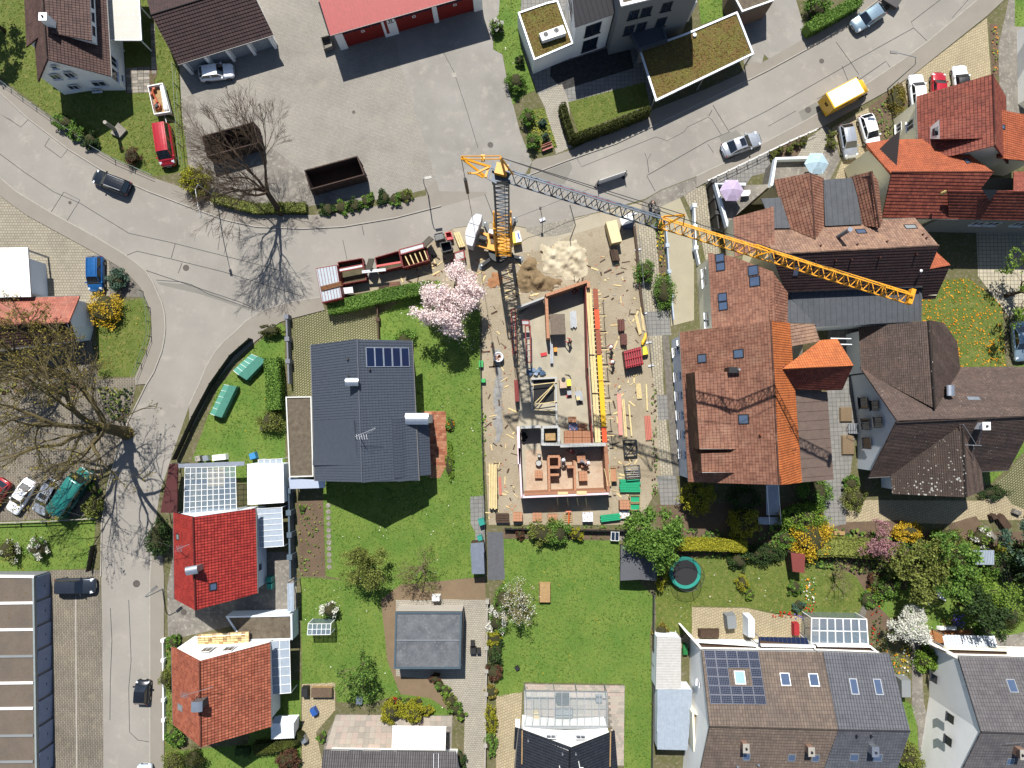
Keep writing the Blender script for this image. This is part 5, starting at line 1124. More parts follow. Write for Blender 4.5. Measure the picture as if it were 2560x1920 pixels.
car('hatch','pale blue car cut off by the bottom edge on the side street',(1245,1790),(-6,-300),C_PALEB)
T(1280,0);car('sedan','silver saloon with open sunroof parked on the main road',(1985,1245),(315,-118),C_SILV,sun=True,scale=1.03)
T(1920,0)
car('hatch','silver-white hatchback parked nose in beside the wall, left of the pair',(697,1218),(45,270),C_SILV)
car('hatch','white hatchback parked partly under the orange roof, right of the pair',(880,1132),(75,270),C_WHITE)
car('hatch','ice blue hatchback towing a small trailer along the main road',(866,152),(-270,175),C_ICE,scale=1.03)
car('hatch','white car parked nose in against the tall red-tiled house',(1292,785),(-20,-280),C_WHITE)
car('hatch','red car parked between two white cars by the tall tiled house',(1478,760),(10,-280),C_RED,scale=.95)
car('cabrio','white convertible with black soft top parked by the tiled house',(1672,700),(-25,-260),C_WHITE,roofm=PLASTIC)
T(1920,480);car('sedan','grey-blue saloon in the tree shade at the right edge',(2185,1290),(25,340),C_ICE)
T(1920,0);p=at(660,835,.9);rz=math.atan2(105*1.05,205)
tr=thing('delivery_truck','yellow delivery truck with white box roof standing on the main road','truck',(p.x,p.y,.016),None,rz)
YEL=paint('post_yellow',srgb(240,186,24,.72),0)
MB().prism([(-3.0,-1.05),(1.15,-1.05),(1.15,1.05),(-3.0,1.05)],.55,2.85).build('cargo_box',YEL,tr,local=True)
MB().prism([(-2.85,-.93),(1.05,-.93),(1.05,.93),(-2.85,.93)],2.852,2.89).build('box_roof',plain('white_grp',srgb(240,240,236,.9),.5),tr,local=True)
b=MB();S_=[(1.17,.95,2.1),(1.75,.94,2.05),(2.2,.92,1.35),(2.75,.88,1.15),(2.95,.76,.8)];rg=[]
for x,y,z in S_:rg.append(len(b.v));b.v+=[(x,-y,.4),(x,-y,z*.6),(x,-y*.9,z),(x,0,z+.04),(x,y*.9,z),(x,y,z*.6),(x,y,.4)]
for r0,r1 in zip(rg,rg[1:]):
 for k in range(7):b.f.append((r0+k,r1+k,r1+(k+1)%7,r0+(k+1)%7));b.m.append(0);b.uv+=[(0,0)]*4
b.f.append(tuple(rg[-1]+k for k in range(7)));b.m.append(0);b.uv+=[(0,0)]*7
b.build('cab',YEL,tr,True,True)
MB().poly([(1.80,-.78,2.06),(1.80,.78,2.06),(2.2,.8,1.42),(2.2,-.8,1.42)]).build('windscreen',CARGLASS,tr,local=True)
for s in(-1,1):
 MB().poly([(1.3,s*.955,1.35),(2.0,s*.95,1.35),(1.75,s*.9,1.9),(1.3,s*.9,1.95)]).build('side_window',CARGLASS,tr,local=True)
 MB().box((2.05,s*1.12,1.5),(.12,.22,.35)).build('wing_mirror',PLASTIC,tr,local=True);MB().box((2.86,s*.62,.85),(.14,.3,.2)).build('headlight',HEADL,tr,local=True)
 for x in(2.1,-2.0):o=MB().tube([(x,s*.78,.36),(x,s*1.02,.36)],.36,14).build('wheel',TYRE,tr,local=True);MB().tube([(x,s*1.0,.36),(x,s*1.03,.36)],.2,10).build('rim',RIM,o,local=True)
b=MB();b.tube([(-3.01,-.25,2.0),(-3.01,-.05,2.1),(-3.01,.1,1.95),(-3.01,.28,2.1)],.06,5);b.bar((-3.01,-.2,1.8),(-3.01,.25,1.8),.1);b.build('horn_emblem',BLACKP,tr,local=True)
b=MB()
for s,z in((.3,1.95),(.3,1.82)):b.bar((-1.6,-1.053,z),(-.4,-1.053,z),.012,.07)
b.build('side_lettering',BLACKP,tr,local=True);MB().bar((-2.9,-1.053,1.2),(1.0,-1.053,1.2),.012,.05).build('side_stripe',RED,tr,local=True)
T(0,960);p=at(618,935,1.2);rz=math.atan2(390,255)
tv=thing('camper_van','large teal green van parked in the tree shadow at the kerb','van',(p.x,p.y,.016),None,rz)
b=MB();S_=[(-2.95,1.0,2.35),(-2.8,1.03,2.42),(1.5,1.03,2.42),(1.75,1.02,2.3),(2.3,.98,1.35),(2.85,.9,1.15),(3.0,.75,.8)];rg=[]
for x,y,z in S_:rg.append(len(b.v));b.v+=[(x,-y,.35),(x,-y,z*.6),(x,-y*.93,z*.96),(x,-y*.75,z),(x,0,z+.04),(x,y*.75,z),(x,y*.93,z*.96),(x,y,z*.6),(x,y,.35)]
for r0,r1 in zip(rg,rg[1:]):
 for k in range(9):b.f.append((r0+k,r1+k,r1+(k+1)%9,r0+(k+1)%9));b.m.append(0);b.uv+=[(0,0)]*4
for r0 in(rg[0],rg[-1]):b.f.append(tuple(r0+k for k in range(9)));b.m.append(0);b.uv+=[(0,0)]*9
b.build('body',C_TEAL,tv,True,True)
MB().poly([(1.78,-.82,2.32),(1.78,.82,2.32),(2.29,.86,1.44),(2.29,-.86,1.44)]).build('windscreen',CARGLASS,tv,local=True)
for s in(-1,1):
 for x0,x1 in((-2.6,-1.3),(-1.2,.1),(.2,1.0),(1.1,1.9)):MB().poly([(x0,s*1.035,1.5),(x1,s*1.035,1.5),(min(x1,1.7),s*1.0,2.05),(x0,s*1.0,2.05)]).build('side_window',CARGLASS,tv,local=True)
 MB().box((2.0,s*1.15,1.55),(.12,.22,.3)).build('wing_mirror',PLASTIC,tv,local=True);MB().box((2.93,s*.6,.85),(.14,.3,.2)).build('headlight',HEADL,tv,local=True)
 for x in(2.1,-1.9):o=MB().tube([(x,s*.8,.36),(x,s*1.05,.36)],.36,14).build('wheel',TYRE,tv,local=True);MB().tube([(x,s*1.03,.36),(x,s*1.06,.36)],.2,10).build('rim',RIM,o,local=True)
b=MB()
for k in range(6):b.bar((-1.6+k*.22,-1.045,.95),(-1.48+k*.22,-1.045,1.15),.01,.05)
b.build('side_lettering',WHITEP,tv,local=True)
T(0,0);P=[at(x,y,1.1)for x,y in((1275,742),(1405,716),(1470,968),(1332,990))]
tl=thing('car_trailer','white box trailer loaded with orange machinery behind the red van','trailer',(at(1372,855).x,at(1372,855).y,0))
b=MB();b.prism(P,.5,.6);b.build('floor',WOOD,tl)
for i in range(4):MB().hexa(*[[Vector((p.x,p.y,z))+q for p,q in((P[i],Vector((0,0,0))),(P[(i+1)%4],Vector((0,0,0))),(P[(i+1)%4].lerp(P[(i+3)%4],.03),Vector((0,0,0))),(P[i].lerp(P[(i+2)%4],.03),Vector((0,0,0))))]for z in(.5,1.15)]).build('side_board',WHITEP,tl)
a,c=P[2].lerp(P[3],.5),at(1440,1070,.6);MB().bar((a.x,a.y,.5),(c.x,c.y,.5),.08).build('drawbar',STEEL,tl)
for s in(.12,.88):q=P[0].lerp(P[1],s).lerp(P[3].lerp(P[2],s),.5);MB().tube([(q.x-.1,q.y,.3),(q.x+.1,q.y,.3)],.3,12).build('wheel',TYRE,tl)
ro=thing('bundle_of_pipes','white rolled pipe bundle lying in the white trailer','pipes',at(1415,850,.6));b=MB();q0,q1=at(1400,745,.9),at(1435,950,.9)
b.tube([q0.lerp(q1,k/14)for k in range(15)],[.24+.03*(k%2)for k in range(15)],10);b.build('roll',WHITEP,ro)
ma=thing('orange_machine','orange jointed machine arm lying in the white trailer','machine',at(1340,850,.6));OR_=plain('machine_orange',srgb(196,96,56,.55),.5)
b=MB();b.tube(at3([(1322,760,.9),(1318,800,1.0),(1345,850,.85),(1360,890,1.1)]),[.1,.13,.12,.16],7);b.build('arm',OR_,ma);MB().cyl(at(1370,925,.6),.42,.62,1.05,14).build('base',OR_,ma);MB().box(at(1352,915,1.1),(.5,.35,.3),.6).build('motor',BLACKP,ma)
for x,y in((1335,770),(1310,815),(1350,870)):MB().cyl(at(x,y,.9),.14,.8,1.12,8).build('joint',OR_,ma)
T(1920,0);q=at(1075,-5,.9);tl=thing('small_trailer','small grey trailer behind the ice blue car at the top edge','trailer',(q.x,q.y,0),None,math.atan2(175,-270))
MB().prism([(-1.0,-.65),(1.0,-.65),(1.0,.65),(-1.0,.65)],.45,.95).build('load_box',plain('trailer_grey',srgb(70,66,66,.5),.6),tl,local=True);MB().bar((1.0,0,.5),(2.1,0,.45),.07).build('drawbar',STEEL,tl,local=True)
for s in(-1,1):MB().tube([(0,s*.68,.3),(0,s*.85,.3)],.3,12).build('wheel',TYRE,tl,local=True)
#plants
BARK=mat('bark',srgb(112,92,72,.42),.9,.3,3,14);BARKG=mat('bark_lichen',srgb(128,114,74,.42),.9,.3,3,14);BARKP=mat('bark_pale',srgb(160,140,112,.45),.9,.3,3,14)
CORE_SHADE=mat('bush_core_shade',srgb(86,84,46,.4),.95,.4,4,14,bump=1,bs=9)  # dark olive for the solid bush cores; inner shade put into the colour
L_GREEN=leafm('leaf_green',srgb(66,104,32,.55),srgb(134,172,74,.62));L_BRIGHT=leafm('leaf_bright',srgb(86,124,32,.55),srgb(150,180,70,.6))
L_DARK=leafm('leaf_dark',srgb(38,62,28,.5),srgb(84,112,54,.55));L_THUJA=leafm('leaf_thuja',srgb(48,56,18,.5),srgb(96,104,36,.5))
L_YEL=leafm('forsythia',srgb(186,146,28,.58),srgb(232,198,56,.7));L_MAG=leafm('magnolia_petal',srgb(228,204,202,.78),srgb(250,236,232,.9),.3)
L_WHT=leafm('white_blossom',srgb(200,200,186,.7),srgb(246,244,232,.85),.3);L_PINK=leafm('pink_blossom',srgb(150,96,104,.6),srgb(206,160,164,.7),.3)
L_OLIVE=leafm('leaf_olive',srgb(94,104,42,.55),srgb(156,164,80,.6));L_BUD=leafm('leaf_bud',srgb(110,100,36,.5),srgb(166,152,66,.6));L_RUST=leafm('leaf_rust',srgb(86,54,44,.5),srgb(128,92,66,.55))
L_RED=leafm('red_petal',srgb(180,26,20,.6),srgb(222,60,40,.65));L_ORNG=leafm('orange_petal',srgb(214,124,20,.65),srgb(240,176,40,.75));L_PURP=leafm('purple_petal',srgb(104,84,190,.6),srgb(150,128,226,.7))
L_YG=leafm('leaf_yellow_green',srgb(130,136,30,.55),srgb(186,180,52,.62));L_BLUEG=leafm('leaf_blue_green',srgb(60,92,74,.5),srgb(110,140,116,.55))
def leaf(b,p,s,d=None,asp=1.5):
 a,e=U(0,6.283),U(-.9,.9);d=d or Vector((math.cos(a)*math.cos(e),math.sin(a)*math.cos(e),math.sin(e)))
 x=d.cross(Vector((U(-1,1),U(-1,1),U(.2,1)))).normalized()*s*.5;y=d*s*.5*asp
 i=len(b.v);b.v+=[tuple(p-x*.3-y),tuple(p+x-y*.1),tuple(p+x*.2+y),tuple(p-x-y*-.1)];b.f.append((i,i+1,i+2,i+3));b.m.append(0);b.uv+=[(0,0)]*4
def rsph():
 while True:
  v=Vector((U(-1,1),U(-1,1),U(-1,1)))
  if .05<v.length<1:return v
def blob(b,c,rx,ry,rz,n,s,clump=0,lo=.55,flat=False):
 c=Vector(c);k=clump or max(6,int(n/45));cl=[]
 for _ in range(k):
  v=rsph().normalized()*U(lo,1.0)
  if v.z<-.55:v.z=-.4
  cl.append(v)
 for _ in range(n):
  v=rnd.choice(cl)+rsph()*.26
  if flat and v.z<0:v.z*=.3
  leaf(b,c+Vector((v.x*rx,v.y*ry,v.z*rz)),s*U(.7,1.3))
def core(b,c,rx,ry,rz,n=10,m=6):
 c=Vector(c);i0=len(b.v)
 for j in range(m+1):
  f=-math.pi/2+math.pi*j/m
  for k in range(n):
   t=2*math.pi*k/n;q=1+.12*math.sin(3*t+j);b.v.append((c.x+rx*q*math.cos(f)*math.cos(t),c.y+ry*q*math.cos(f)*math.sin(t),c.z+rz*math.sin(f)))
 for j in range(m):
  for k in range(n):a=i0+j*n;b.f.append((a+k,a+(k+1)%n,a+n+(k+1)%n,a+n+k));b.m.append(0);b.uv+=[(0,0)]*4
def bush(label,x,y,r,h,m,n=900,s=.13,rx=None,ry=None,group=None,cat='bush',name='bush',z0=0.0,solid=True,cm=None,extra=None):
 c=at(x,y,z0+h*.6);rx,ry=rx or r,ry or r
 t=thing(name,label,cat,(c.x,c.y,z0),group);b=MB()
 zc=z0+h*.55
 if solid:q=MB();core(q,(c.x,c.y,zc),rx*.66,ry*.66,h*.34);q.build('inner_core',CORE_SHADE,t)
 blob(b,(c.x,c.y,zc),rx,ry,h*.48,int(n*1.5),s);b.build('foliage',m,t)
 if extra:
  b=MB();blob(b,(c.x,c.y,zc+h*.06),rx,ry,h*.47,extra[1],extra[2]);b.build('blossom',extra[0],t)
 q=MB()
 for k in range(3):a=U(0,6.28);q.tube([(c.x,c.y,z0),(c.x+math.cos(a)*rx*.3,c.y+math.sin(a)*ry*.3,z0+h*.5)],[.05,.02],5)
 q.build('stem',BARK,t,kind=None);return t
def hedge(label,pts,w,h,m,dens=220,s=.11,name='hedge',tops=0.0,z0=0.0,cat='hedge'):
 P=ats(pts,h*.9)if len(pts[0])==2 else at3(pts);P=[Vector((p.x,p.y,0))for p in P]
 t=thing(name,label,cat,(P[0].x,P[0].y,z0));b=MB();q=MB()
 band(q,P,w*.8,z0,z0+h*.93);q.build('inner_core',m,t)
 for a,c in zip(P,P[1:]):
  L=(c-a).length;d=(c-a)/L;n=Vector((-d.y,d.x,0))
  for _ in range(int(L*dens*(w+1.2*h)/2)):
   u=U(-.03,L+.03);top=h+tops*abs(math.sin((a.length+u)*4.4));k=rnd.random()
   if k<.5:v,z=U(-.5,.5)*w,top+U(-.06,.05)
   else:v,z=rnd.choice((-.5,.5))*w+U(-.05,.05),U(.05,top)
   leaf(b,a+d*u+n*(v*(1 if k<.5 and tops==0 else(1-.5*(z/top)**3 if tops else 1)))+Vector((0,0,z0+z)),s*U(.7,1.3))
 b.build('foliage',m,t);return t
def grow(bm,p,d,L,r,depth,maxd,tips,spread=.55,nk=3,up=.12,wig=.18,segs=4,taper=.62,minr=.006):
 pts,rr=[p.copy()],[r];dd=d.normalized()
 for k in range(segs):
  dd=(dd+Vector((U(-1,1),U(-1,1),U(-1,1)+up))*wig).normalized();p=p+dd*(L/segs);pts.append(p.copy());rr.append(max(minr,r*(1-(1-taper)*(k+1)/segs)))
 bm.tube(pts,rr,7 if depth==0 else(5 if depth<3 else 3),0,depth==0)
 if depth>=maxd:tips.append((p,dd));return
 for k in range(nk):
  q=pts[-1]if k==0 else pts[rnd.randint(max(1,segs//2),segs)]
  ax=rsph().cross(dd).normalized();ang=spread*(U(.35,.7)if k==0 else U(.7,1.25))
  nd=(Matrix.Rotation(ang,3,ax)@dd)
  grow(bm,q.copy(),nd,L*U(.62,.86),rr[-1]*(.95 if k==0 else U(.6,.85)),depth+1,maxd,tips,spread,nk,up,wig,segs,taper,minr)
def tree(label,base,h,trunk,maxd,m_bark,leaves=None,name='tree',spread=.55,nk=3,L0=None,up=.12,lean=(0,0),seed=1,wig=.18,taper=.62,blossom=None,minr=.006,cat='tree',start=0.0):
 global rnd,U
 rnd=random.Random(seed);U=rnd.uniform
 g=at(base[0],base[1],0);t=thing(name,label,cat,(g.x,g.y,0));bm=MB();tips=[]
 L0=L0 or h*.3;d=Vector((lean[0],lean[1],1)).normalized()
 tb=MB();top=Vector(g)+d*L0;tb.tube([g,Vector(g)+d*L0*.3,Vector(g)+d*L0*.7,top],[trunk*1.35,trunk*1.05,trunk*.92,trunk*.85],9);tb.build('trunk',m_bark,t,True)
 for k in range(nk+2):
  a=6.283*(k+U(-.25,.25))/(nk+2);nd=Vector((math.cos(a)*math.sin(spread*1.2),math.sin(a)*math.sin(spread*1.2),math.cos(spread*1.2)))+d*.2
  q=Vector(g)+d*L0*U(.75,1.0)
  grow(bm,q,nd if k else d,L0*U(.8,1.0),trunk*U(.5,.7),1,maxd,tips,spread,nk,up,wig,4,taper,minr)
 bm.build('branches',m_bark,t)
 if leaves:
  m,n,s,sp=leaves;b=MB()
  for _ in range(n):
   p,dd=rnd.choice(tips);leaf(b,p+rsph()*sp*U(.3,1.1)-dd*U(0,.5),s*U(.5,1.4))
  b.build('crown',m,t)
 if blossom:
  m,n,s,sp=blossom;b=MB()
  for _ in range(n):
   p,dd=rnd.choice(tips);leaf(b,p+rsph()*sp*U(.3,1.1),s*U(.5,1.4),None,1.1)
  b.build('blossom',m,t)
 return t
GR_A=leafm('grass_fresh',srgb(82,122,38,.56),srgb(114,154,58,.6),.3,srgb(146,160,76,.6),srgb(126,152,66,.58));GR_B=leafm('grass_dry',srgb(104,122,42,.55),srgb(150,160,70,.6),.3,srgb(176,164,96,.62),srgb(112,140,52,.6))
def tufts(P,n,m,z,s=.16,name='grass',hmax=.07,petal=False):
 x0,x1,y0,y1=min(p[0]for p in P),max(p[0]for p in P),min(p[1]for p in P),max(p[1]for p in P);x0,x1,y0,y1=max(x0,-64),min(x1,64),max(y0,-48),min(y1,48);b=MB();V=b.v;k=0
 area=(x1-x0)*(y1-y0);N=int(n*area)
 for _ in range(N):
  x,y=U(x0,x1),U(y0,y1)
  if not inpoly(x,y,P):continue
  nz=noise.noise((x*.35,y*.35,3))+.5*noise.noise((x*1.1,y*1.1,7))
  if rnd.random()>.62+nz*.55:continue
  a=U(0,3.14);q=s*U(.5,1.2);c,d=math.cos(a)*q,math.sin(a)*q;hh=z+hmax*U(.4,1.1);i=len(V)
  if petal:V+=[(x-c,y-d,hh),(x+d,y-c,hh+.01),(x+c,y+d,hh),(x-d,y+c,hh+.01)];b.f.append((i,i+1,i+2,i+3));b.uv+=[(0,0)]*4
  else:V+=[(x-c,y-d,z),(x+c,y+d,z+.01),(x+d*.5,y-c*.5,hh)];b.f.append((i,i+1,i+2));b.uv+=[(0,0)]*3
  b.m.append(0)
 if b.f:o=b.build(name,m);o['kind']='stuff'
for i,(P,dn,sh,z)in enumerate(LAWNS):
 tufts(P,26*dn,GR_B if sh in(1,3,4,5)else GR_A,z)
 if sh==5:tufts(P,9,L_ORNG,z,.10,'dandelions',.1,True)
 elif sh in(2,4):tufts(P,.3,L_WHT,z,.07,'daisies',.09,True)
 elif sh in(0,1):tufts(P,.2,L_YEL,z,.06,'dandelions',.09,True)
SED=leafm('sedum_leaf',srgb(124,70,44,.55),srgb(168,158,70,.6),.1,srgb(134,146,60,.62))
for P,z in GREEN_ROOFS:
 c=sum((Vector(p)for p in P),Vector((0,0,0)))/len(P);tufts([c+(Vector(p)-c)*.95 for p in P],60,SED,z+.005,.12,'sedum',.08)
#tower crane
rnd=random.Random(5);U=rnd.uniform
CY_=plain('crane_yellow',srgb(232,160,22,.68),.45);CG=plain('crane_grey',srgb(96,108,122,.5),.5,.3);BAL=mat('ballast_concrete',srgb(214,216,220,.7),.8,.08,1.5,12)
def lattice(par,name,a,b,w,h,n,m,tri=False,cr=.06,dr=.035,side=None):
 a,b=Vector(a),Vector(b);d=(b-a).normalized();sx=(side-d*side.dot(d)).normalized()if side else Vector((1,0,0));up=sx.cross(d).normalized()
 if up.z<0 and abs(d.z)<.9:up=-up
 cs=[sx*w/2-up*h/2,-sx*w/2-up*h/2]+([up*h/2]if tri else[-sx*w/2+up*h/2,sx*w/2+up*h/2])
 q=MB()
 for c in cs:q.bar(a+c,b+c,cr*2)
 for i in range(n):
  p0,p1=a.lerp(b,i/n),a.lerp(b,(i+1)/n);pm=a.lerp(b,(i+.5)/n)
  for k in range(len(cs)):
   c0,c1=cs[k],cs[(k+1)%len(cs)];q.bar(p0+c0,pm+c1,dr*2);q.bar(pm+c1,p1+c0,dr*2)
   if i%2==0:q.bar(p0+c0,p0+c1,dr*2)
 return q.build(name,m,par)
T(1060,480,320)
bx_,by_=at(1375,960,2).x,at(1375,960,2).y
cr=thing('tower_crane','yellow and grey tower crane with lattice jib reaching over the tiled roofs','crane',(bx_,by_,0))
lattice(cr,'lower_mast',(bx_,by_,1.5),(bx_,by_,13.5),1.75,1.75,8,CY_,cr=.08,dr=.035,side=Vector((1,0,0)))
lattice(cr,'upper_mast',(bx_,by_,9),(bx_+.1,by_,26.6),1.25,1.25,15,CG,cr=.06,dr=.024,side=Vector((1,0,0)))
b=MB()
for k in range(16):b.bar((bx_+.35,by_-.3,2+k*1.55),(bx_+.75,by_-.3,2+k*1.55),.05)
b.bar((bx_+.35,by_-.3,1.6),(bx_+.35,by_-.3,26),.05);b.bar((bx_+.75,by_-.3,1.6),(bx_+.75,by_-.3,26),.05);b.build('ladder',CG,cr)
for sx in(-.95,.95):MB().bar((bx_+sx,by_+.2,1.5),(bx_+sx*.9,by_+.2,12),.16,.3).build('mast_ram',CY_,cr)
MB().box((bx_+.1,by_,27.0),(1.5,1.5,.8)).build('mast_head',CG,cr);MB().box((bx_+.15,by_+.1,27.7),(1.0,.9,.5),-.25).build('slewing_head',CY_,cr)
JZ=27.6;T(1920,480);J1=at(1232,905,JZ);J0=Vector((bx_+.5,by_-.15,JZ));T(1060,480,320);dj=(J1-J0).normalized();sj=Vector((-dj.y,dj.x,0))
Jm=J0.lerp(J1,.385);lattice(cr,'inner_jib',J0,Jm,1.05,1.05,13,CG,True,.055,.032,sj);lattice(cr,'outer_jib',Jm,J1,.95,.95,20,CY_,True,.05,.03,sj)
MB().box(J1,(.35,1.25,.5),math.atan2(dj.y,dj.x)).build('jib_tip',CY_,cr)
o=MB().bar(J0.lerp(J1,.1)+sj*.2+Vector((0,0,.1)),J0.lerp(J1,.27)+sj*.2+Vector((0,0,.1)),.03,.38).build('jib_banner',plain('banner_red',srgb(168,60,56,.6),.6),cr)
b=MB()
for k in range(9):
 c=J0.lerp(J1,.12+k*.016)+sj*.17+Vector((0,0,.1));b.box(c,(.3,.02,.16),math.atan2(dj.y,dj.x))
b.build('banner_lettering',plain('banner_navy',srgb(50,44,96,.6),.6),cr)
for f_ in(.39,.62):
 c=J0.lerp(J1,f_);ap=c+dj*1.1+Vector((0,0,2.9 if f_<.5 else .9));q=MB()
 for s in(-1,1):q.bar(c+sj*s*.5+Vector((0,0,-.3)),ap,.11)
 q.bar(c+dj*1.6+Vector((0,0,.4)),ap,.09);q.build('jib_strut',CY_,cr)
 if f_<.5:APX=ap
T(1140,380,320);Q1,Q2=at(90,100,28.6),at(772,96,33.0);q=MB()
for s in((600,262),(535,445)):q.bar(at(s[0],s[1],27.6),Q1,.17)
q.bar(at(335,370,28.0),at(560,265,27.8),.14);q.bar(at(200,365,28.1),at(335,370,28.0),.14);q.bar(at(335,370,28.0),at(470,440,27.7),.14);q.bar(at(560,265,27.7),at(510,440,27.7),.16);q.build('counter_frame',CY_,cr)
q=MB();q.bar(at(845,375,28.0),Q2,.14);q.bar(at(985,385,28.0),Q2,.14);q.build('top_mast',CY_,cr)
q=MB();q.bar(Q1+Vector((0,.12,0)),Q2+Vector((0,.12,0)),.06);q.bar(Q1-Vector((0,.12,0)),Q2-Vector((0,.12,0)),.06);q.box(at(465,105,30.8),(.3,.5,.2));q.build('back_stay',CY_,cr)
q=MB();q.bar(at(600,262,27.7),at(745,330,27.7),.12);q.bar(at(545,455,27.7),at(700,540,27.7),.12);q.bar(at(600,270,27.7),at(560,450,27.7),.1);q.build('platform_frame',CG,cr)
CABLE=plain('steel_cable',srgb(70,72,76,.5),.5,.5)
for tgt in(APX,J0.lerp(J1,.93)+Vector((0,0,.6))):MB().tube([Q2,tgt],.03,5).build('jib_stay',CABLE,cr)
q0,q1=Q1,at(303,1232,3.4);MB().tube([q0,q1],.03,5).build('counter_stay',CABLE,cr);MB().tube([q0.lerp(q1,.25),q0.lerp(q1,.44)],.16,8).build('stay_damper',DKMET,cr)
T(1060,480,320)
OUT=[[(905,372),(1000,395),(985,500),(948,580),(775,525),(830,430)],[(770,535),(945,588),(935,640),(905,690),(880,790),(712,742),(722,660)],[(712,752),(880,800),(835,935),(738,905)]]
for o_ in OUT:P=[at(x,y,3.3)for x,y in o_];MB().prism(P,1.1,3.3).build('ballast_block',BAL,cr)
P=[at(x,y,1.6)for x,y in((960,690),(1130,715),(1480,800),(1475,1030),(1200,1015),(905,925),(905,900),(1075,930),(1090,770))];b=MB();b.prism(P,1.2,1.6);b.build('slewing_platform',CY_,cr)
MB().prism([at(x,y,1.62)for x,y in((1140,770),(1270,780),(1280,910),(1150,890))],1.6,1.7).build('deck_plate',mat('rusty_deck',srgb(130,110,90,.5),.8,.2),cr)
MB().tube([at(960,800,2.0),at(1080,830,2.0)],.42,14).build('hoist_drum',BLACKP,cr);MB().prism([at(x,y,2.4)for x,y in((1130,640),(1255,670),(1250,740),(1115,700))],1.6,2.4).build('control_cabinet',WHITEP,cr)
for(x,y)in((1000,1290),(1660,1160),(1060,560),(1560,480)):
 q=at(x,y,0);c=Vector((bx_-.6,by_-.3,.7));MB().bar(c,(q.x,q.y,.5),.35,.4).build('outrigger',DKMET,cr);MB().cyl(q,.4,.02,.12,14).build('outrigger_pad',GREYW,cr);MB().cyl(q,.1,.1,.8,8).build('outrigger_jack',STEEL,cr)
MB().cyl((bx_-.6,by_-.3,0),1.2,.35,1.2,20).build('slewing_ring',DKMET,cr)
pb_=thing('power_cabinet','yellow and white site power cabinet beside the crane mast','cabinet',at(1600,790));P=[at(x,y,1.3)for x,y in((1515,700),(1645,668),(1690,850),(1545,885))]
b=MB();b.prism(P,.1,1.3);b.build('casing',plain('cabinet_yellow',srgb(240,210,60,.75),.5),pb_);P2=[P[0].lerp(P[1],.45),P[1],P[2],P[3].lerp(P[2],.35)];MB().prism(P2,1.302,1.32).build('top_sheet',WHITEP,pb_);MB().box(at(1635,760,1.35),(.2,.75,.02),.25).build('top_marking',plain('marking_blue',srgb(40,90,170,.6),.5),pb_)
for nm,pts,z,r_ in(('ground_hose',[(1968,560+140),(2060,1030),(1980,1300),(2010,1660)],.05,.05),):pass
T(1280,480)
o=MB().tube(ats([(500,110),(548,285),(502,410),(520,560),(542,775)],.06),.055,6).build('ground_cable',BLACKP);tag(o,'thick black cable lying across the sandy site ground','cable')
po=thing('cable_pole','short pole carrying the site power cables near the crane','pole',at(262,235));MB().tube([at(262,235,0),at(245,140,3.2)],.05,6).build('pole',STEEL,po);MB().box(at(245,140,3.2),(.25,.25,.35)).build('junction_box',BLACKP,po);MB().box(at(262,240,.1),(.7,.35,.2),.4).build('base_block',BAL,po)
T(1140,380,320)
for i,(a,c,z)in enumerate((((1000,1150),(1450,975),3.1),((1460,965),(2300,640),3.1))):o=MB().tube([at(a[0],a[1],z),at((a[0]+c[0])/2,(a[1]+c[1])/2,z-.2),at(c[0],c[1],z)],.025,5).build('overhead_cable',CABLE,po)
#the shell of the new building
BRK=mat('hollow_brick',srgb(214,156,120,.5),.85,.12,3,16);BRKD=mat('hollow_brick_dark',srgb(196,138,104,.48),.85,.12,3,16);CONC=mat('fresh_concrete',srgb(204,204,200,.55),.85,.12,2,10)
FORM=mat('formwork_red',srgb(160,66,62,.5),.7,.2,3,12);INS=plain('pink_insulation',srgb(226,200,206,.75),.8)
nb_=thing('new_building','brick shell of a new building with open rooms on a concrete slab','building shell',W(1400,1000))
T(1240,700,320);Z0,Z1=.4,3.0
SL=[W(1296,1066),W(1300,900),W(1296,790),W(1362,742),W(1468,704),W(1478,900),W(1484,1106),W(1522,1106),W(1528,1238),W(1303,1246)]
MB().prism(SL,.0,Z0).build('floor_slab',G_SLAB,nb_)
MB().prism([W(1312,1125),W(1510,1122),W(1516,1228),W(1316,1236)],.401,.412).build('room_floor',mat('clay_dust_floor',srgb(226,204,178,.48),.9,.15,1,8,c2=srgb(212,182,154,.46)),nb_)
BRICK_ME={}
def bwall(a,c,z0,z1,t,m,name='wall',bricks=True,par=None):
 a,c=Vector((a.x,a.y,0)),Vector((c.x,c.y,0));d=(c-a);L=d.length;d.normalize();n=Vector((-d.y,d.x,0))*t/2;hz=.24 if bricks else 0
 lo=[a-n,c-n,c+n,a+n];o=MB().hexa([p+Vector((0,0,z0))for p in lo],[p+Vector((0,0,z1-hz))for p in lo]).build(name,m,par or nb_)
 if bricks:
  k=max(1,round(L/.5));key=(round(L/k,3),t,m.name)
  for i in range(k):
   p=a+d*(L*(i+.5)/k)
   if key not in BRICK_ME:
    q=MB();q.box((0,0,.115),(L/k-.014,t,.23));ob=q.build('brick',m,o,local=True);BRICK_ME[key]=ob.data
   else:ob=bpy.data.objects.new('brick',BRICK_ME[key]);col.objects.link(ob);ob.parent=o
   ob.location=Vector((p.x,p.y,z1-hz+.006+U(-.004,.004)))-ORG[nb_.name];ob.rotation_euler=(0,0,math.atan2(d.y,d.x)+U(-.006,.006))
 return o
def A(x,y,z=Z1):return at(x,y,z)
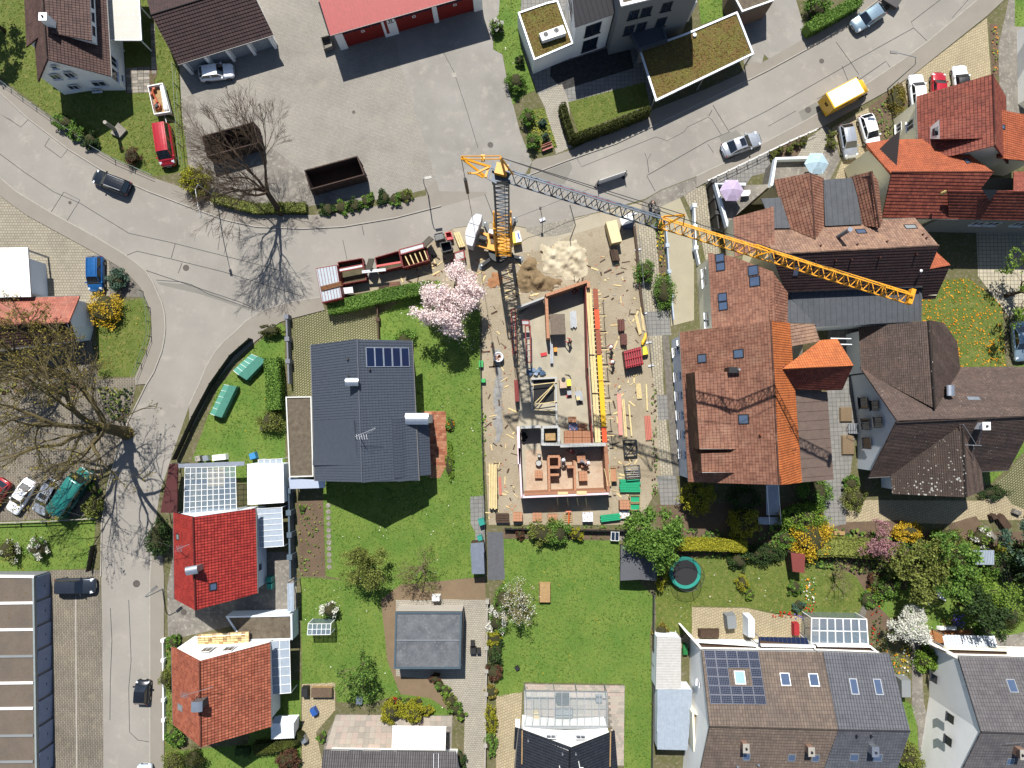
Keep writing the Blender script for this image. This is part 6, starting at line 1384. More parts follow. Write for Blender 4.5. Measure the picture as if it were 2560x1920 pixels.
bwall(A(860,262),A(1590,15),Z0,Z1,.34,BRK);bwall(A(1600,25),A(1600,130),Z0,Z1,.36,BRK);bwall(A(872,290),A(905,1000),Z0,Z1-.3,.34,BRK)
bwall(A(1552,110,2.8),A(1590,1660,2.8),Z0,2.8,.12,FORM,'formwork_wall',False)
T(1240,920,320);bwall(A(1585,0,2.8),A(1672,1290,2.8),Z0,2.8,.12,FORM,'formwork_wall',False)
bwall(A(1110,1345),A(1900,1320),Z0,Z1,.36,CONC);bwall(A(425,1028),A(770,1012),Z0,Z1,.3,CONC);bwall(A(385,1010),A(400,1660),Z0,Z1,.3,INS,'insulated_wall',False)
for a,c in(((800,1025),(1080,1015)),((805,1040),(805,1340)),((1085,1030),(1090,1345)),((810,1320),(1080,1320))):bwall(A(*a),A(*c),Z0,Z1,.3,CONC)
bwall(A(1895,1320),A(1930,1660),Z0,Z1,.36,BRKD)
MB().prism([A(850,1130,2.2),A(1025,1125,2.2),A(1030,1250,2.2),A(855,1255,2.2)],2.1,2.2).build('shaft_cover',WOOD,nb_)
for a,c in(((610,190),(1050,165)),((615,250),(625,730)),((1035,180),(1050,980)),((620,730),(1030,725))):bwall(A(a[0],a[1],1.0),A(c[0],c[1],1.0),Z0,.95,.2,CONC,'pit_wall',False)
MB().prism([A(650,215,.43),A(1005,205,.43),A(1005,600,.43),A(650,600,.43)],.405,.43).build('pit_shade_sheet',plain('pit_shade',srgb(34,34,38,.4),.9),nb_)  # near-black sheet on the slab; the pit's inner shade is its colour
for a,c in(((560,300),(1050,245)),((610,640),(1060,575)),((640,630),(1010,270)),((735,610),(1000,285)),((660,715),(1020,740))):MB().bar(A(a[0],a[1],1.15),A(c[0],c[1],1.15),.09,.08).build('plank',WOODP,nb_)
T(1240,1120,400);bwall(A(320,0),A(355,690),Z0,Z1,.2,INS,'insulated_wall',False);bwall(A(355,680),A(1560,630),Z0,Z1,.22,INS,'insulated_wall',False);bwall(A(1515,0),A(1555,610),Z0,Z1,.36,BRKD)
bwall(A(395,640),A(1520,595),Z0,Z1-.05,.3,BRKD,'inner_leaf',False)
for a,c,zt in(((720,120),(880,118),2.2),((725,130),(740,620),2.2),((875,125),(878,262),2.2),((740,270),(880,268),2.2),((985,265),(1085,262),2.2),((1085,180),(1095,600),2.2),((750,372),(872,370),1.8)):bwall(A(a[0],a[1],zt),A(c[0],c[1],zt),Z0,zt,.26,BRK)
for x,y,w,h in((925,625,140,40),(1185,620,140,50)):MB().prism([A(x-w/2,y-h/2,3.05),A(x+w/2,y-h/2,3.05),A(x+w/2,y+h/2,3.05),A(x-w/2,y+h/2,3.05)],2.98,3.05).build('window_board',WOODP,nb_)
for x in(845,985,1120,1240):MB().bar(A(x,690,2.2),A(x+15,800,.1),.1).build('prop',WOODP,nb_)
T(1240,700,320);fw=thing('formwork_line','long formwork with red, orange and yellow panels and timber slats','formwork',W(1495,900))
def yx(t,z):p0,p1=W(1488,722,z),W(1512,1106,z);return p0.lerp(p1,t)
FY=mat('panel_yellow',srgb(240,186,24,.66),.6,.1,3);FO=mat('panel_orange',srgb(236,86,36,.6),.6,.1,3);FB=mat('panel_rust',srgb(176,96,66,.5),.7,.2,3)
for t0,t1,m in((0,.13,FB),(.135,.265,FO),(.27,.43,FB),(.435,.6,FY),(.605,.9,FY),(.905,1,FO)):MB().bar(yx(t0,2.5),yx(t1,2.5),.55,.12).build('panel',m,fw)
for t0,t1 in((0,.43),(.44,.68),(.69,1)):
 for k in(-.95,-.62):p0,p1=yx(t0,2.3),yx(t1,2.3);MB().bar(p0+Vector((k,0,0)),p1+Vector((k,0,0)),.3,.06).build('walkway_plank',WOODP,fw)
for k in range(36):
 p=yx((k+.4)/36,2.2);lng=k%4==2;MB().bar(p+Vector((-.52,0,0)),p+Vector((1.15 if lng else .5,.0,0)),.09,.1).build('slat',WOODP,fw)
 if lng:MB().bar(p+Vector((1.0,0,0)),(p.x+1.1,p.y,.05),.08).build('prop',WOODP,fw)
PALW=mat('pallet_wood',srgb(206,176,128,.5),.85,.2,3)
def pallet(label,x,y,z0,w,d,h,m,rz=0.0,cover=None,group=None,pal=True,name='brick_pallet',cat='pallet',cols=(3,3)):
 p=at(x,y,z0+h);t=thing(name,label,cat,(p.x,p.y,z0),group,rz)
 if pal:
  for k in range(5):MB().box((0,-d/2+d*(k+.5)/5,.11),(w,d/5*.7,.03)).build('pallet_board',PALW,t,local=True)
  for k in(-1,0,1):MB().box((k*w*.42,0,.05),(.1,d,.09)).build('pallet_block',PALW,t,local=True)
 if h>.2:
  nx,ny=cols;hh=h-.13
  for i in range(nx):
   for j in range(ny):MB().box((-w/2+w*(i+.5)/nx,-d/2+d*(j+.5)/ny,.13+hh/2+U(-.01,.01)),(w/nx-.015,d/ny-.015,hh)).build('block',m,t,local=True)
 if cover:
  q=MB();n=6
  for i in range(n):
   for j in range(n):
    def cv(i,j):return((i/n-.5)*(w+.06),(j/n-.5)*(d+.06),h+.02+.05*math.sin(i*2.3+j*1.7)*(0<i<n)*(0<j<n))
    q.poly([cv(i,j),cv(i+1,j),cv(i+1,j+1),cv(i,j+1)])
  for s in(-1,1):q.poly([(s*(w/2+.03),-d/2,h),(s*(w/2+.03),d/2,h),(s*(w/2+.02),d/2,h*.4),(s*(w/2+.02),-d/2,h*.4)]);q.poly([(-w/2,s*(d/2+.03),h),(w/2,s*(d/2+.03),h),(w/2,s*(d/2+.02),h*.4),(-w/2,s*(d/2+.02),h*.4)])
  q.build('plastic_cover',cover,t,local=True)
 return t
PLAS=plain('clear_plastic',srgb(222,222,226,.75),.25);GRN=plain('green_pipe_plastic',srgb(24,166,116,.6),.45)
T(1240,1120,400)
pallet('brick stack on a pallet, first in the row along the hedge',300,955,0,1.1,1.0,1.0,BRK,0,PLAS if False else None)
pallet('half-emptied pallet with torn plastic, second in the row along the hedge',570,955,0,1.1,1.0,.3,BRK,0,None)
pallet('brick stack on a pallet, third in the row along the hedge',785,980,0,1.1,1.0,1.0,BRK)
pallet('empty pallet with an orange pipe across it',993,965,0,1.1,1.1,.16,BRK)
o=MB().tube(at3([(1010,885,.5),(1005,1050,.3)]),.09,8).tube(at3([(965,882,.5),(1040,880,.5)]),.09,8).build('drain_pipe',plain('pipe_orange',srgb(222,104,48,.6),.5));tag(o,'orange branched drain pipe lying on the empty pallet','pipe')
pallet('pallet wrapped in white plastic, fifth in the row along the hedge',1268,955,0,1.15,1.0,.8,BRK,0,PLAS)
pallet('brick stack at the east end beside the green crates',1780,790,0,1.15,1.0,1.2,BRK)
pallet('low plastic-wrapped pallet under the tall brick stack by the green crates',1775,920,0,1.1,.85,.5,BRK,0,PLAS)
for i,(x,y,z,w,d,h)in enumerate(((590,365,.42,.9,.9,.5),(1205,390,.42,1.0,1.1,.9),(1180,150,.42,1.0,.9,1.0),(1225,215,.42,.9,.8,.6))):pallet(('small brick stack on the slab beside the partition','tall brick stack in the eastern room','stepped brick stack near the north wall of the eastern room','lower brick stack in front of the stepped one')[i],x,y,z,w,d,h,BRK,.05*i)
for x,y,r_,lb in((590,208,.38,'large round mortar tub on the slab'),(598,108,.2,'small mortar bucket beside the large tub')):
 p=at(x,y,.9);t=thing('mortar_tub',lb,'tub',(p.x,p.y,.42));q=MB();q.lathe((p.x,p.y,.42),[(.01,.02),(r_*.8,.02),(r_,.5),(r_*.93,.5),(r_*.75,.3),(.01,.3)],18);q.build('tub_shell',BLACKP,t,True);MB().lathe((p.x,p.y,.42),[(.01,.4),(r_*.9,.4)],18).build('mortar',CONC,t)
T(1240,920,320)
for i,(x,y,r_)in enumerate(((480,1150,.3),(520,1195,.22),(478,1250,.26))):p=at(x,y,.9);t=thing('bucket',('black','middle','lower')[i]+' bucket in the cluster by the pink insulated wall','bucket',(p.x,p.y,.42));q=MB();q.lathe((p.x,p.y,.42),[(.01,.02),(r_*.8,.02),(r_,.4),(r_*.9,.4),(r_*.7,.1),(.01,.1)],14);q.build('bucket_shell',BLACKP,t,True)
for i in range(6):
 x,y=1255+(i%3)*155,1140+(i//3)*120;pallet(('upper','lower')[i//3]+(' western',' middle',' eastern')[i%3]+' brick pallet in the block of six inside the formwork',x,y,.42,1.0,.78,1.0,BRKD,.02,None,'brick pallets packed inside the formwork',True,'brick_pallet','pallet',(3,2))
for i,(x,y)in enumerate(((1335,1015),(1500,1010))):pallet(('brick pallet with blue plastic sheet, left of two','brick pallet with blue plastic sheet, right of two')[i],x,y,.42,1.0,.75,.9,BRKD,0,plain('blue_sheet',srgb(66,84,130,.5),.4)if i==0 else None)
pallet('open pallet of orange bricks north of the wrapped block',1320,890,.42,.95,.7,.5,BRK,0,None,None,True,'brick_pallet','pallet',(4,3))
mx=thing('mortar_machine','yellow mortar machine with round hopper on the slab','machine',at(1200,300,.42));MB().prism([A(1095,200,1.6),A(1215,190,1.6),A(1225,340,1.6),A(1105,350,1.6)],.45,1.6).build('hopper_box',plain('machine_sand',srgb(206,178,150,.55),.6),mx);MB().cyl(A(1165,195,1.6),.24,1.55,1.75,16).build('hopper_mouth',BLACKP,mx);MB().box(A(1255,255,1.2),(.5,.75,.8),.1).build('motor_housing',plain('cabinet_yellow',srgb(240,210,60,.75),.5),mx)
for k in range(3):MB().tube([A(1190+k*30,110,.5),A(1280+k*8,130+k*20,.5),A(1290,230,.6)],.03,5).build('hose',BLACKP,mx)
t=thing('plate_compactor','red and silver compactor standing by the mortar machine','machine',at(1260,440,.42));MB().box(A(1265,430,.8),(.5,.5,.35),.1).build('engine',STEEL,t);MB().box(A(1262,480,.55),(.62,.35,.1),.1).build('plate',plain('compactor_red',srgb(190,40,40,.6),.5),t);MB().tube([A(1280,380,.9),A(1285,350,1.2)],.03,5).build('handle',BLACKP,t)
t=thing('wheelbarrow','grey wheelbarrow with a tan sack on the slab','wheelbarrow',at(1430,500,.42));MB().hexa([A(1385,420,.75),A(1460,405,.75),A(1490,540,.75),A(1415,555,.75)],[A(1362,405,1.1),A(1475,390,1.1),A(1508,560,1.1),A(1400,575,1.1)]).build('tray',STEEL,t);MB().box(A(1420,525,1.15),(.45,.4,.25),.2).build('sack',WOODP,t)
for s in(1380,1480):MB().bar(A(s,400,.9),A(s-10,330,.95),.05).build('handle',WOOD,t)
MB().tube([A(1440,590,.6),A(1460,588,.6)],.18,10).build('wheel',TYRE,t)
T(1240,700,320)
def bundle(name,label,cat,a,c,w,h,n,m,z=.42,rnd_=True):
 a,c=at(a[0],a[1],z+h),at(c[0],c[1],z+h);d=(c-a).normalized();s=Vector((-d.y,d.x,0));t=thing(name,label,cat,((a.x+c.x)/2,(a.y+c.y)/2,z))
 for k in range(n):
  o_=s*(w*((k+.5)/n-.5));zz=Vector((0,0,z+h/2+(U(-.4,.4)*h*.3 if rnd_ else 0)));e_=d*(U(-.08,.08)if rnd_ else 0)
  MB().bar(Vector((a.x,a.y,0))+o_+zz+e_,Vector((c.x,c.y,0))+o_+zz+e_,w/n*.85,h*.8).build('length',m,t)
 return t
bundle('prop_bundle','bundle of galvanised steel props on the slab','props',(1330,540),(1345,820),.75,.35,6,STEEL)
o=MB().prism([A(925,590,2.3),A(1190,585,2.3),A(1200,935,2.3),A(945,945,2.3)],2.2,2.3).build('weathered_deck',mat('weathered_board',srgb(150,134,118,.45),.9,.25,4,20));tag(o,'weathered grey timber deck resting beside the brick wall','deck')
for x,y in((940,600),(1180,600),(1190,925),(955,930)):q=at(x,y,2.2);o2=MB().bar((q.x,q.y,.4),(q.x,q.y,2.2),.1).build('post',WOOD,o)
bwall(A(385,460),A(835,290),0,Z1-.4,.22,CONC,'concrete_wall',False)
def frame(label,pts,z,m,w=.14,name='formwork_ladder'):
 P=[at(x,y,z)for x,y in pts];t=thing(name,label,'formwork',(P[0].x,P[0].y,0))
 for i in range(len(P)):MB().bar(P[i],P[(i+1)%len(P)],w,.12).build('rail',m,t)
 for k in range(1,6):MB().bar(P[0].lerp(P[3],k/6),P[1].lerp(P[2],k/6),.06,.08).build('rung',STEEL,t)
 for p in P:MB().bar((p.x,p.y,0),p,.08).build('leg',m,t)
 return t
frame('red formwork frame standing west of the brick wall',((505,790),(590,790),(600,1420),(530,1425)),2.2,FORM);frame('short red formwork frame at the corner of the white wall',((440,700),(570,700),(575,770),(440,775)),2.2,FORM);frame('narrow red formwork frame under the crane shadow',((265,510),(330,510),(345,1270),(290,1275)),2.0,FORM)
T(1240,920,320);bundle('formwork_post','red-sided formwork post along the western slab edge','formwork',(345,200),(365,580),.5,1.8,3,FORM,.1,False)
T(1240,700,320);pl=pallet('light empty pallet with a red bundle near the white prop',780,1240,.05,.95,1.1,.16,BRK,.1);o=MB().box(at(825,1285,.4),(.75,.4,.3),.2).build('red_bundle',plain('bundle_red',srgb(200,24,34,.6),.6));tag(o,'crumpled bright red bundle lying on the light pallet','bundle')
bundle('steel_beam','long white-grey steel channel leaning by the pit','beam',(955,1080),(965,1440),.35,.5,2,STEEL,.5,False)
o=MB().box(at(1025,1205,.8),(.4,.5,.45),.1).build('orange_crate',plain('crate_orange',srgb(230,150,50,.65),.6));tag(o,'orange plastic crate beside the weathered deck','crate')
T(1240,920,320);b=MB()
for k in range(9):
 x,y=560+k*32,60+40*math.sin(k*1.9);q=at(x,y,.7);b.box(q,(.5,.4,.15),k*.7,0,.3,.2)
o=b.build('tarpaulin_heap',plain('tarp_blue',srgb(92,120,150,.5),.5));tag(o,'crumpled blue-grey tarpaulin heap north of the pit','tarpaulin');o['kind']='stuff'
T(640,480)
def skip(label,pts,z0,z1,m,inner_m,t=.08,name='skip',floor=.15,cat='skip'):
 P=[at(x,y,z1)for x,y in pts];o=thing(name,label,cat,(sum(p.x for p in P)/4,sum(p.y for p in P)/4,0));MB().prism(P,z0,z0+floor).build('floor',inner_m,o)
 Q=[Vector((p.x,p.y))for p in P]
 for i in range(4):MB().prism([Q[i],Q[(i+1)%4],inner(Q,(i+1)%4,t),inner(Q,i,t)],z0+floor,z1).build('side',m,o)
 for i in range(4):
  a,c=P[i],P[(i+1)%4];n=Vector(((c-a).y,-(c-a).x,0)).normalized()
  if(a+n-o.location).length<(a-o.location).length:n=-n
  k=max(2,int((c-a).length/.9))
  for j in range(k):q=a.lerp(c,(j+.5)/k)+n*.04;MB().bar((q.x,q.y,z0+.1),(q.x,q.y,z1-.1),.1,.08).build('rib',m,o)
 return o
CRED=mat('container_red',srgb(146,46,46,.5),.6,.15,1.5,8,c3=srgb(130,88,66,.45),patch=.08)
ct=thing('site_container','red site container with pale rusty roof at the hedge end','container',at(640,820));P=[at(x,y,2.6)for x,y in((515,660),(698,628),(745,915),(570,958))];MB().prism(P,.1,2.6).build('box',CRED,ct);c_=sum(P,Vector((0,0,0)))/4
MB().prism([c_+(p-c_)*.95 for p in P],2.602,2.63).build('roof',mat('pale_rusty_roof',srgb(186,198,206,.62),.6,.12,1.2,8,c3=srgb(176,126,84,.5),patch=.06),ct)
for k in range(7):a,q=P[0].lerp(P[1],(k+.5)/7),P[3].lerp(P[2],(k+.5)/7);MB().bar(a+Vector((0,0,.04)),q+Vector((0,0,.04)),.05,.04).build('roof_rib',CRED,ct)
bundle('mesh_stack','rusty reinforcing mesh lying across the container roof','mesh',(560,835),(740,790),.55,.15,10,mat('rust',srgb(150,100,60,.5),.8,.3,4),2.66)
skip('open red skip next to the pale-roofed container',((703,605),(920,568),(955,760),(735,800)),.1,1.4,CRED,mat('skip_floor',srgb(120,112,84,.45),.9,.3,1.5));frame('dark red ladder frame lying on the open skip',((715,665),(920,625),(925,650),(722,690)),1.5,FORM,.12)
skip('open skip with rusty mesh and planks, middle of the row',((1025,565),(1235,505),(1265,640),(1050,690)),.1,1.5,CRED,mat('skip_floor',srgb(120,112,84,.45),.9,.3,1.5));skip('large open skip with timber battens at the end of the row',((1238,500),(1460,445),(1500,590),(1270,655)),.1,1.7,CRED,mat('skip_rust',srgb(190,140,90,.48),.9,.2,1.5))
frame('dark red ladder frame across the large skip',((1240,500),(1445,445),(1452,480),(1250,540)),1.8,FORM,.14)
for k in range(5):a,q=at(1285+k*42,545-k*10,1.5),at(1330+k*38,640-k*14,1.5);o=MB().bar(a,q,.12,.1).build('batten',WOODP);tag(o,('first','second','third','fourth','fifth')[k]+' pale timber batten laid in the large skip, counted from the mesh skip','batten')
bundle('grey_girder','grey steel girder laid across two skips','girder',(915,690),(1120,670),.35,.2,2,STEEL,1.75,False)
bundle('red_beam','bright red beam laid along the mesh skip','beam',(1040,640),(1250,605),.28,.2,1,plain('beam_red',srgb(206,66,62,.6),.5),1.6,False)
for x,y,s in((985,625,.3),(1480,430,-.2)):o=MB().box(at(x,y,1.6),(1.4,.12,1.4),1.0+s,0,.7).build('skip_door',mat('skip_grey',srgb(110,104,92,.45),.8,.2));tag(o,'open steel door leaning at the '+('red skip' if x<1200 else 'large battened skip'),'door')
bundle('timber_pile','loose pile of weathered red-brown planks by the clipped hedge','planks',(1150,810),(1240,800),.9,.4,5,mat('old_plank',srgb(160,116,96,.48),.85,.3,4),.05);bundle('timber_pile','low heap of dark offcuts beside the hedge','planks',(1065,845),(1150,830),.8,.3,4,WOODD,.05)
o=MB().box(at(795,850,.9),(1.2,.7,.12),.1,0,.3).build('white_board',WHITEP);tag(o,'white board leaning beside the open red skip','board')
T(1060,480,320);skip('mesh crate heaped with grey fittings near the ballast',((175,725),(320,690),(360,800),(200,845)),.1,.9,DKMET,mat('fittings',srgb(150,152,150,.5),.6,.5,5,14),.05,'mesh_crate',.7,'crate');skip('red plastic tub beside the mesh crate',((360,700),(465,680),(505,810),(400,830)),.1,.8,plain('tub_red',srgb(214,56,60,.65),.45),plain('tub_red',srgb(214,56,60,.65),.45),.06,'mortar_tub',.1,'tub');skip('dark concrete hopper by the crane ballast',((270,880),(455,840),(495,1000),(320,1045)),.9,2.2,DKMET,DKMET,.08,'concrete_hopper',.1,'hopper')
bundle('perforated_plank','stack of perforated cream scaffold planks by the ballast','planks',(560,690),(660,945),.75,.5,3,WOODP,.1);frame('red grid of formwork panels near the magnolia',((520,1060),(690,1010),(705,1150),(540,1190)),.9,FORM,.2);bundle('red_prop','single red prop beside the dark hopper','prop',(470,1160),(495,1250),.18,.3,1,plain('beam_red',srgb(206,66,62,.6),.5),.2,False)
T(1280,480)
P=[at(x,y,1.6)for x,y in((812,262),(902,240),(950,425),(862,445))];o=thing('plywood_box','pale plywood crate on the eastern site strip','crate',at(880,340));MB().prism(P,.1,1.6).build('side_panels',WOODP,o);MB().prism([p+(p-c_)*0 for p in P],1.602,1.64).build('lid',mat('plywood',srgb(228,206,160,.7),.7,.12,3,14),o)
bundle('stillage','metal stillage filled with dark timber below the plywood crate','timber',(880,490),(905,590),.9,.8,5,WOODD,.1);bundle('rusty_formwork_stack','stillage of rusty red formwork sticks beside the formwork line','formwork',(945,1100),(950,1200),.75,.7,6,mat('rusty_red',srgb(140,90,80,.48),.8,.35,5),.1);bundle('rusty_formwork_stack','second stillage of reddish formwork sticks nearer the red grid','formwork',(965,1225),(970,1320),.75,.7,6,mat('rusty_red',srgb(140,90,80,.48),.8,.35,5),.1)
t=thing('formwork_panel_stack','bright red ribbed formwork panel stack by the lane fence','formwork',at(1050,1430));P=[at(x,y,1.5)for x,y in((965,1375),(1115,1335),(1140,1490),(985,1525))];FR_=plain('grid_red',srgb(176,32,48,.6),.5);MB().prism(P,.1,1.3).build('lower_panels',plain('grid_dark_red',srgb(110,24,34,.5),.6),t)
for k in range(8):a,q=P[0].lerp(P[1],(k+.4)/8),P[3].lerp(P[2],(k+.4)/8);MB().bar(a-Vector((0,0,.1)),q-Vector((0,0,.1)),.13,.2).build('rib',FR_,t)
for k in(.12,.5,.88):a,q=P[0].lerp(P[3],k),P[1].lerp(P[2],k);MB().bar(a,q,.1,.14).build('cross_rail',FR_,t)
o=MB().hexa(at3([(1125,1340,.3),(1165,1335,.3),(1180,1405,.3),(1130,1412,.3)]),at3([(1130,1338,.8),(1160,1335,.8),(1172,1400,.8),(1132,1408,.8)])).build('yellow_tub',plain('tub_yellow',srgb(246,226,50,.75),.5));tag(o,'bright yellow plastic tub beside the red panel stack','tub')
o=MB().tube(ats([(1155,1220),(1150,1260),(1130,1300),(1125,1320)],.4),[.12,.2,.2,.1],7).build('yellow_sling',plain('sling_yellow',srgb(236,186,30,.7),.6));tag(o,'crumpled yellow lifting sling on the fence side','sling')
t=thing('cement_bag','big blue-white bulk bag under the jib by the plywood crate','bag',at(1000,290));q=MB();q.hexa(at3([(945,270,.05),(1040,265,.05),(1045,320,.05),(965,325,.05)]),at3([(930,215,1.9),(1030,180,1.9),(1060,255,1.9),(950,290,1.9)]));q.build('bag_side',plain('bag_blue',srgb(60,92,130,.55),.7),t);q=MB();q.hexa(at3([(930,215,1.9),(1030,180,1.9),(1060,255,1.9),(950,290,1.9)]),at3([(975,210,2.2),(1020,200,2.2),(1030,240,2.2),(985,255,2.2)]));q.build('bag_top',WHITEP,t)
for nm,a,c,w_,n_,lb in(('timber_length',(1070,1060),(1110,1230),.4,3,'pale timber lengths stacked beside the lane fence'),('timber_length',(1115,1000),(1140,1200),.25,2,'slim timber lengths next to the fence, closer to it')):bundle(nm,lb,'timber',a,c,w_,.15,n_,WOODP,.05)
T(1280,960)
for nm,a,c,w_,n_,m_,lb in(('pink_board',(925,90),(940,450),.55,1,plain('pink_board',srgb(226,150,136,.62),.7),'long pink board lying east of the formwork line'),('timber_length',(960,130),(985,460),.35,2,WOODP,'long pale boards next to the pink board'),('timber_length',(1010,180),(1035,455),.2,1,WOODP,'single toothed board right of the pale boards'),('timber_length',(1090,0),(1105,130),.6,5,WOODP,'pack of short timber by the hedge bank'),('timber_length',(1160,0),(1170,230),.2,1,WOODP,'one long board against the hedge bank'),('red_plank',(1170,270),(1185,480),.75,4,plain('pink_plank',srgb(206,120,100,.55),.7),'bunch of reddish planks with dark ends by the hedge bank')):bundle(nm,lb,'timber',a,c,w_,.2,n_,m_,.05)
t=thing('steel_frame_box','square dark steel frame with crossed bars on the ground','frame',at(1028,550));P=[at(x,y,.7)for x,y in((965,488),(1072,485),(1082,600),(975,608))]
for i in range(4):MB().bar(P[i],P[(i+1)%4],.16,.3).build('side',DKMET,t)
MB().bar(P[0],P[2],.09).build('cross_bar',DKMET,t);MB().bar(P[1],P[3]+Vector((0,0,.02)),.09).build('cross_bar',DKMET,t)
for z in(0,):
 for p in P:MB().bar((p.x,p.y,0),p,.12).build('leg',DKMET,t)
frame('open dark trestle with a board across it',((975,710),(1100,705),(1110,815),(990,825)),1.0,DKMET,.09,'trestle')
bundle('green_pipe_stack','stack of bright green pipes beside the trestle','pipes',(935,880),(1110,880),1.5,.5,8,GRN,.1);bundle('green_pipe_row','row of bright green pipes on bearers along the hedge','pipes',(765,1165),(935,1145),.8,.3,4,GRN,.3)
for i,(x,y)in enumerate(((1065,995),(1065,1062))):skip(('upper','lower')[i]+' crate of green pipe fittings by the big tree',((x-45,y-30),(x+42,y-30),(x+42,y+30),(x-42,y+30)),.1,.9,PALW,GRN,.06,'fitting_crate',.6,'crate')
skip('mesh box full of brick rubble against the east wall',((850,725),(900,722),(910,840),(855,842)),.1,.9,PALW,BRK,.05,'rubble_box',.65,'crate')
T(1280,960);la=thing('wooden_ladder','pale ladder leaning on the eastern brick wall','ladder',at(845,800));
for y in(735,880):MB().bar(at(795+(y-735)*.2,y,3.1),at(855,y,.3),.08).build('rail',WOODP,la)
for k in range(5):MB().bar(at(800+k*12,735,3.0-k*.55),at(828+k*7,880,3.0-k*.55),.06).build('rung',WOODP,la)
T(640,960);bundle('timber_pack','tall pack of fresh planed timber on the western site strip','timber',(2045,695),(2050,1080),.95,.8,5,WOODP,.1);bundle('pink_plank','short pink plank next to the timber pack','plank',(2105,810),(2115,965),.35,.12,1,plain('pink_plank',srgb(206,120,100,.55),.7),.05);bundle('old_bench','weathered slatted bench frame at the south-west site corner','bench',(2075,1160),(2190,1160),1.1,.5,4,WOODD,.1)
T(640,480);t=thing('debris_bag','round white bulk bag filled with brick rubble','bag',at(2095,1430));p=at(2095,1425,.9);MB().lathe((p.x,p.y,0),[(.5,0),(.62,.4),(.6,.9),(.52,.92),(.45,.75),(.01,.7)],18).build('bag',PLAS,t,True);q=MB()
for k in range(14):a=U(0,6.28);r_=U(0,.4);q.box((p.x+math.cos(a)*r_,p.y+math.sin(a)*r_,.8),(.22,.14,.1),U(0,3))
q.build('rubble',BRK,t,kind='stuff')
for x,y,lb in((1945,1485,'green plastic box in the site corner by the lawn fence'),(1965,1630,'green plastic box further down the lawn fence')):o=MB().box(at(x,y,.3),(.5,.8 if y<1550 else .45,.5)).build('green_box',plain('box_green',srgb(40,170,80,.6),.5));tag(o,lb,'box')
def heap(name,label,cat,pts,h,m,seed=0,res=.16):
 P=ats(pts);P=[p for a,c in zip(P,P[1:]+P[:1])for k in range(4)for p in[a.lerp(c,k/4)+Vector((noise.noise((a.x+k,a.y,seed)),noise.noise((a.y,a.x+k,seed)),0))*.8]];x0,x1,y0,y1=min(p.x for p in P),max(p.x for p in P),min(p.y for p in P),max(p.y for p in P);nx,ny=max(3,int((x1-x0)/res)),max(3,int((y1-y0)/res));b=MB();idx={}
 def dist(x,y):
  d=9
  for i in range(len(P)):
   a,c=P[i],P[(i+1)%len(P)];l2=(c.x-a.x)**2+(c.y-a.y)**2;t=max(0,min(1,((x-a.x)*(c.x-a.x)+(y-a.y)*(c.y-a.y))/l2));d=min(d,math.hypot(x-a.x-t*(c.x-a.x),y-a.y-t*(c.y-a.y)))
  return d
 for i in range(nx+1):
  for j in range(ny+1):
   x,y=x0+(x1-x0)*i/nx,y0+(y1-y0)*j/ny
   if inpoly(x,y,P):
    k=min(1,dist(x,y)/1.3);z=.012+h*k*(.55+.9*max(-.4,noise.fractal((x*1.3,y*1.3,seed),.7,2.2,5)));idx[i,j]=len(b.v);b.v.append((x,y,max(.012,z)))
 for i in range(nx):
  for j in range(ny):
   q=[(i,j),(i+1,j),(i+1,j+1),(i,j+1)]
   if all(k in idx for k in q):b.f.append(tuple(idx[k]for k in q));b.m.append(0);b.uv+=[(0,0)]*4
 o=b.build(name,m,smooth=True);tag(o,label,cat);o['kind']='stuff';return o
T(1280,480);heap('sand_heap','pale sand heap in front of the new building','sand',[(240,470),(400,410),(570,410),(650,500),(660,710),(560,790),(420,750),(250,680)],.55,mat('sand',srgb(232,220,192,.5),.95,.14,1,8,c2=srgb(206,190,158,.46)),3);heap('spoil_heap','churned brown spoil heap between sand and crane','soil',[(60,620),(200,560),(260,680),(420,760),(360,860),(180,880),(60,860),(20,740)],1.1,mat('spoil',srgb(176,150,112,.42),.95,.3,1,7),7)
T(1060,480,320);heap('clay_heap','orange clay heap beside the magnolia','soil',[(1090,1480),(1200,1400),(1330,1390),(1340,1600),(1220,1700),(1080,1660)],.7,mat('clay',srgb(206,148,104,.45),.95,.2,1,8),9)
T(640,960);heap('rubble_strip','grey concrete rubble strip along the western site edge','rubble',[(2060,-300),(2130,-300),(2140,300),(2120,520),(2060,540),(2060,200)],.35,mat('rubble_grey',srgb(186,184,180,.45),.95,.25,2,8),5)
T(1280,480);fe_=thing('site_fence','wire site fence with thin posts between the site and the paved lane','fence',at(1130,900));FP=[(1050,190),(1085,500),(1110,800),(1140,1050),(1180,1300),(1200,1500)]
for k,(x,y)in enumerate(FP):q=at(x,y,0);MB().tube([q,q+Vector((0,0,2.0))],.03,6).build('post',STEEL,fe_);MB().box((q.x,q.y,.07),(.7,.22,.14),.2).build('foot_block',BAL,fe_)
for z in(.25,1.95):MB().tube([at(x,y,0)+Vector((0,0,z))for x,y in FP],.02,5).build('rail',STEEL,fe_)
for a,c in zip(FP,FP[1:]):
 q=MB();A_,C_=at(*a),at(*c)
 for k in range(1,22):p=A_.lerp(C_,k/22);q.bar(p+Vector((0,0,.25)),p+Vector((0,0,1.95)),.012)
 q.build('wire_mesh',STEEL,fe_,kind='stuff')
MB().prism(strip(ats([(1050,300),(1075,520),(1100,830),(1130,1050)]),.25),0,.35).build('base_board',WOODD,fe_)
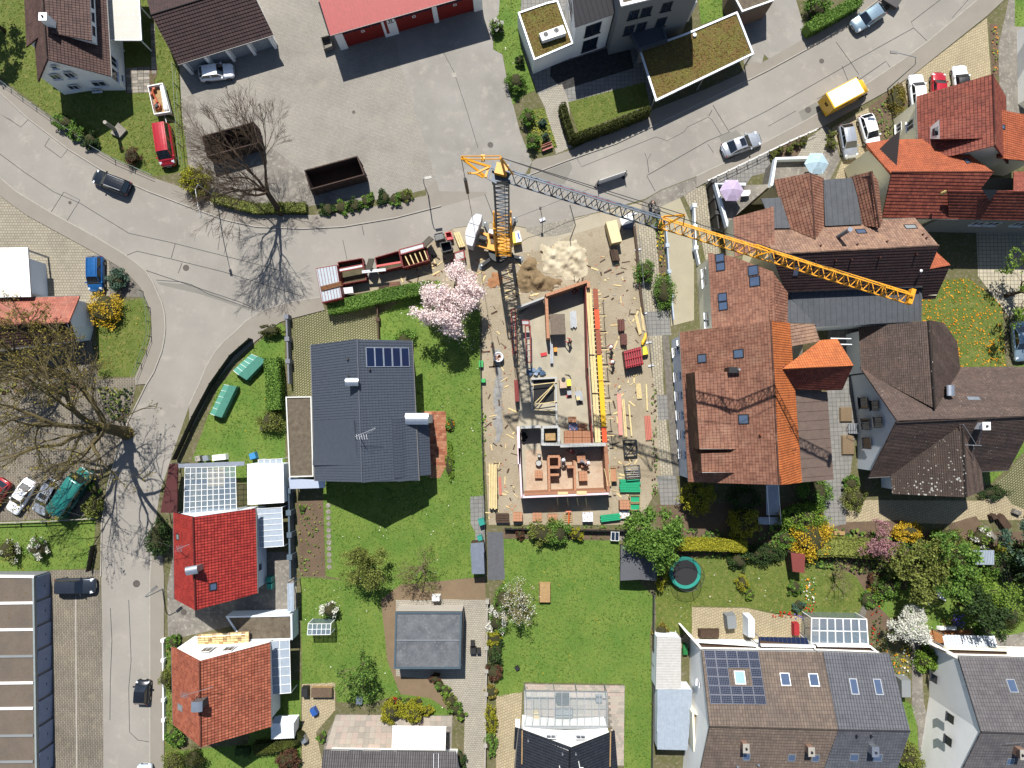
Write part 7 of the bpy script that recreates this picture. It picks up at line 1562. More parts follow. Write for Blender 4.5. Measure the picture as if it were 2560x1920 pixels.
#trees
T(640,480)
tree('large bare tree leaning over the fire station yard beside the road',(217,185),13,.33,7,BARK,None,'bare_tree',.42,3,4.2,.1,(-.15,.42),21,.16,.64,minr=.011)
tree('magnolia covered in pale pink blossom beside the building site',(1725,985),8,.2,5,BARK,None,'magnolia_tree',.66,3,2.05,.12,(0,0),5,.2,.62,(L_MAG,20000,.16,.75))
T(0,960)
tree('huge old bare tree spreading over the side street',(1100,425),18,.62,6,BARKG,(L_BUD,2600,.13,.35),'bare_tree',.56,3,5.5,.05,(-.04,.16),33,.2,.66,minr=.014)
tree('budding tree tangled over the small tiled house',(560,-60),11,.4,6,BARKG,(L_BUD,4200,.13,.4),'budding_tree',.62,3,3.6,.02,(-.12,.35),8,.22,.66,minr=.018)
T(640,960)
tree('olive-green fruit tree with young leaves on the long lawn',(1010,1530),5,.16,5,BARK,(L_OLIVE,6500,.11,.6),'fruit_tree',.62,3,1.6,.08,(0,0),12,.2)
tree('gnarled old bare fruit tree behind the flat garage',(1450,1560),4.5,.17,5,BARKP,(L_OLIVE,1800,.08,.5),'fruit_tree',.7,3,1.5,.0,(0,0),14,.3,.6)
T(640,1440);tree('pale twisted fruit tree on the lawn west of the flat garage',(935,760),4.6,.16,5,BARKP,(L_GREEN,2600,.13,.4),'fruit_tree',.66,3,1.5,.03,(0,.1),17,.26)
T(1280,1440);tree('white-flowering fruit tree beside the wooden garden seat',(90,190),4.2,.14,5,BARKP,(L_BUD,1500,.1,.4),'fruit_tree',.62,3,1.4,.05,(0,0),19,.22,.62,(L_WHT,1500,.09,.45))
T(1280,960);tree('round fresh green tree between the site and the dark shed',(1240,1290),7,.2,5,BARK,(L_GREEN,14000,.17,.8),'round_tree',.58,3,1.85,.1,(0,0),23)
T(1920,1440);tree('white blossoming ball-shaped tree beside the terraced gardens',(1090,360),4.6,.14,5,BARK,(L_GREEN,700,.14,.4),'blossom_tree',.6,3,1.35,.1,(0,0),29,.18,.62,(L_WHT,10000,.11,.55))
T(1920,480);tree('young leafy tree by the terrace at the right edge',(2050,900),7,.2,5,BARK,(L_BRIGHT,3800,.17,.5),'leafy_tree',.62,3,2.2,.05,(.25,.1),31)
T(1920,960);tree('big olive-green tree in the thick of the right-hand gardens',(1180,1500),5.5,.18,5,BARK,(L_OLIVE,8500,.18,.7),'garden_tree',.66,3,1.9,.05,(0,0),37);tree('glossy green tree next to the big olive-green one',(1440,1520),5.5,.18,5,BARK,(L_GREEN,6500,.18,.6),'garden_tree',.6,3,1.9,.05,(0,0),41)
tree('pink-blossoming ornamental tree by the slab path',(860,1330),4.2,.12,5,BARK,None,'blossom_tree',.55,3,1.25,.12,(0,0),43,.2,.62,(L_PINK,3600,.12,.35));tree('bare grey branched shrub tree behind the red hut',(560,1640),3.6,.1,5,BARKP,None,'bare_shrub',.7,3,1.1,.02,(0,0),47,.25)
tree('silvery green tree at the right edge above the far gardens',(2150,1400),5.5,.16,5,BARK,(L_BLUEG,5200,.18,.6),'garden_tree',.62,3,1.8,.05,(0,0),51);tree('dark green tree at the right edge below the silvery one',(2190,1560),5,.16,5,BARK,(L_DARK,4200,.18,.6),'garden_tree',.62,3,1.7,.05,(0,0),53)
T(1920,1440);tree('tall dark conifer beside the sagging white canopy',(1640,240),6,.14,5,BARK,(L_DARK,5000,.16,.4),'conifer',.42,3,1.9,.1,(0,0),57);tree('feathery light green tree right of the dark conifer',(1800,110),4,.1,5,BARK,(L_BRIGHT,2600,.16,.5),'garden_tree',.62,3,1.4,.02,(0,0),59)
T(0,0);tree('dark tree cut off by the left edge beside the white house',(40,270),7,.2,5,BARK,(L_DARK,5200,.2,.6),'dark_tree',.5,3,2.2,.1,(-.2,.3),61)
rnd=random.Random(77);U=rnd.uniform
#bushes: label | x | y | r | h | material | leaves | size
def bushes(tx,ty,rows):
 T(tx,ty)
 for r in rows:bush(r[0],r[1],r[2],r[3],r[4],r[5],r[6]if len(r)>6 else 700,r[7]if len(r)>7 else .13,rx=r[8]if len(r)>8 else None,ry=r[9]if len(r)>9 else None,extra=r[10]if len(r)>10 else None)
bushes(0,0,[('bright green clipped bush at the yard corner by the lamp',1690,1560,1.75,2.6,L_YG,2600),('low green bush along the corner garden fence, upper',540,1050,1.2,1.2,L_GREEN,900,.14,1.6,1.0),('low green bush along the corner garden fence, middle',650,1150,1.1,1.2,L_GREEN,800,.14),('low green bush along the corner garden fence, lower',770,1210,1.1,1.3,L_DARK,800,.14),('purple-brown twiggy bush in the corner garden',1135,1340,1.25,1.4,L_RUST,900,.08)])
bushes(0,480,[('blue-green pine bush in the gravel bed',1010,745,1.3,1.6,L_BLUEG,1300),('yellow forsythia in full bloom behind the budding tree',900,1010,2.3,2.0,L_YEL,1500,.12)])
bushes(640,480,[('small dark conifer by the fence corner',130,1200,1.2,1.5,L_THUJA,900,.1,1.5,.7),('green shrub against the anthracite house corner',1290,1290,1.4,1.2,L_GREEN,700)]+[('low shrub in the kerbside planting strip, number %s from the bare tree'%w,x,y,1.0,.8,m,500)for w,x,y,m in(('one',620,150,L_DARK),('two',740,130,L_GREEN),('three',850,110,L_DARK),('four',960,70,L_GREEN),('five',1100,40,L_DARK),('six',1200,60,L_GREEN),('seven',1290,30,L_OLIVE))])
bushes(0,960,[('rounded shrub beside the teal van',800,1060,1.3,1.4,L_OLIVE,900),('small green shrub at the kerb by the teal van',805,915,.8,1.0,L_GREEN,500),('dark evergreen shrub by the red house wall',1360,1330,1.6,2.4,L_DARK,1800,.13,1.4,2.4),('white-flowering shrub on the roadside lawn',320,1420,1.3,1.8,L_GREEN,500,.12,None,None,(L_WHT,700,.12)),('pale flowering shrub at the left edge of the roadside lawn',60,1440,1.5,1.8,L_OLIVE,500,.12,None,None,(L_WHT,400,.11))])
bushes(0,1440,[('clipped round bush on the kerb beside the terracotta house',1430,890,.95,1.6,L_OLIVE,900,.08,.8,1.25),('green climber at the terracotta house front corner',1500,570,.9,1.0,L_GREEN,600),('leafy bush by the blue gate post',1510,1380,1.2,1.4,L_GREEN,900),('large clipped ball bush at the bottom edge, left',1495,1610,1.35,2.0,L_OLIVE,1500,.08),('large clipped ball bush at the bottom edge, right',1665,1590,1.4,2.0,L_THUJA,1500,.08)])
bushes(640,1440,[('white-flowering sapling on the small lawn',640,290,1.2,1.8,L_GREEN,150,.1,None,None,(L_WHT,450,.12)),('reddish bush at the bottom edge beside the side path',280,1590,1.35,1.5,L_RUST,1100),('left of two bright green domes on the terrace bed',1165,1175,1.35,1.6,L_YG,1500),('right of two bright green domes on the terrace bed',1370,1180,1.35,1.6,L_YG,1500),('small light green dome beside the terrace rockery',1485,1165,.7,.8,L_YG,500),('rosette plant at the terrace corner',570,1390,.65,.7,L_GREEN,400)]+[('shrub in the diagonal soil row, %s from the garage'%w,x,y,r,1.0,m,450)for w,x,y,r,m in(('first',1545,885,.7,L_RUST),('second',1590,955,.75,L_GREEN),('third',1640,995,.7,L_BRIGHT),('fourth',1680,1080,.9,L_OLIVE),('fifth',1725,1150,.9,L_GREEN),('sixth',1765,1200,.7,L_BRIGHT))]+[('bedding plant on the terrace rockery, %s'%w,x,y,.5,.45,m,220)for w,x,y,m in(('leftmost',1150,1085,L_RUST),('red one',1195,1080,L_RED),('bright one',1240,1070,L_BRIGHT),('middle',1315,1075,L_BRIGHT),('rightmost',1410,1080,L_YG))]+[('white-blossoming shrub along the lawn border',2080,370,1.5,1.6,L_GREEN,300,.12,1.2,2.0,(L_WHT,1200,.12)),('yellow-green shrub along the lawn border',2050,530,1.1,1.2,L_YG,700),('dark shrub along the lawn border',2060,660,1.3,1.3,L_DARK,900,.13,1.1,2.0),('brown grassy shrub along the lawn border',2060,830,1.1,1.1,L_RUST,700),('clipped yellow-green bush near the alley',2025,1240,.9,1.5,L_YG,1100,.1,.8,1.9),('green bush at the lower end of the lawn border',2025,1440,1.0,1.1,L_GREEN,700,.13,.8,1.5),('leafy shrub at the top of the lawn border',2120,200,1.4,1.5,L_GREEN,900,.13,1.2,1.6),('dried grass clump by the alley border',2030,1000,.9,.9,L_BUD,500),('dark round shrub at the grey bungalow corner',1765,1590,.9,1.2,L_DARK,700,.1,.7,1.2)])
bushes(640,960,[('rust-green bush on the narrow western lawn',130,320,1.6,1.8,L_OLIVE,1600,.1),('small flowering plant bed by the brick terrace',1680,350,.9,.7,L_GREEN,500,.12,.6,1.0,(L_ORNG,60,.12)),('trailing green plants beside the brick terrace',1670,680,1.1,.8,L_BRIGHT,700,.13,.6,2.2),('young green plant in the vegetable bed',400,1080,.5,.5,L_GREEN,200)])
bushes(1280,960,[('broad olive shrub in the bed below the site',255,1290,1.5,1.9,L_OLIVE,1200),('broad green shrub in the bed below the site',385,1285,1.6,2.0,L_GREEN,1400),('clipped yellow-green ball in the bed below the site',560,1300,.8,1.4,L_YG,700,.09),('small rusty shrub in the bed below the site',75,1300,.7,.8,L_RUST,350),('yellow-green conifer by the slab lane',1600,980,2.0,2.8,L_YG,2400),('second yellow-green conifer, in the deep shade of the long block',2010,1200,1.9,2.6,L_YG,2000),('dark shrub in the shade of the long block',2000,1000,2.0,2.2,L_DARK,1500),('small yellow forsythia by the garden boundary',2015,1500,.6,1.0,L_YEL,350,.11),('clipped dark green mound behind the red hut',2170,1460,2.0,1.8,L_DARK,2200,.12,2.6,1.2),('golden narrow hedge beside the trampoline',1285,1590,.8,1.8,L_YG,1500,.11,.8,2.6)])
bushes(1280,1440,[('light green clipped bush on the garden boundary',1990,65,.8,1.1,L_YG,700,.09,.8,1.0),('pale ornamental grass by the corrugated shed',1290,470,1.0,.8,L_BUD,500)])
bushes(1920,960,[('shrub at the south corner of the long block',410,940,2.0,2.2,L_GREEN,1900),('weeping light green shrub by the slab path',310,1150,2.4,2.4,L_BRIGHT,2400,.15,2.9,1.8),('large yellow forsythia above the red hut',380,1330,2.5,2.4,L_YEL,2400,.13),('compact yellow forsythia by the bark bed',1210,1280,1.7,1.6,L_YEL,1500,.13,1.9,1.2),('olive mound shrub south of the slate house path',1560,1320,1.8,1.3,L_OLIVE,1300,.11,2.2,1.2),('white-flowering bush by the rock wall',1840,1330,1.35,1.4,L_BRIGHT,700,.12,None,None,(L_WHT,500,.13)),('brown-green mound bush beside the tan courtyard',755,985,1.6,1.5,L_OLIVE,1300,.1),('leafy shrub in the courtyard strip',720,860,1.0,1.2,L_GREEN,700),('low dark juniper at the courtyard edge by the slate gable',1970,935,1.6,.9,L_DARK,900,.1,2.0,.9),('yellow-green spiky plant by the grey shelter roof',2020,1490,1.3,1.1,L_YG,700)])
bushes(1920,1440,[('clipped dark yew ball beside the concrete pad',2080,340,1.7,2.0,L_THUJA,1700,.09),('bright shrub beside the white terraced house',1375,720,1.5,1.8,L_BRIGHT,1300,.15),('small tree-like shrub at the bottom edge between the terraces',1225,1560,1.7,2.0,L_OLIVE,1400),('purple-leaved shrub in the ring bed',925,50,1.0,1.0,L_RUST,600),('leafy green plants left of the white canopy',1150,60,1.4,1.0,L_GREEN,800),('green shrub by the concrete pad wall',1860,460,1.5,1.0,L_GREEN,800,.13,1.6,.8)])
bushes(1280,0,[('upper round green bush in the entrance bed',135,1010,.95,1.7,L_GREEN,1000,.1),('lower round green bush in the entrance bed',185,1220,.9,1.6,L_GREEN,1000,.1),('small spiky shrub in the entrance bed, upper',260,1055,.6,1.0,L_BLUEG,350),('small spiky shrub in the entrance bed, lower',295,1180,.6,1.0,L_BLUEG,350),('large round bush at the edge of the fire station drive',30,700,1.3,1.8,L_GREEN,1400,.1),('small round shrub above the large one at the drive',75,520,.7,1.1,L_DARK,500)])
bushes(640,0,[('white-flowering shrub beside the fire station drive',2085,225,1.1,1.5,L_GREEN,400,.12,None,None,(L_WHT,500,.12))])
bushes(1920,0,[('clipped ball bush at the parking wall, upper',548,1170,.6,.9,L_OLIVE,450,.08),('clipped ball bush at the parking wall, lower',550,1245,.75,1.0,L_OLIVE,600,.08),('dry feathery grass in the bed by the parked cars',1110,850,1.6,.9,L_BUD,900,.12,1.5,1.9)]+[('clipped ball bush in the front bed, %s from the steps'%w,x,y,.55,.8,L_OLIVE,380,.08)for w,x,y in(('first',310,1215),('second',255,1245),('third',185,1290),('fourth',105,1300),('fifth',45,1340))])
bushes(1280,480,[('clipped green bush by the site fence and lane',1150,690,1.3,1.8,L_GREEN,1200,.11,1.3,1.5),('large clipped green bush between lane and drive',1318,855,1.5,2.0,L_GREEN,1900,.11,1.5,2.2),('green clump at the head of the flower strip',1275,275,.7,.9,L_GREEN,400)])
#hedges
T(640,480);hedge('clipped green hedge behind the red container row',[(620,1000),(800,970),(1100,890),(1510,815)],1.5,1.6,L_GREEN,260)
T(1280,0);hedge('dark thuja hedge on the road side of the small lawn',[(520,1190),(860,1075),(1190,940)],1.0,1.9,L_THUJA,260,.1,'hedge',.35);hedge('dark thuja hedge on the path side of the small lawn',[(440,900),(480,1050),(530,1200)],1.0,1.9,L_THUJA,260,.1,'hedge',.35)
T(1920,0);hedge('bright clipped hedge along the main road at the top',[(350,240),(560,130),(800,-10)],1.3,1.8,L_GREEN,240);bush('loose green bush behind the bright roadside hedge',430,60,1.6,2.0,L_GREEN,1200,.14)
T(0,480);hedge('olive hedge along the curved pavement below the yard',[(1830,40),(2000,90),(2212,140),(2400,130),(2640,130)],1.2,1.0,L_OLIVE,200)
T(640,480);hedge('tall clipped box hedge on the narrow western lawn',[(130,1430),(150,1640),(150,1880)],1.7,2.0,L_GREEN,220,.12)
T(640,1440);hedge('curved clipped hedge with brown top around the small shed',[(-20,1500),(180,1480),(320,1430),(370,1360)],1.3,1.2,L_THUJA,200,.1)
T(1280,960);hedge('yellow-green clipped hedge beyond the dark shed',[(1400,1390),(1700,1390),(2030,1405)],1.3,1.7,L_YG,230);T(1920,960);hedge('broad olive hedge between forsythia and pink tree',[(420,1410),(650,1410),(1010,1440)],2.2,1.7,L_OLIVE,170)
T(640,1440);hedge('weathered low hedge under the terracotta house wall',[(-180,1520),(-60,1520)],.9,.8,L_DARK,180)
def flowers(label,pts,mats,dens,s=.12,h=.3):
 P=ats(pts);o=None
 for i,m in enumerate(mats):tufts(P,dens,m,.02,s,'flowers',h*(.7+.2*i),True)
T(1920,1440);flowers('',[(950,560),(1100,560),(1130,840),(1050,840)],(L_GREEN,L_DARK,L_ORNG),9);flowers('',[(1140,560),(1250,560),(1230,860),(1120,860)],(L_GREEN,L_YEL,L_WHT),7);flowers('',[(30,300),(190,300),(200,350),(30,350)],(L_GREEN,L_RED,L_RED),16);flowers('',[(310,220),(420,220),(420,310),(310,310)],(L_RED,L_GREEN),14);flowers('',[(1580,330),(1690,330),(1680,440),(1580,440)],(L_PURP,L_PURP),18);flowers('',[(1460,360),(1590,350),(1580,440),(1470,430)],(L_YEL,L_RUST,L_GREEN),9);flowers('',[(1780,160),(1880,160),(1870,400),(1770,400)],(L_GREEN,L_RED,L_WHT),7);flowers('',[(900,150),(980,120),(960,560),(880,640)],(L_GREEN,L_DARK,L_RED),6);flowers('',[(220,320),(310,320),(300,365),(225,365)],(L_PURP,),18)
flowers('',[(300,0),(420,0),(400,220),(300,220)],(L_GREEN,L_ORNG,L_WHT),7);flowers('',[(850,-40),(1000,-40),(980,140),(860,140)],(L_DARK,L_GREEN),8);flowers('',[(1150,-150),(1480,-120),(1300,120),(1080,110)],(L_DARK,L_GREEN),9,.16)
T(1280,480);flowers('',[(1240,340),(1300,340),(1325,740),(1270,740)],(L_GREEN,L_OLIVE,L_YEL),9)
T(1280,960);flowers('',[(-20,1250),(840,1270),(840,1340),(-20,1335)],(L_GREEN,L_OLIVE),4);flowers('',[(1200,0),(1245,0),(1255,960),(1205,960)],(L_GREEN,L_RUST),9);flowers('',[(-60,1215),(1050,1215),(1050,1255),(-60,1250)],(L_GREEN,L_OLIVE),9)
T(640,960);flowers('',[(375,1030),(580,1020),(580,1640),(380,1640)],(L_GREEN,L_OLIVE),3);flowers('',[(1945,100),(1990,300),(1990,640),(1955,560)],(L_GREEN,L_BRIGHT),10)
T(1920,960);flowers('',[(0,1180),(1500,1330),(2212,1350),(2212,1659),(900,1659),(0,1500)],(L_DARK,L_GREEN,L_OLIVE),7,.2,.5);flowers('',[(1480,1240),(1900,1250),(1900,1400),(1480,1400)],(L_RUST,L_OLIVE),7)
T(1280,960);flowers('',[(1320,1250),(2212,1250),(2212,1500),(1330,1480)],(L_DARK,L_GREEN),6,.18,.4)
T(1280,0);flowers('',[(90,965),(280,940),(385,1265),(215,1325)],(L_OLIVE,L_YG),14)
T(640,480);flowers('',[(1460,960),(1900,950),(1900,1400),(1600,1300),(1500,1150)],(L_MAG,),5,.06,.08)
T(1920,0);flowers('',[(1930,240),(1980,240),(1985,640),(1935,640)],(L_GREEN,L_ORNG),9);flowers('',[(900,950),(1160,750),(1190,900),(1060,1050),(1060,1200),(960,1220)],(L_OLIVE,L_GREEN),6)
T(0,480);flowers('',[(1400,560),(1500,560),(1500,600),(1400,600)],(L_OLIVE,),1)
T(0,960);flowers('',[(850,30),(1150,30),(1110,330),(960,330)],(L_DARK,L_OLIVE),9,.18,.4);flowers('',[(-10,0),(800,0),(820,60),(-10,80)],(L_RUST,L_OLIVE),6,.18,.4)
T(0,1440);flowers('',[(1440,540),(1500,540),(1500,1300),(1440,1300)],(L_GREEN,L_OLIVE),12)
#sheds, glass roofs, terraces
GLH=glassm('greenhouse_glass',(.16,.21,.27,1),.5);POLY=plain('polycarbonate_sheet',srgb(178,190,204,.56),.4);GREENF=plain('film_green',srgb(96,160,140,.6),.3)
def slabroof(name,label,cat,pts,m,ribs=0,posts=True,rw=.05,rh=.05,rm=None,wall=None):
 P=at3(pts);t=thing(name,label,cat,(sum(p.x for p in P)/4,sum(p.y for p in P)/4,0));roofplane(t,P,m,None,ribs=ribs,ribw=rw,ribh=rh,ribm=rm,name='roof')
 if wall:wallring(t,[(p.x*.985+t.location.x*.015,p.y*.985+t.location.y*.015,p.z-.12)for p in P],wall)
 elif posts:
  for p in P:MB().bar((p.x,p.y,0),(p.x,p.y,p.z-.1),.09).build('post',STEEL,t)
 return t
def glazed(label,pts,nx,ny,m=GLH,fm=WHITEP,name='glass_roof',cat='glass roof',w=.05,wall=None):
 P=at3(pts);t=thing(name,label,cat,(sum(p.x for p in P)/4,sum(p.y for p in P)/4,0));G=lambda i,j:P[0].lerp(P[1],i/nx).lerp(P[3].lerp(P[2],i/nx),j/ny)
 for i in range(nx):
  for j in range(ny):MB().poly([G(i,j),G(i+1,j),G(i+1,j+1),G(i,j+1)]).build('pane',m,t)
 for i in range(nx+1):MB().bar(G(i,0)+Vector((0,0,.03)),G(i,ny)+Vector((0,0,.03)),w,.06).build('glazing_bar',fm,t)
 for j in range(ny+1):MB().bar(G(0,j)+Vector((0,0,.035)),G(nx,j)+Vector((0,0,.035)),w*.8,.05).build('cross_bar',fm,t)
 for p in P:MB().bar((p.x,p.y,0),p,.08).build('post',fm,t)
 if wall:wallring(t,[(p.x,p.y,p.z)for p in P],wall)
 return t
T(0,960)
glazed('glazed pergola roof with white grid above the scarlet-roofed house',[(1600,725,3.2),(2035,712,3.2),(2045,1085,3.2),(1590,1120,3.2)],9,8)
slabroof('shade_sail','cream shade sail hanging under the glazed pergola','shade sail',[(1785,740,2.7),(1945,725,2.7),(1935,890,2.7),(1795,890,2.7)],WOODP,posts=False)
slabroof('red_side_roof','dark red lean-to roof at the kerb beside the glazed pergola','lean-to',[(1385,1112,2.2),(1475,690,2.2),(1535,690,2.8),(1540,1112,2.8)],mat('maroon_sheet',srgb(104,52,50,.45),.7,.15))
slabroof('zinc_edge_roof','pale zinc strip roof framing the glazed pergola','roof strip',[(1540,690,3.0),(2110,668,3.0),(2110,705,3.0),(1540,725,3.0)],ZINC,posts=False)
slabroof('white_flat_roof','dazzling white flat roof between pergola and gravel annex','roof',[(2135,690,3.0),(2448,690,3.0),(2455,1025,3.0),(2140,1045,3.0)],WHITEP,wall=PALEW)
T(640,960);glazed('pale ribbed plastic roof east of the scarlet-roofed house',[(10,1078,2.8),(225,1065,2.8),(240,1400,2.8),(28,1415,2.8)],1,7,POLY)
glazed('small clear roof strip north of the white flat roof',[(20,655,2.6),(225,645,2.6),(230,735,2.6),(22,740,2.6)],4,1,POLY)
b=slabroof('corrugated_shed','pale corrugated metal shed roof at the lawn edge','shed',[(1855,1378,2.3),(1965,1370,2.3),(1975,1640,2.1),(1865,1642,2.1)],ZINC,.15,True,.06,.05,None,WOODD)
T(640,1440);slabroof('pale_gate_roof','narrow pale lean-to roof along the lawn wall','lean-to',[(270,65,2.4),(325,62,2.4),(328,305,2.4),(272,305,2.4)],POLY,.4);flatbox('concrete_yard_store','low store with gravel roof behind the terracotta house',at3([(-260,345,2.2),(315,330,2.2),(318,550,2.2),(-120,560,2.2)]),2.2,PALEW,GRAVROOF,PALEW,cat='store');glazed('translucent lean-to roof along the terracotta house',[(120,565,2.9),(290,552,2.9),(302,1008,2.4),(132,1022,2.4)],2,6,POLY)
s=slabroof('garden_hut','small white garden hut with pitched roof beside the curved hedge','hut',[(132,1275,2.3),(325,1270,2.3),(328,1400,1.9),(130,1410,1.9)],WHITEP,.25,wall=WHITE);roofplane(s,at3([(365,1210,1.9),(165,1210,1.9),(132,1274,2.3),(328,1270,2.3)]),POLY,None)
gh=glazed('small garden greenhouse with white frame on the lawn',[(452,412,2.1),(648,412,2.1),(642,505,2.1),(444,508,2.1)],5,2,GLH,wall=GLH,name='greenhouse',cat='greenhouse')
slabroof('raised_bed','timber raised bed filled with dark soil on the tan path','raised bed',[(475,1050,.75),(655,1050,.75),(655,970,.75),(478,970,.75)],G_SOIL,wall=WOOD);slabroof('cold_frame','small grey cold frame lid on the brick edging','cold frame',[(862,1110,.5),(915,1112,.5),(920,1050,.6),(868,1050,.6)],ZINC,wall=STEEL)
T(640,480);
for i,(tx,ty,pts)in enumerate(((0,480,[(2015,1540),(2170,1400),(2300,1450),(2130,1625)]),(0,960,[(1815,255),(1935,5),(2045,20),(1915,290)]))):
 T(tx,ty);P=[at(x,y,1.0)for x,y in pts];t=thing('cold_frame',('upper green film-covered cold frame on the western lawn','lower green film-covered cold frame on the western lawn')[i],'cold frame',(P[0].x,P[0].y,0));m0,m1=P[0].lerp(P[3],.5)+Vector((0,0,.35)),P[1].lerp(P[2],.5)+Vector((0,0,.35));roofplane(t,[P[0],P[1],m1,m0],GREENF,None,thick=.03);roofplane(t,[P[2],P[3],m0,m1],GREENF,None,thick=.03);wallring(t,P,GREENF)
 for k in range(6):MB().bar(P[0].lerp(P[1],k/5)+Vector((0,0,.02)),m0.lerp(m1,k/5)+Vector((0,0,.02)),.03).build('hoop',WHITEP,t)
T(1280,1440);slabroof('white_corrugated_roof','white corrugated lean-to roof by the lawn fence','lean-to',[(1242,972,2.6),(1252,526,2.6),(1460,536,2.3),(1460,980,2.3)],plain('corrugated_white',srgb(206,204,200,.6),.6),.18,rw=.07,wall=PALEW);slabroof('grey_corrugated_roof','grey corrugated roof below the white corrugated one','lean-to',[(1255,1498,2.4),(1515,1505,2.4),(1560,985,2.7),(1255,982,2.7)],POLY,.18,rw=.06,wall=PALEW)
T(1280,960);s=thing('dark_shed','dark felt-roofed garden shed under the round green tree','shed',at(1090,1540));roofplane(s,at3([(940,1395,2.2),(935,1700,2.2),(1102,1690,2.7),(1102,1390,2.7)]),mat('shed_felt',srgb(110,112,118,.45),.8,.12),None);roofplane(s,at3([(1250,1700,2.2),(1248,1400,2.2),(1102,1390,2.7),(1102,1690,2.7)]),mat('shed_felt',srgb(110,112,118,.45),.8,.12),None);wallring(s,at3([(955,1410,2.2),(955,1680,2.2),(1235,1680,2.2),(1235,1410,2.2)]),WOODD)
glazed('small dark-glazed frame with white bars by the shed',[(858,1278,.9),(925,1280,.9),(922,1355,.7),(856,1352,.7)],2,1,GLASS,name='cold_frame',cat='cold frame',wall=WHITEP)
T(1640,1260,420);s=slabroof('red_hut','small red-roofed hut in the gardens','hut',[(1800,890,2.0),(1955,910,2.0),(1965,665,2.3),(1775,645,2.3)],mat('hut_red',srgb(150,74,66,.5),.8,.1),wall=WOODD)
tp=thing('trampoline','round trampoline with teal rim and dark net','trampoline',at(390,930));c=at(385,905,.9);TEAL=plain('teal_pad',srgb(34,150,134,.6),.5)
MB().lathe((c.x,c.y,.86),[(1.45,0),(1.85,0),(1.85,.08),(1.45,.06)],32).build('rim_pad',TEAL,tp);MB().lathe((c.x,c.y,.86),[(.01,.02),(1.46,.02)],32).build('jump_mat',BLACKP,tp)
for k in range(6):a=k*1.047;q=Vector((c.x+1.8*math.cos(a),c.y+1.8*math.sin(a),0));MB().tube([q,q+Vector((0,0,2.6))],.03,6).build('pole',DKMET,tp)
MB().lathe((c.x,c.y,.95),[(1.8,0),(1.78,1.6)],32).build('net',glassm('net_mesh',(.02,.03,.03,1),.25,.8),tp);MB().tube([(c.x+1.79*math.cos(k*.2618),c.y+1.79*math.sin(k*.2618),2.55)for k in range(25)],.025,5).build('top_hoop',DKMET,tp)
T(1920,1440);glazed('white-framed conservatory of the smooth grey terraced house',[(375,362,2.6),(850,372,2.6),(865,588,3.0),(372,580,3.0)],7,2,GLH,w=.1,name='conservatory',cat='conservatory',wall=glassm('side_glass',(.2,.27,.3,1),.4));slabroof('striped_awning','blue and white striped awning of the white terraced house','awning',[(1520,508,2.3),(1958,518,2.3),(1972,615,2.9),(1525,610,2.9)],POLY,.36,True,.17,.01,WHITEP)
slabroof('black_solar_roof','black glossy porch roof beside the conservatory','porch',[(-80,525,2.7),(335,532,2.7),(358,602,3.0),(-80,600,3.0)],SOLG,.5,rm=BLACKP);cn=thing('garden_canopy','sagging white cloth canopy on poles in the far garden','canopy',at(1430,150));q=MB()
for k in range(10):
 A_,B_=(1305,100),(1440,55);u0,u1=k/10,(k+1)/10;f=lambda u:at(1305+150*u,105-45*u,2.2-.25*math.sin(u*9));g=lambda u:at(1345+115*u,140-55*u,2.0-.25*math.sin(u*9+1));q.poly([f(u0),f(u1),g(u1),g(u0)]);h=lambda u:at(1440+105*u,60+160*u,2.2-.15*math.sin(u*11));i_=lambda u:at(1445+20*u,110+75*u,1.7);q.poly([h(u0),h(u1),i_(u1),i_(u0)]);j_=lambda u:at(1305+90*u,105+150*u,2.1);l_=lambda u:at(1350+50*u,140+110*u,1.7);q.poly([j_(u0),j_(u1),l_(u1),l_(u0)])
q.build('cloth',WHITEP,cn)
for x,y in((1310,105),(1450,60),(1545,220),(1405,265)):p=at(x,y,2.1);MB().bar((p.x,p.y,0),p,.05).build('pole',WOODP,cn)
T(1920,960);slabroof('grey_shelter','pale grey corrugated shelter roof in the right-hand gardens','shelter',[(1775,1560,2.0),(1955,1562,2.0),(1955,1440,2.3),(1780,1440,2.3)],POLY,.3)
sc_=thing('fire_stairs','blue-grey steel fire stairs behind the long block','stairs',at(60,1050));
for k in range(12):MB().box(at(40,880+k*22,4.2-k*.33),(1.5,.28,.05)).build('tread',STEEL,sc_)
MB().prism([at(x,y,.5)for x,y in((-90,1150),(115,1150),(120,1215),(-80,1215))],.4,.5).build('landing',STEEL,sc_)
for x in(-10,90):MB().tube([at(x,880,5.2),at(x+25,1210,1.4)],.03,5).build('rail',WHITEP,sc_)
def slabs(par,pts,nx,ny,m,ms,z=.05,gap=.02,nm='paving_slab',off=0):
 P=ats(pts);key=None
 for j in range(ny):
  for i in range(nx):
   o_=off*(j%2)/nx;G=lambda u,v:P[0].lerp(P[1],min(1,u+o_)).lerp(P[3].lerp(P[2],min(1,u+o_)),v);a,b_,c,d=G(i/nx,j/ny),G((i+1)/nx,j/ny),G((i+1)/nx,(j+1)/ny),G(i/nx,(j+1)/ny)
   cc=(a+b_+c+d)/4;q=[cc+(p-cc)*(1-gap)for p in(a,b_,c,d)];zz=z+U(-.004,.004)
   MB().prism(q,.02,zz).build(nm,rnd.choice(ms),par)
T(640,1440);tr=patch('slab_terrace',ats([(700,1195),(1700,1205),(1690,1510),(585,1500),(600,1400)]),G_CONC,.024);SM=[mat('slab_a',srgb(212,200,184,.46),.85,.1,1,9),mat('slab_b',srgb(198,188,174,.45),.85,.12,1,9),mat('slab_c',srgb(216,196,182,.46),.85,.1,1,9)]
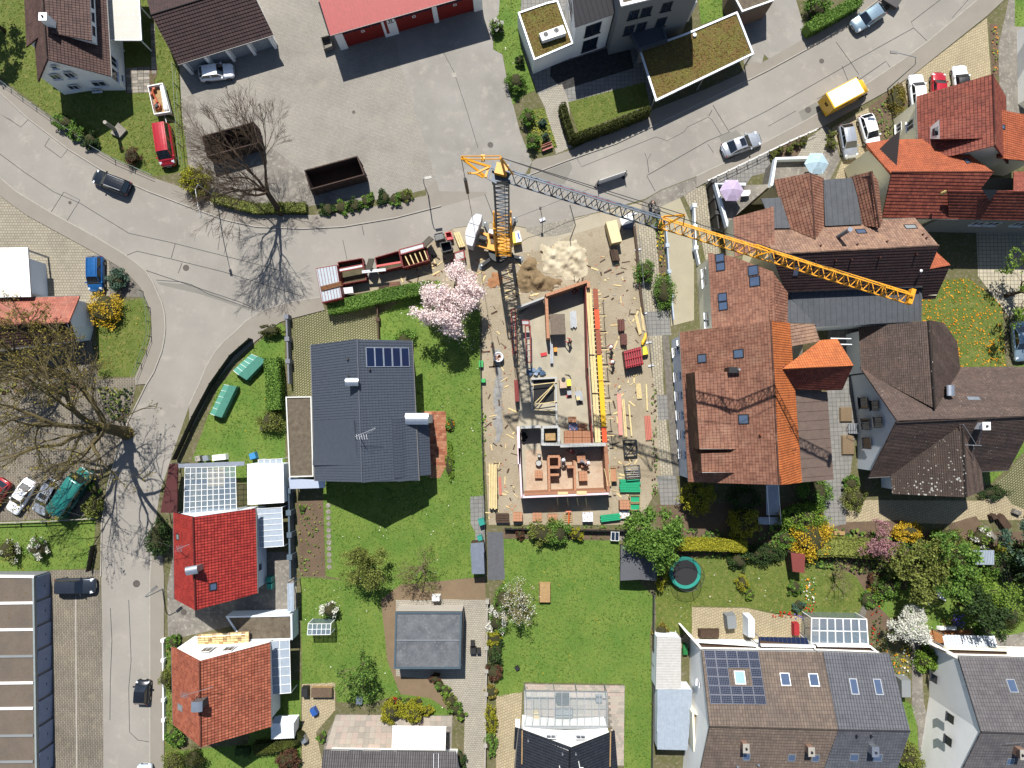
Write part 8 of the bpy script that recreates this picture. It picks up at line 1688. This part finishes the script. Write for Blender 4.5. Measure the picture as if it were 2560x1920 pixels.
slabs(tr,[(690,1200),(1180,1200),(1175,1500),(600,1500)],11,6,None,SM);slabs(tr,[(1185,1205),(1695,1210),(1690,1300),(1180,1300)],11,2,None,SM)
bt=patch('brick_terrace',[W(1055,1028),W(1112,1028),W(1118,1160),W(1100,1195),W(1072,1195)],BRKD,.03);T(640,960);slabs(bt,[(1435,240),(1640,240),(1655,700),(1480,700)],5,20,None,[mat('brick_a',srgb(196,126,92,.46),.85,.15,2),mat('brick_b',srgb(176,104,76,.44),.85,.15,2),mat('brick_c',srgb(206,146,112,.46),.85,.15,2)],.06,.04,'brick',.5)
T(1280,1440);cp2=patch('conservatory_floor',ats([(110,930),(975,945),(965,1640),(870,1640),(870,1310),(110,1300)]),G_CONC,.026);slabs(cp2,[(115,935),(970,948),(970,1005),(115,995)],20,3,None,SM,.05,.03,'paving_slab',.5);slabs(cp2,[(825,1010),(970,1010),(965,1635),(880,1635)],4,24,None,SM,.05,.03,'paving_slab',.5);slabs(cp2,[(115,1000),(815,1005),(815,1305),(115,1300)],14,8,None,SM,.05,.03)
T(0,0);sp=patch('stone_path',ats([(1075,590),(1360,560),(1360,640),(1300,800),(1090,810)]),G_SOIL,.02);slabs(sp,[(1080,592),(1295,575),(1295,800),(1100,805)],4,8,None,[G_CONC,SM[1]],.05,.08,'stone');slabs(sp,[(1300,200),(1340,200),(1355,640),(1310,640)],1,12,None,[G_CONC,SM[1]],.05,.1,'stone')
T(640,960)
ORD='first second third fourth fifth sixth seventh eighth ninth tenth eleventh'.split()
for k in range(11):o=MB().cyl(at(625+k,1050+k*53),.3+U(-.03,.03),.01,.06,9).build('stepping_stone',G_CONC);tag(o,ORD[k]+' round stepping stone from the house shadow beside the vegetable bed','stepping stone','stepping stones on the long lawn')
def fence(label,pts,h,m,step=2.0,t=.06,name='fence',solid=True,cat='fence'):
 P=ats(pts);f=thing(name,label,cat,(P[0].x,P[0].y,0))
 for a,c in zip(P,P[1:]):
  n=max(1,round((c-a).length/step))
  for k in range(n):
   p,q=a.lerp(c,k/n),a.lerp(c,(k+1)/n);MB().bar(p,p+Vector((0,0,h+.05)),t*1.5).build('post',m,f)
   if solid:MB().bar(p+Vector((0,0,h/2)),q+Vector((0,0,h/2)),t*.5,h*.9).build('panel',m,f)
   else:
    for z in(h*.5,h):MB().bar(p+Vector((0,0,z)),q+Vector((0,0,z)),t*.7).build('rail',m,f)
 return f
BLKF=plain('black_fence',srgb(36,36,38,.5),.6);GRF=plain('fence_green',srgb(120,140,130,.5),.5,.3)
T(0,480);fence('black panel fence along the side street garden',[(2185,1275),(2020,1420),(1850,1659),(1700,1940),(1530,2310)],1.5,BLKF)
T(0,0);fence('low wire fence along the corner garden pavement',[(0,690),(200,840),(440,1010),(820,1285),(1000,1385),(1340,1530)],1.0,GRF,2.4,.05,solid=False);fence('tall wire fence between the corner garden and the yard',[(1540,600),(1570,1100),(1600,1460)],1.6,GRF,2.2,.05,solid=False)
T(640,960);fence('dark wire fence between the long lawn and the site',[(1935,-500),(1960,640),(1980,1260),(1990,1659)],1.0,DKMET,2.2,.06,solid=False);fence('blue-grey garden wall beside the vegetable bed',[(318,910),(335,1659)],1.8,plain('wall_slate',srgb(92,112,128,.5),.6),2.5,.4,'garden_wall',cat='wall')
T(640,480);fence('grey concrete wall beside the grass-paver drive',[(290,1090),(310,1659)],1.3,plain('wall_grey',srgb(130,134,144,.5),.7),3,.35,'garden_wall',cat='wall');fence('rusty timber rail at the top of the lawn',[(1055,950),(1068,1270)],.8,WOODD,2,.3,solid=True)
T(1280,960);fence('dark timber fence above the planting bed',[(-60,1245),(400,1255),(1050,1265)],1.0,DKMET,2.2,.06);T(1280,1440);fence('grey board fence between the big lawn and the corrugated roofs',[(1215,150),(1210,900),(1200,1650)],1.3,plain('fence_grey',srgb(110,108,104,.5),.7),2.2,.08);T(640,1440);fence('low garden wall between forecourt and lawn border',[(2000,210),(1990,1000),(1980,1659)],.8,G_KERB,3,.3,'garden_wall',cat='wall')
T(0,960);fence('white rail fence behind the parked cars',[(-40,1195),(400,1180),(830,1155)],.9,G_KERB,3,.12,solid=False);fence('grey sliding gate at the roadside lawn',[(830,1390),(790,1610)],1.2,DKMET,.6,.06,'gate',cat='gate')
T(0,1440);fence('white wall with iron posts before the terracotta house',[(1425,545),(1432,1400)],.6,WHITEP,2.5,.25,'garden_wall',cat='wall');T(0,480);fence('wire fence round the triangular lawn',[(1240,860),(1300,1000),(1310,1250),(1180,1600)],1.2,GRF,2,.05,solid=False)
T(1740,330,320);fence('white railing along the restaurant front',[(170,880),(1580,200),(2060,-10)],1.0,WHITEP,1.4,.06,solid=False);T(1280,480);fence('pale blue wall between flower strip and sloping drive',[(1315,250),(1345,700),(1385,1110)],.9,plain('wall_pale',srgb(176,188,204,.65),.7),3,.3,'garden_wall',cat='wall');fence('white stair wall beside the sloping drive',[(1555,140),(1570,500),(1600,640)],1.2,PALEW,3,.3,'garden_wall',cat='wall');fence('dark screen wall along the restaurant terrace',[(1690,-40),(1740,360)],2.4,BLKF,2,.3,'screen_wall',cat='wall')
T(1740,330,320);tt=thing('roof_terrace','raised restaurant terrace with pale blue parapet','terrace',at(700,1150));P=[at(x,y,2.6)for x,y in((310,930),(1250,900),(1340,500),(1950,480),(2150,700),(1350,860),(650,1480),(520,1659))];MB().prism(P,0,2.5).build('deck',G_CONC,tt);b=MB();band(b,[P[7],P[0],at(820,940,2.6)],.3,2.5,3.4);b.build('parapet',PALEW,tt);b=MB();band(b,[at(1265,960,2.6),P[2],P[3]],.3,2.5,3.4);b.build('parapet',PALEW,tt)
for x,y,m,lb in((640,985,plain('lilac_cloth',srgb(190,172,202,.6),.8),'lilac parasol on the restaurant terrace'),(2115,520,plain('ice_cloth',srgb(172,198,212,.62),.8),'pale blue parasol on the restaurant terrace')):
 c=at(x,y,5);t=thing('parasol',lb,'parasol',(c.x,c.y,2.5));q=MB();q.lathe((c.x,c.y,4.5),[(1.4,0),(.75,.3),(.06,.55)],6);q.build('canopy',m,t);MB().tube([(c.x,c.y,2.5),(c.x,c.y,5.15)],.035,6).build('pole',WHITEP,t)
 for k in range(6):a=k*1.0472;MB().bar((c.x,c.y,5.02),(c.x+1.38*math.cos(a),c.y+1.38*math.sin(a),4.52),.03).build('rib',WHITEP,t)
T(1740,330,320);o=MB().prism([at(x,y,3.2)for x,y in((800,1010),(935,1000),(940,1060),(900,1100),(780,1110))],3.15,3.2).build('white_table',WHITEP);tag(o,'white table beside the lilac parasol','table');MB().cyl(at(860,1055,3),.08,2.5,3.15,8).build('leg',STEEL,o)
RUST=mat('rusty_container',srgb(92,74,66,.42),.85,.3,1.5,6,c3=srgb(120,76,50,.42));RUSTI=mat('rust_inside',srgb(104,74,54,.4),.9,.3,1,5)
T(640,0);skip('rusty open container by the roadside shrubs',((415,1470),(875,1345),(940,1510),(465,1640)),.15,2.3,RUST,RUSTI,.12);T(0,0);skip('rusty open container under the bare tree',((1740,1175),(2190,1050),(2235,1235),(1785,1355)),.15,2.3,RUST,RUSTI,.12)
def lamp(label,base,head,h,bend=None):
 g,t_=at(*base),at(head[0],head[1],h);t=thing('street_lamp',label,'street lamp',(g.x,g.y,0));MB().tube([g,Vector((g.x,g.y,h*.75)),g.lerp(t_,.25)*Vector((1,1,0))+Vector((0,0,h*.93)),t_],[.08,.06,.05,.04],8).build('mast',STEEL,t)
 d=Vector((t_.x-g.x,t_.y-g.y,0)).normalized();MB().bar(t_-d*.05,t_+d*.75,.3,.12).build('lamp_head',GUT,t);return t
T(0,480);lamp('curved street lamp at the yard corner of the junction',(1690,60)if False else(1880,60),(1720,170),7);T(1920,0);lamp('tall curved street lamp by the yellow truck',(1030,770),(1115,455),8);T(0,1440);lamp('street lamp on the pavement before the scarlet house',(1410,110),(1310,128),5);T(640,0);lamp('straight lamp post by the yard entrance',(1490,1690),(1460,1540),6)
T(0,0)
for k,(tx,ty,x,y,r_)in enumerate(((0,480,1608,655,.38),(1920,0,346,950,.38),(1920,0,463,528,.3),(0,1440,1180,66,.42),(640,0,2025,1252,.35),(640,0,845,968,.2),(0,480,605,92,.2),(0,1440,1588,312,.35))):
 T(tx,ty);p=at(x,y);t=MB().lathe((p.x,p.y,.02),[(r_,0),(r_,.012),(r_*.72,.014),(r_*.70,.006),(.01,.008)],20).build('manhole_cover',mat('cast_iron',srgb(120,112,104,.42),.7,.3,6,20));t['kind']='structure'
T(640,0);o=MB().box(at(1712,648,.02),(.55,.55,.03),.1).build('drain_cover',G_KERB);o['kind']='structure'
T(1280,0);bn=thing('road_banner','white banner board standing at the road edge by the site','banner',at(860,1580));P0,P1=at(735,1600),at(970,1520);MB().hexa([P0,P1,P1+Vector((.05,.05,0)),P0+Vector((.05,.05,0))],[p+Vector((0,0,1.6))for p in(P0,P1,P1+Vector((.05,.05,0)),P0+Vector((.05,.05,0)))]).build('board',WHITEP,bn)
for p in(P0,P1):MB().bar(p,p+Vector((0,0,1.9)),.08).build('post',DKMET,bn);MB().box(p+Vector((0,0,.08)),(.8,.4,.14),1).build('foot',BLACKP,bn)
o=thing('park_bench','red bench on the low wall of the entrance bed','bench',at(300,1280));a,c=at(258,1290,.5),at(348,1255,.5);n=Vector((a.y-c.y,c.x-a.x,0)).normalized()
for k in(-.18,0,.18):MB().bar(a+n*k,c+n*k,.15,.04).build('seat_board',RED,o)
MB().bar(a+n*.3+Vector((0,0,.35)),c+n*.3+Vector((0,0,.35)),.05,.3).build('backrest',RED,o)
for p in(a,c):MB().bar((p.x,p.y,0),(p.x,p.y,.48),.1).build('leg',G_CONC,o)
T(0,0);mn=thing('stone_plinth','square grey stone slab with a leaning pillar on the corner lawn','monument',at(1020,1130));MB().prism([at(x,y,.4)for x,y in((1020,1058),(1090,1125),(1030,1190),(952,1150))],0,.4).build('slab',G_CONC,mn);MB().tube([at(990,1125,.4),at(975,1105,1.2),at(905,1055,3.2)],[.25,.22,.22],8).build('pillar',G_KERB,mn)
T(1920,960)
for k in range(4):o=MB().tube([at(1800+k*12,530,8.2),at(1900+k*20,1000,7.6),at(2020+k*25,1659,7.2),at(2080+k*30,2000,7.4)],.014,4).build('overhead_wire',CABLE);tag(o,('westernmost','second','third','easternmost')[k]+' overhead wire running south from the slate house bracket','wire','wires of the slate house')
T(0,960);o=MB().tube([at(1550,1430,9.4),at(1000,1230,7.5),at(500,1080,7),at(-100,860,7.5)],.02,4).build('overhead_wire',CABLE);tag(o,'overhead wire from the scarlet house across the side street','wire')
#people
import bmesh
SKIN=plain('skin',srgb(206,160,136,.6),.6);HELM=plain('helmet_white',srgb(236,236,236,.85),.4)
def skinmesh(name,verts,edges,rad,m,par):
 bm=bmesh.new();lay=bm.verts.layers.skin.verify();V=[bm.verts.new(v)for v in verts]
 for i,v in enumerate(V):v[lay].radius=(rad[i],rad[i]);v[lay].use_root=i==0
 for a,b in edges:bm.edges.new((V[a],V[b]))
 me=bpy.data.meshes.new(name);bm.to_mesh(me);bm.free();me.materials.append(m);o=bpy.data.objects.new(name,me);col.objects.link(o);o.parent=par
 o.modifiers.new('skin','SKIN');s=o.modifiers.new('sub','SUBSURF');s.levels=s.render_levels=1;return o
def person(label,px,face,top,legs,helmet=True,bend=.25,z0=.42,reach=.45):
 g=at(px[0],px[1],z0);t=thing('person',label,'person',(g.x,g.y,z0),None,face);b=bend;hx=lambda z:(z-.95)*b*1.2 if z>.95 else 0
 sh,nk,hd=1.42,1.5,1.66;J=[(0,0,.95),(hx(1.2),0,1.2),(hx(sh),0,sh),(hx(nk),0,nk),(hx(hd)+.03,0,hd)];arms=[];legsv=[]
 for s in(-1,1):arms.append([(hx(sh),s*.2,sh-.02),(hx(sh)+.08,s*.27,1.14),(hx(sh)+reach,s*.2,1.02-b*.3),(hx(sh)+reach+.1,s*.18,1.0-b*.3)]);legsv.append([(0,s*.1,.9),(.06*s+.05,s*.11,.48),(.08*s,s*.12,.08),(.08*s+.15,s*.12,.03)])
 v=J[:];e=[(0,1),(1,2),(2,3),(3,4)];r=[.14,.14,.12,.06,.10]
 for A_ in arms:i=len(v);v+=A_;e+=[(2,i),(i,i+1),(i+1,i+2),(i+2,i+3)];r+=[.065,.05,.035,.04]
 for A_ in legsv:i=len(v);v+=A_;e+=[(0,i),(i,i+1),(i+1,i+2),(i+2,i+3)];r+=[.09,.065,.045,.045]
 skinmesh('body',v,e,r,SKIN,t);skinmesh('shirt',J[:3]+arms[0][:3]+arms[1][:3],[(0,1),(1,2),(2,3),(3,4),(4,5),(2,6),(6,7),(7,8)],[.155,.165,.14,.085,.068,.05,.085,.068,.05],top,t)
 skinmesh('trousers',[J[0]]+legsv[0][:3]+legsv[1][:3],[(0,1),(1,2),(2,3),(0,4),(4,5),(5,6)],[.155,.11,.085,.07,.11,.085,.07],legs,t)
 MB().lathe((hx(hd)+.03,0,hd),[(.145,.02),(.13,.07),(.09,.13),(.02,.155)]if helmet else[(.11,-.02),(.115,.04),(.07,.1),(.01,.118)],14).build('helmet' if helmet else 'hair',HELM if helmet else WOODD,t,True,True)
 if helmet:MB().lathe((hx(hd)+.03,0,hd),[(.12,.02),(.18,.022),(.12,.03)],14).build('helmet_brim',HELM,t,local=True)
 for s in(0,1):p=legsv[s][2];MB().box((p[0]+.06,p[1],.05),(.28,.11,.1)).build('shoe',BLACKP,t,local=True)
 return t
WR=plain('work_red',srgb(180,36,44,.55),.8);WB=plain('work_black',srgb(40,42,48,.5),.8);WG=plain('work_grey',srgb(150,152,156,.5),.8);WBL=plain('work_blue',srgb(60,84,130,.5),.8)
T(1240,700,320);person('worker in red shirt standing on the slab near the grey deck',(1275,1085),2.6,WR,WB,False);person('worker in red vest and white helmet east of the formwork, upper one',(1985,1160),-2.6,WR,WB,True,z0=.02);person('worker in red vest and white helmet east of the formwork, lower one',(2015,1440),2.9,WR,WB,True,z0=.02);person('worker in red shirt in the shadow of the angled brick wall',(1340,200),-1.2,WR,WB,False)
T(1240,1120,400);person('worker in grey bending over the stepped brick stack',(1165,175),-.2,WG,WBL,True,.9);person('worker in red crouching at the divider wall',(1060,60),2.4,WR,WB,False,.8);person('worker in white shirt beside the partition wall',(930,215),1.8,WG,WG,True,.6)
T(1280,480);person('person in black pushing a small road machine on the lane apron',(1190,110),-.9,WB,WB,False,.4,.02);mw=thing('plate_machine','small black road machine pushed by the person in black','machine',at(1255,165));MB().box(at(1255,165,.4),(.7,.5,.45),.7).build('engine',BLACKP,mw);MB().tube([at(1240,150,.6),at(1210,95,1.05)],.03,5).build('handlebar',STEEL,mw);MB().box(at(1240,185,.1),(.5,.6,.12),.7).build('base_plate',plain('compactor_red',srgb(190,40,40,.6),.5),mw)
DEB=[WOODP,BRK,G_KERB,WOODD,FORM]
for i,(m,n)in enumerate(zip(DEB,(170,140,170,130,50))):
 b=MB()
 for _ in range(n):
  p=W(*rnd.choice(((U(1215,1290),U(760,1300)),(U(1530,1600),U(640,1260)),(U(1240,1560),U(620,760)),(U(1305,1470),U(860,1060)),(U(1000,1220),U(640,720)))));b.box((p.x,p.y,.03 if i else .04),(U(.15,1.1)if m in(WOODP,WOODD)else U(.1,.3),U(.06,.2),.06),U(0,3.1))
 o=b.build('debris',m);o['kind']='stuff'
def bits(rows):
 for tx,ty,x,y,w,d,h,rz,m,nm,lb,cat in rows:T(tx,ty);q=at(x,y,h);o=MB().hexa(*[[Vector((q.x,q.y,z))+Matrix.Rotation(rz,3,'Z')@Vector((sx*w/2*k,sy*d/2*k,0))for sx,sy in((-1,-1),(1,-1),(1,1),(-1,1))]for z,k in((0.02,1),(h*.8,1.02),(h,.86))][::2]).build(nm,m);tag(o,lb,cat)
T(1640,1260,420);[bush(lb,x,y,r_,h_,m_,n_)for lb,x,y,r_,h_,m_,n_ in(('leafy border shrub beside the red hut',1830,1100,1.0,1.0,L_GREEN,600),('silvery border shrub above the red flowers',1880,1330,.8,.8,L_BLUEG,450),('low green shrub on the boundary below the clipped light bush',1240,1190,.8,.7,L_BRIGHT,400),('dark climbing shrub by the boundary post',1090,740,1.2,1.4,L_DARK,800),('bright shrub in the shade behind the forsythia',1710,450,1.2,1.4,L_GREEN,800))]
T(2040,1260,520);[bush(lb,x,y,r_,h_,m_,n_)for lb,x,y,r_,h_,m_,n_ in(('green perennial clump by the winding path',560,1010,1.2,.8,L_GREEN,600),('yellow-green clump in the ring bed',620,900,.9,.6,L_YG,400),('dense shrub behind the ball-shaped blossom tree',760,880,1.6,1.5,L_GREEN,1100),('olive shrub left of the grey shelter roof',1560,560,1.8,1.8,L_OLIVE,1300),('bright feathery shrub under the grey shelter roof',1600,800,2.0,1.6,L_BRIGHT,1400),('dark shrub at the right edge of the gardens',2120,720,2.0,2.2,L_DARK,1500),('green shrub beside the overhead wires',1930,640,1.6,1.8,L_GREEN,1100))]
bits([(640,1440,1875,650,.75,.75,.72,0,BLKF,'garden_table','dark green square table on the garage forecourt','table'),(640,1440,1870,590,.5,.5,.8,0,BLKF,'garden_chair','dark chair above the green table','chair'),(640,1440,1922,655,.5,.5,.8,0,BLKF,'garden_chair','dark chair right of the green table','chair'),(640,1440,1552,198,1.0,.6,1.2,0,WHITEP,'garage_unit','white box unit behind the flat garage','box'),(640,1440,418,1010,.8,1.1,.9,0,BLKF,'grill','black covered grill beside the raised bed','grill'),(640,1440,405,1420,.7,.9,.8,.5,STEEL,'rain_barrel','grey barrel beside the curved hedge','barrel'),(640,1440,495,1180,.7,.9,.7,.5,plain('barrow_blue',srgb(40,90,170,.6),.5),'blue_barrow','blue garden barrow on the tan path','barrow'),(640,960,50,365,.5,.9,.7,0,plain('purple',srgb(96,74,140,.5),.6),'purple_bin','purple box on the narrow western lawn','box'),(640,960,1950,1195,.8,.8,1.0,.3,TEAL,'teal_barrel','larger teal barrel at the lawn corner','barrel'),(640,960,1935,1335,.6,.6,.9,.3,TEAL,'teal_barrel','smaller teal barrel above the corrugated shed','barrel'),(640,1440,112,35,.7,.7,1.0,0,TEAL,'teal_bin','upper teal bin beside the scarlet house','bin'),(640,1440,115,92,.7,.7,1.0,0,TEAL,'teal_bin','lower teal bin beside the scarlet house','bin'),(1280,1440,285,150,1.4,2.4,.6,0,WOOD,'wooden_bench','weathered wooden seat by the white-flowering tree','seat'),(1280,1440,440,1070,1.6,1.1,.75,0,BLKF,'dining_table','dark dining table under the glazed terrace roof','table'),(1280,1440,450,1190,2.2,1.0,.6,0,WG,'garden_sofa','grey sofa under the glazed terrace roof','sofa'),(1280,1440,208,1210,.8,.9,.8,.2,WOODP,'lounge_chair','cream lounge chair under the glazed terrace roof','chair'),(1280,1440,755,1065,.8,.8,.6,0,WG,'side_table','round grey side table under the glazed terrace roof','table'),(1280,1440,45,800,.5,.5,.35,.5,PLASTIC,'lawn_robot','small black mowing robot on the big lawn','mower'),(1280,1440,1500,640,.6,1.3,.6,0,plain('mower_green',srgb(30,120,60,.6),.5),'lawn_mower','green mower beside the white corrugated roof','mower'),(1280,1440,1900,400,1.2,1.7,1.3,.1,GREYW,'storage_box','grey covered storage box on the patio','box'),(1280,1440,1710,500,2.5,.9,.7,0,WOODD,'patio_bench','brown timber bench on the patio','bench'),(1280,1440,2070,450,.8,2.4,2.0,0,PALEW,'playhouse','pale blue stair housing on the patio','stair house'),(1920,1440,250,465,.7,1.5,.8,0,WR,'red_bench','red-brown bench left of the conservatory','bench'),(1920,1440,1370,545,1.3,.9,1.6,0,WHITEP,'chimney_box','white box chimney at the brick patio','box'),(1920,1440,1560,455,2.2,.4,.5,0,WHITEP,'planter','white stone planter at the orange brick patio','planter'),(1920,1440,1195,975,1.2,2.2,1.6,0,GREYW,'grey_cabinet','grey cabinet beside the smooth grey terraced house','cabinet'),(1920,960,620,1290,1.4,.5,.6,0,WOOD,'garden_bench','wooden bench at the end of the slab path','bench'),(1920,960,2050,1200,1.0,1.9,.75,.6,WOODD,'patio_table','dark slatted table on the stone seating place','table'),(1920,960,1960,1150,.6,.6,.8,.4,WOODD,'patio_chair','dark chair above the slatted table','chair'),(1920,960,1930,1290,1.9,.5,.5,-.9,G_CONC,'stone_block','long stone block below the slatted table','stone'),(1920,960,2160,1110,1.0,.6,.5,-.4,G_CONC,'stone_block','stone block at the far edge of the seating place','stone'),(1920,960,678,265,1.5,1.8,.3,0,G_BEIGE,'planted_bed','upper raised sandy bed by the slate house wall','bed'),(1920,960,695,530,1.5,2.4,.3,0,G_BEIGE,'planted_bed','middle raised sandy bed by the slate house wall','bed'),(0,960,1705,645,.7,.7,.9,.2,G_KERB,'rain_barrel','beige barrel at the head of the glazed pergola','barrel'),(0,960,1772,642,.7,.7,.9,.2,ZINC,'rain_barrel','grey barrel beside the beige one','barrel'),(0,960,1890,635,1.8,.7,.7,.1,WHITEP,'tarp_boat','white covered tub near the barrels','tub'),(0,960,2180,622,.8,.8,.8,.3,plain('drum_blue',srgb(50,140,200,.6),.5),'blue_drum','bright blue drum north of the clear roof strip','drum')])
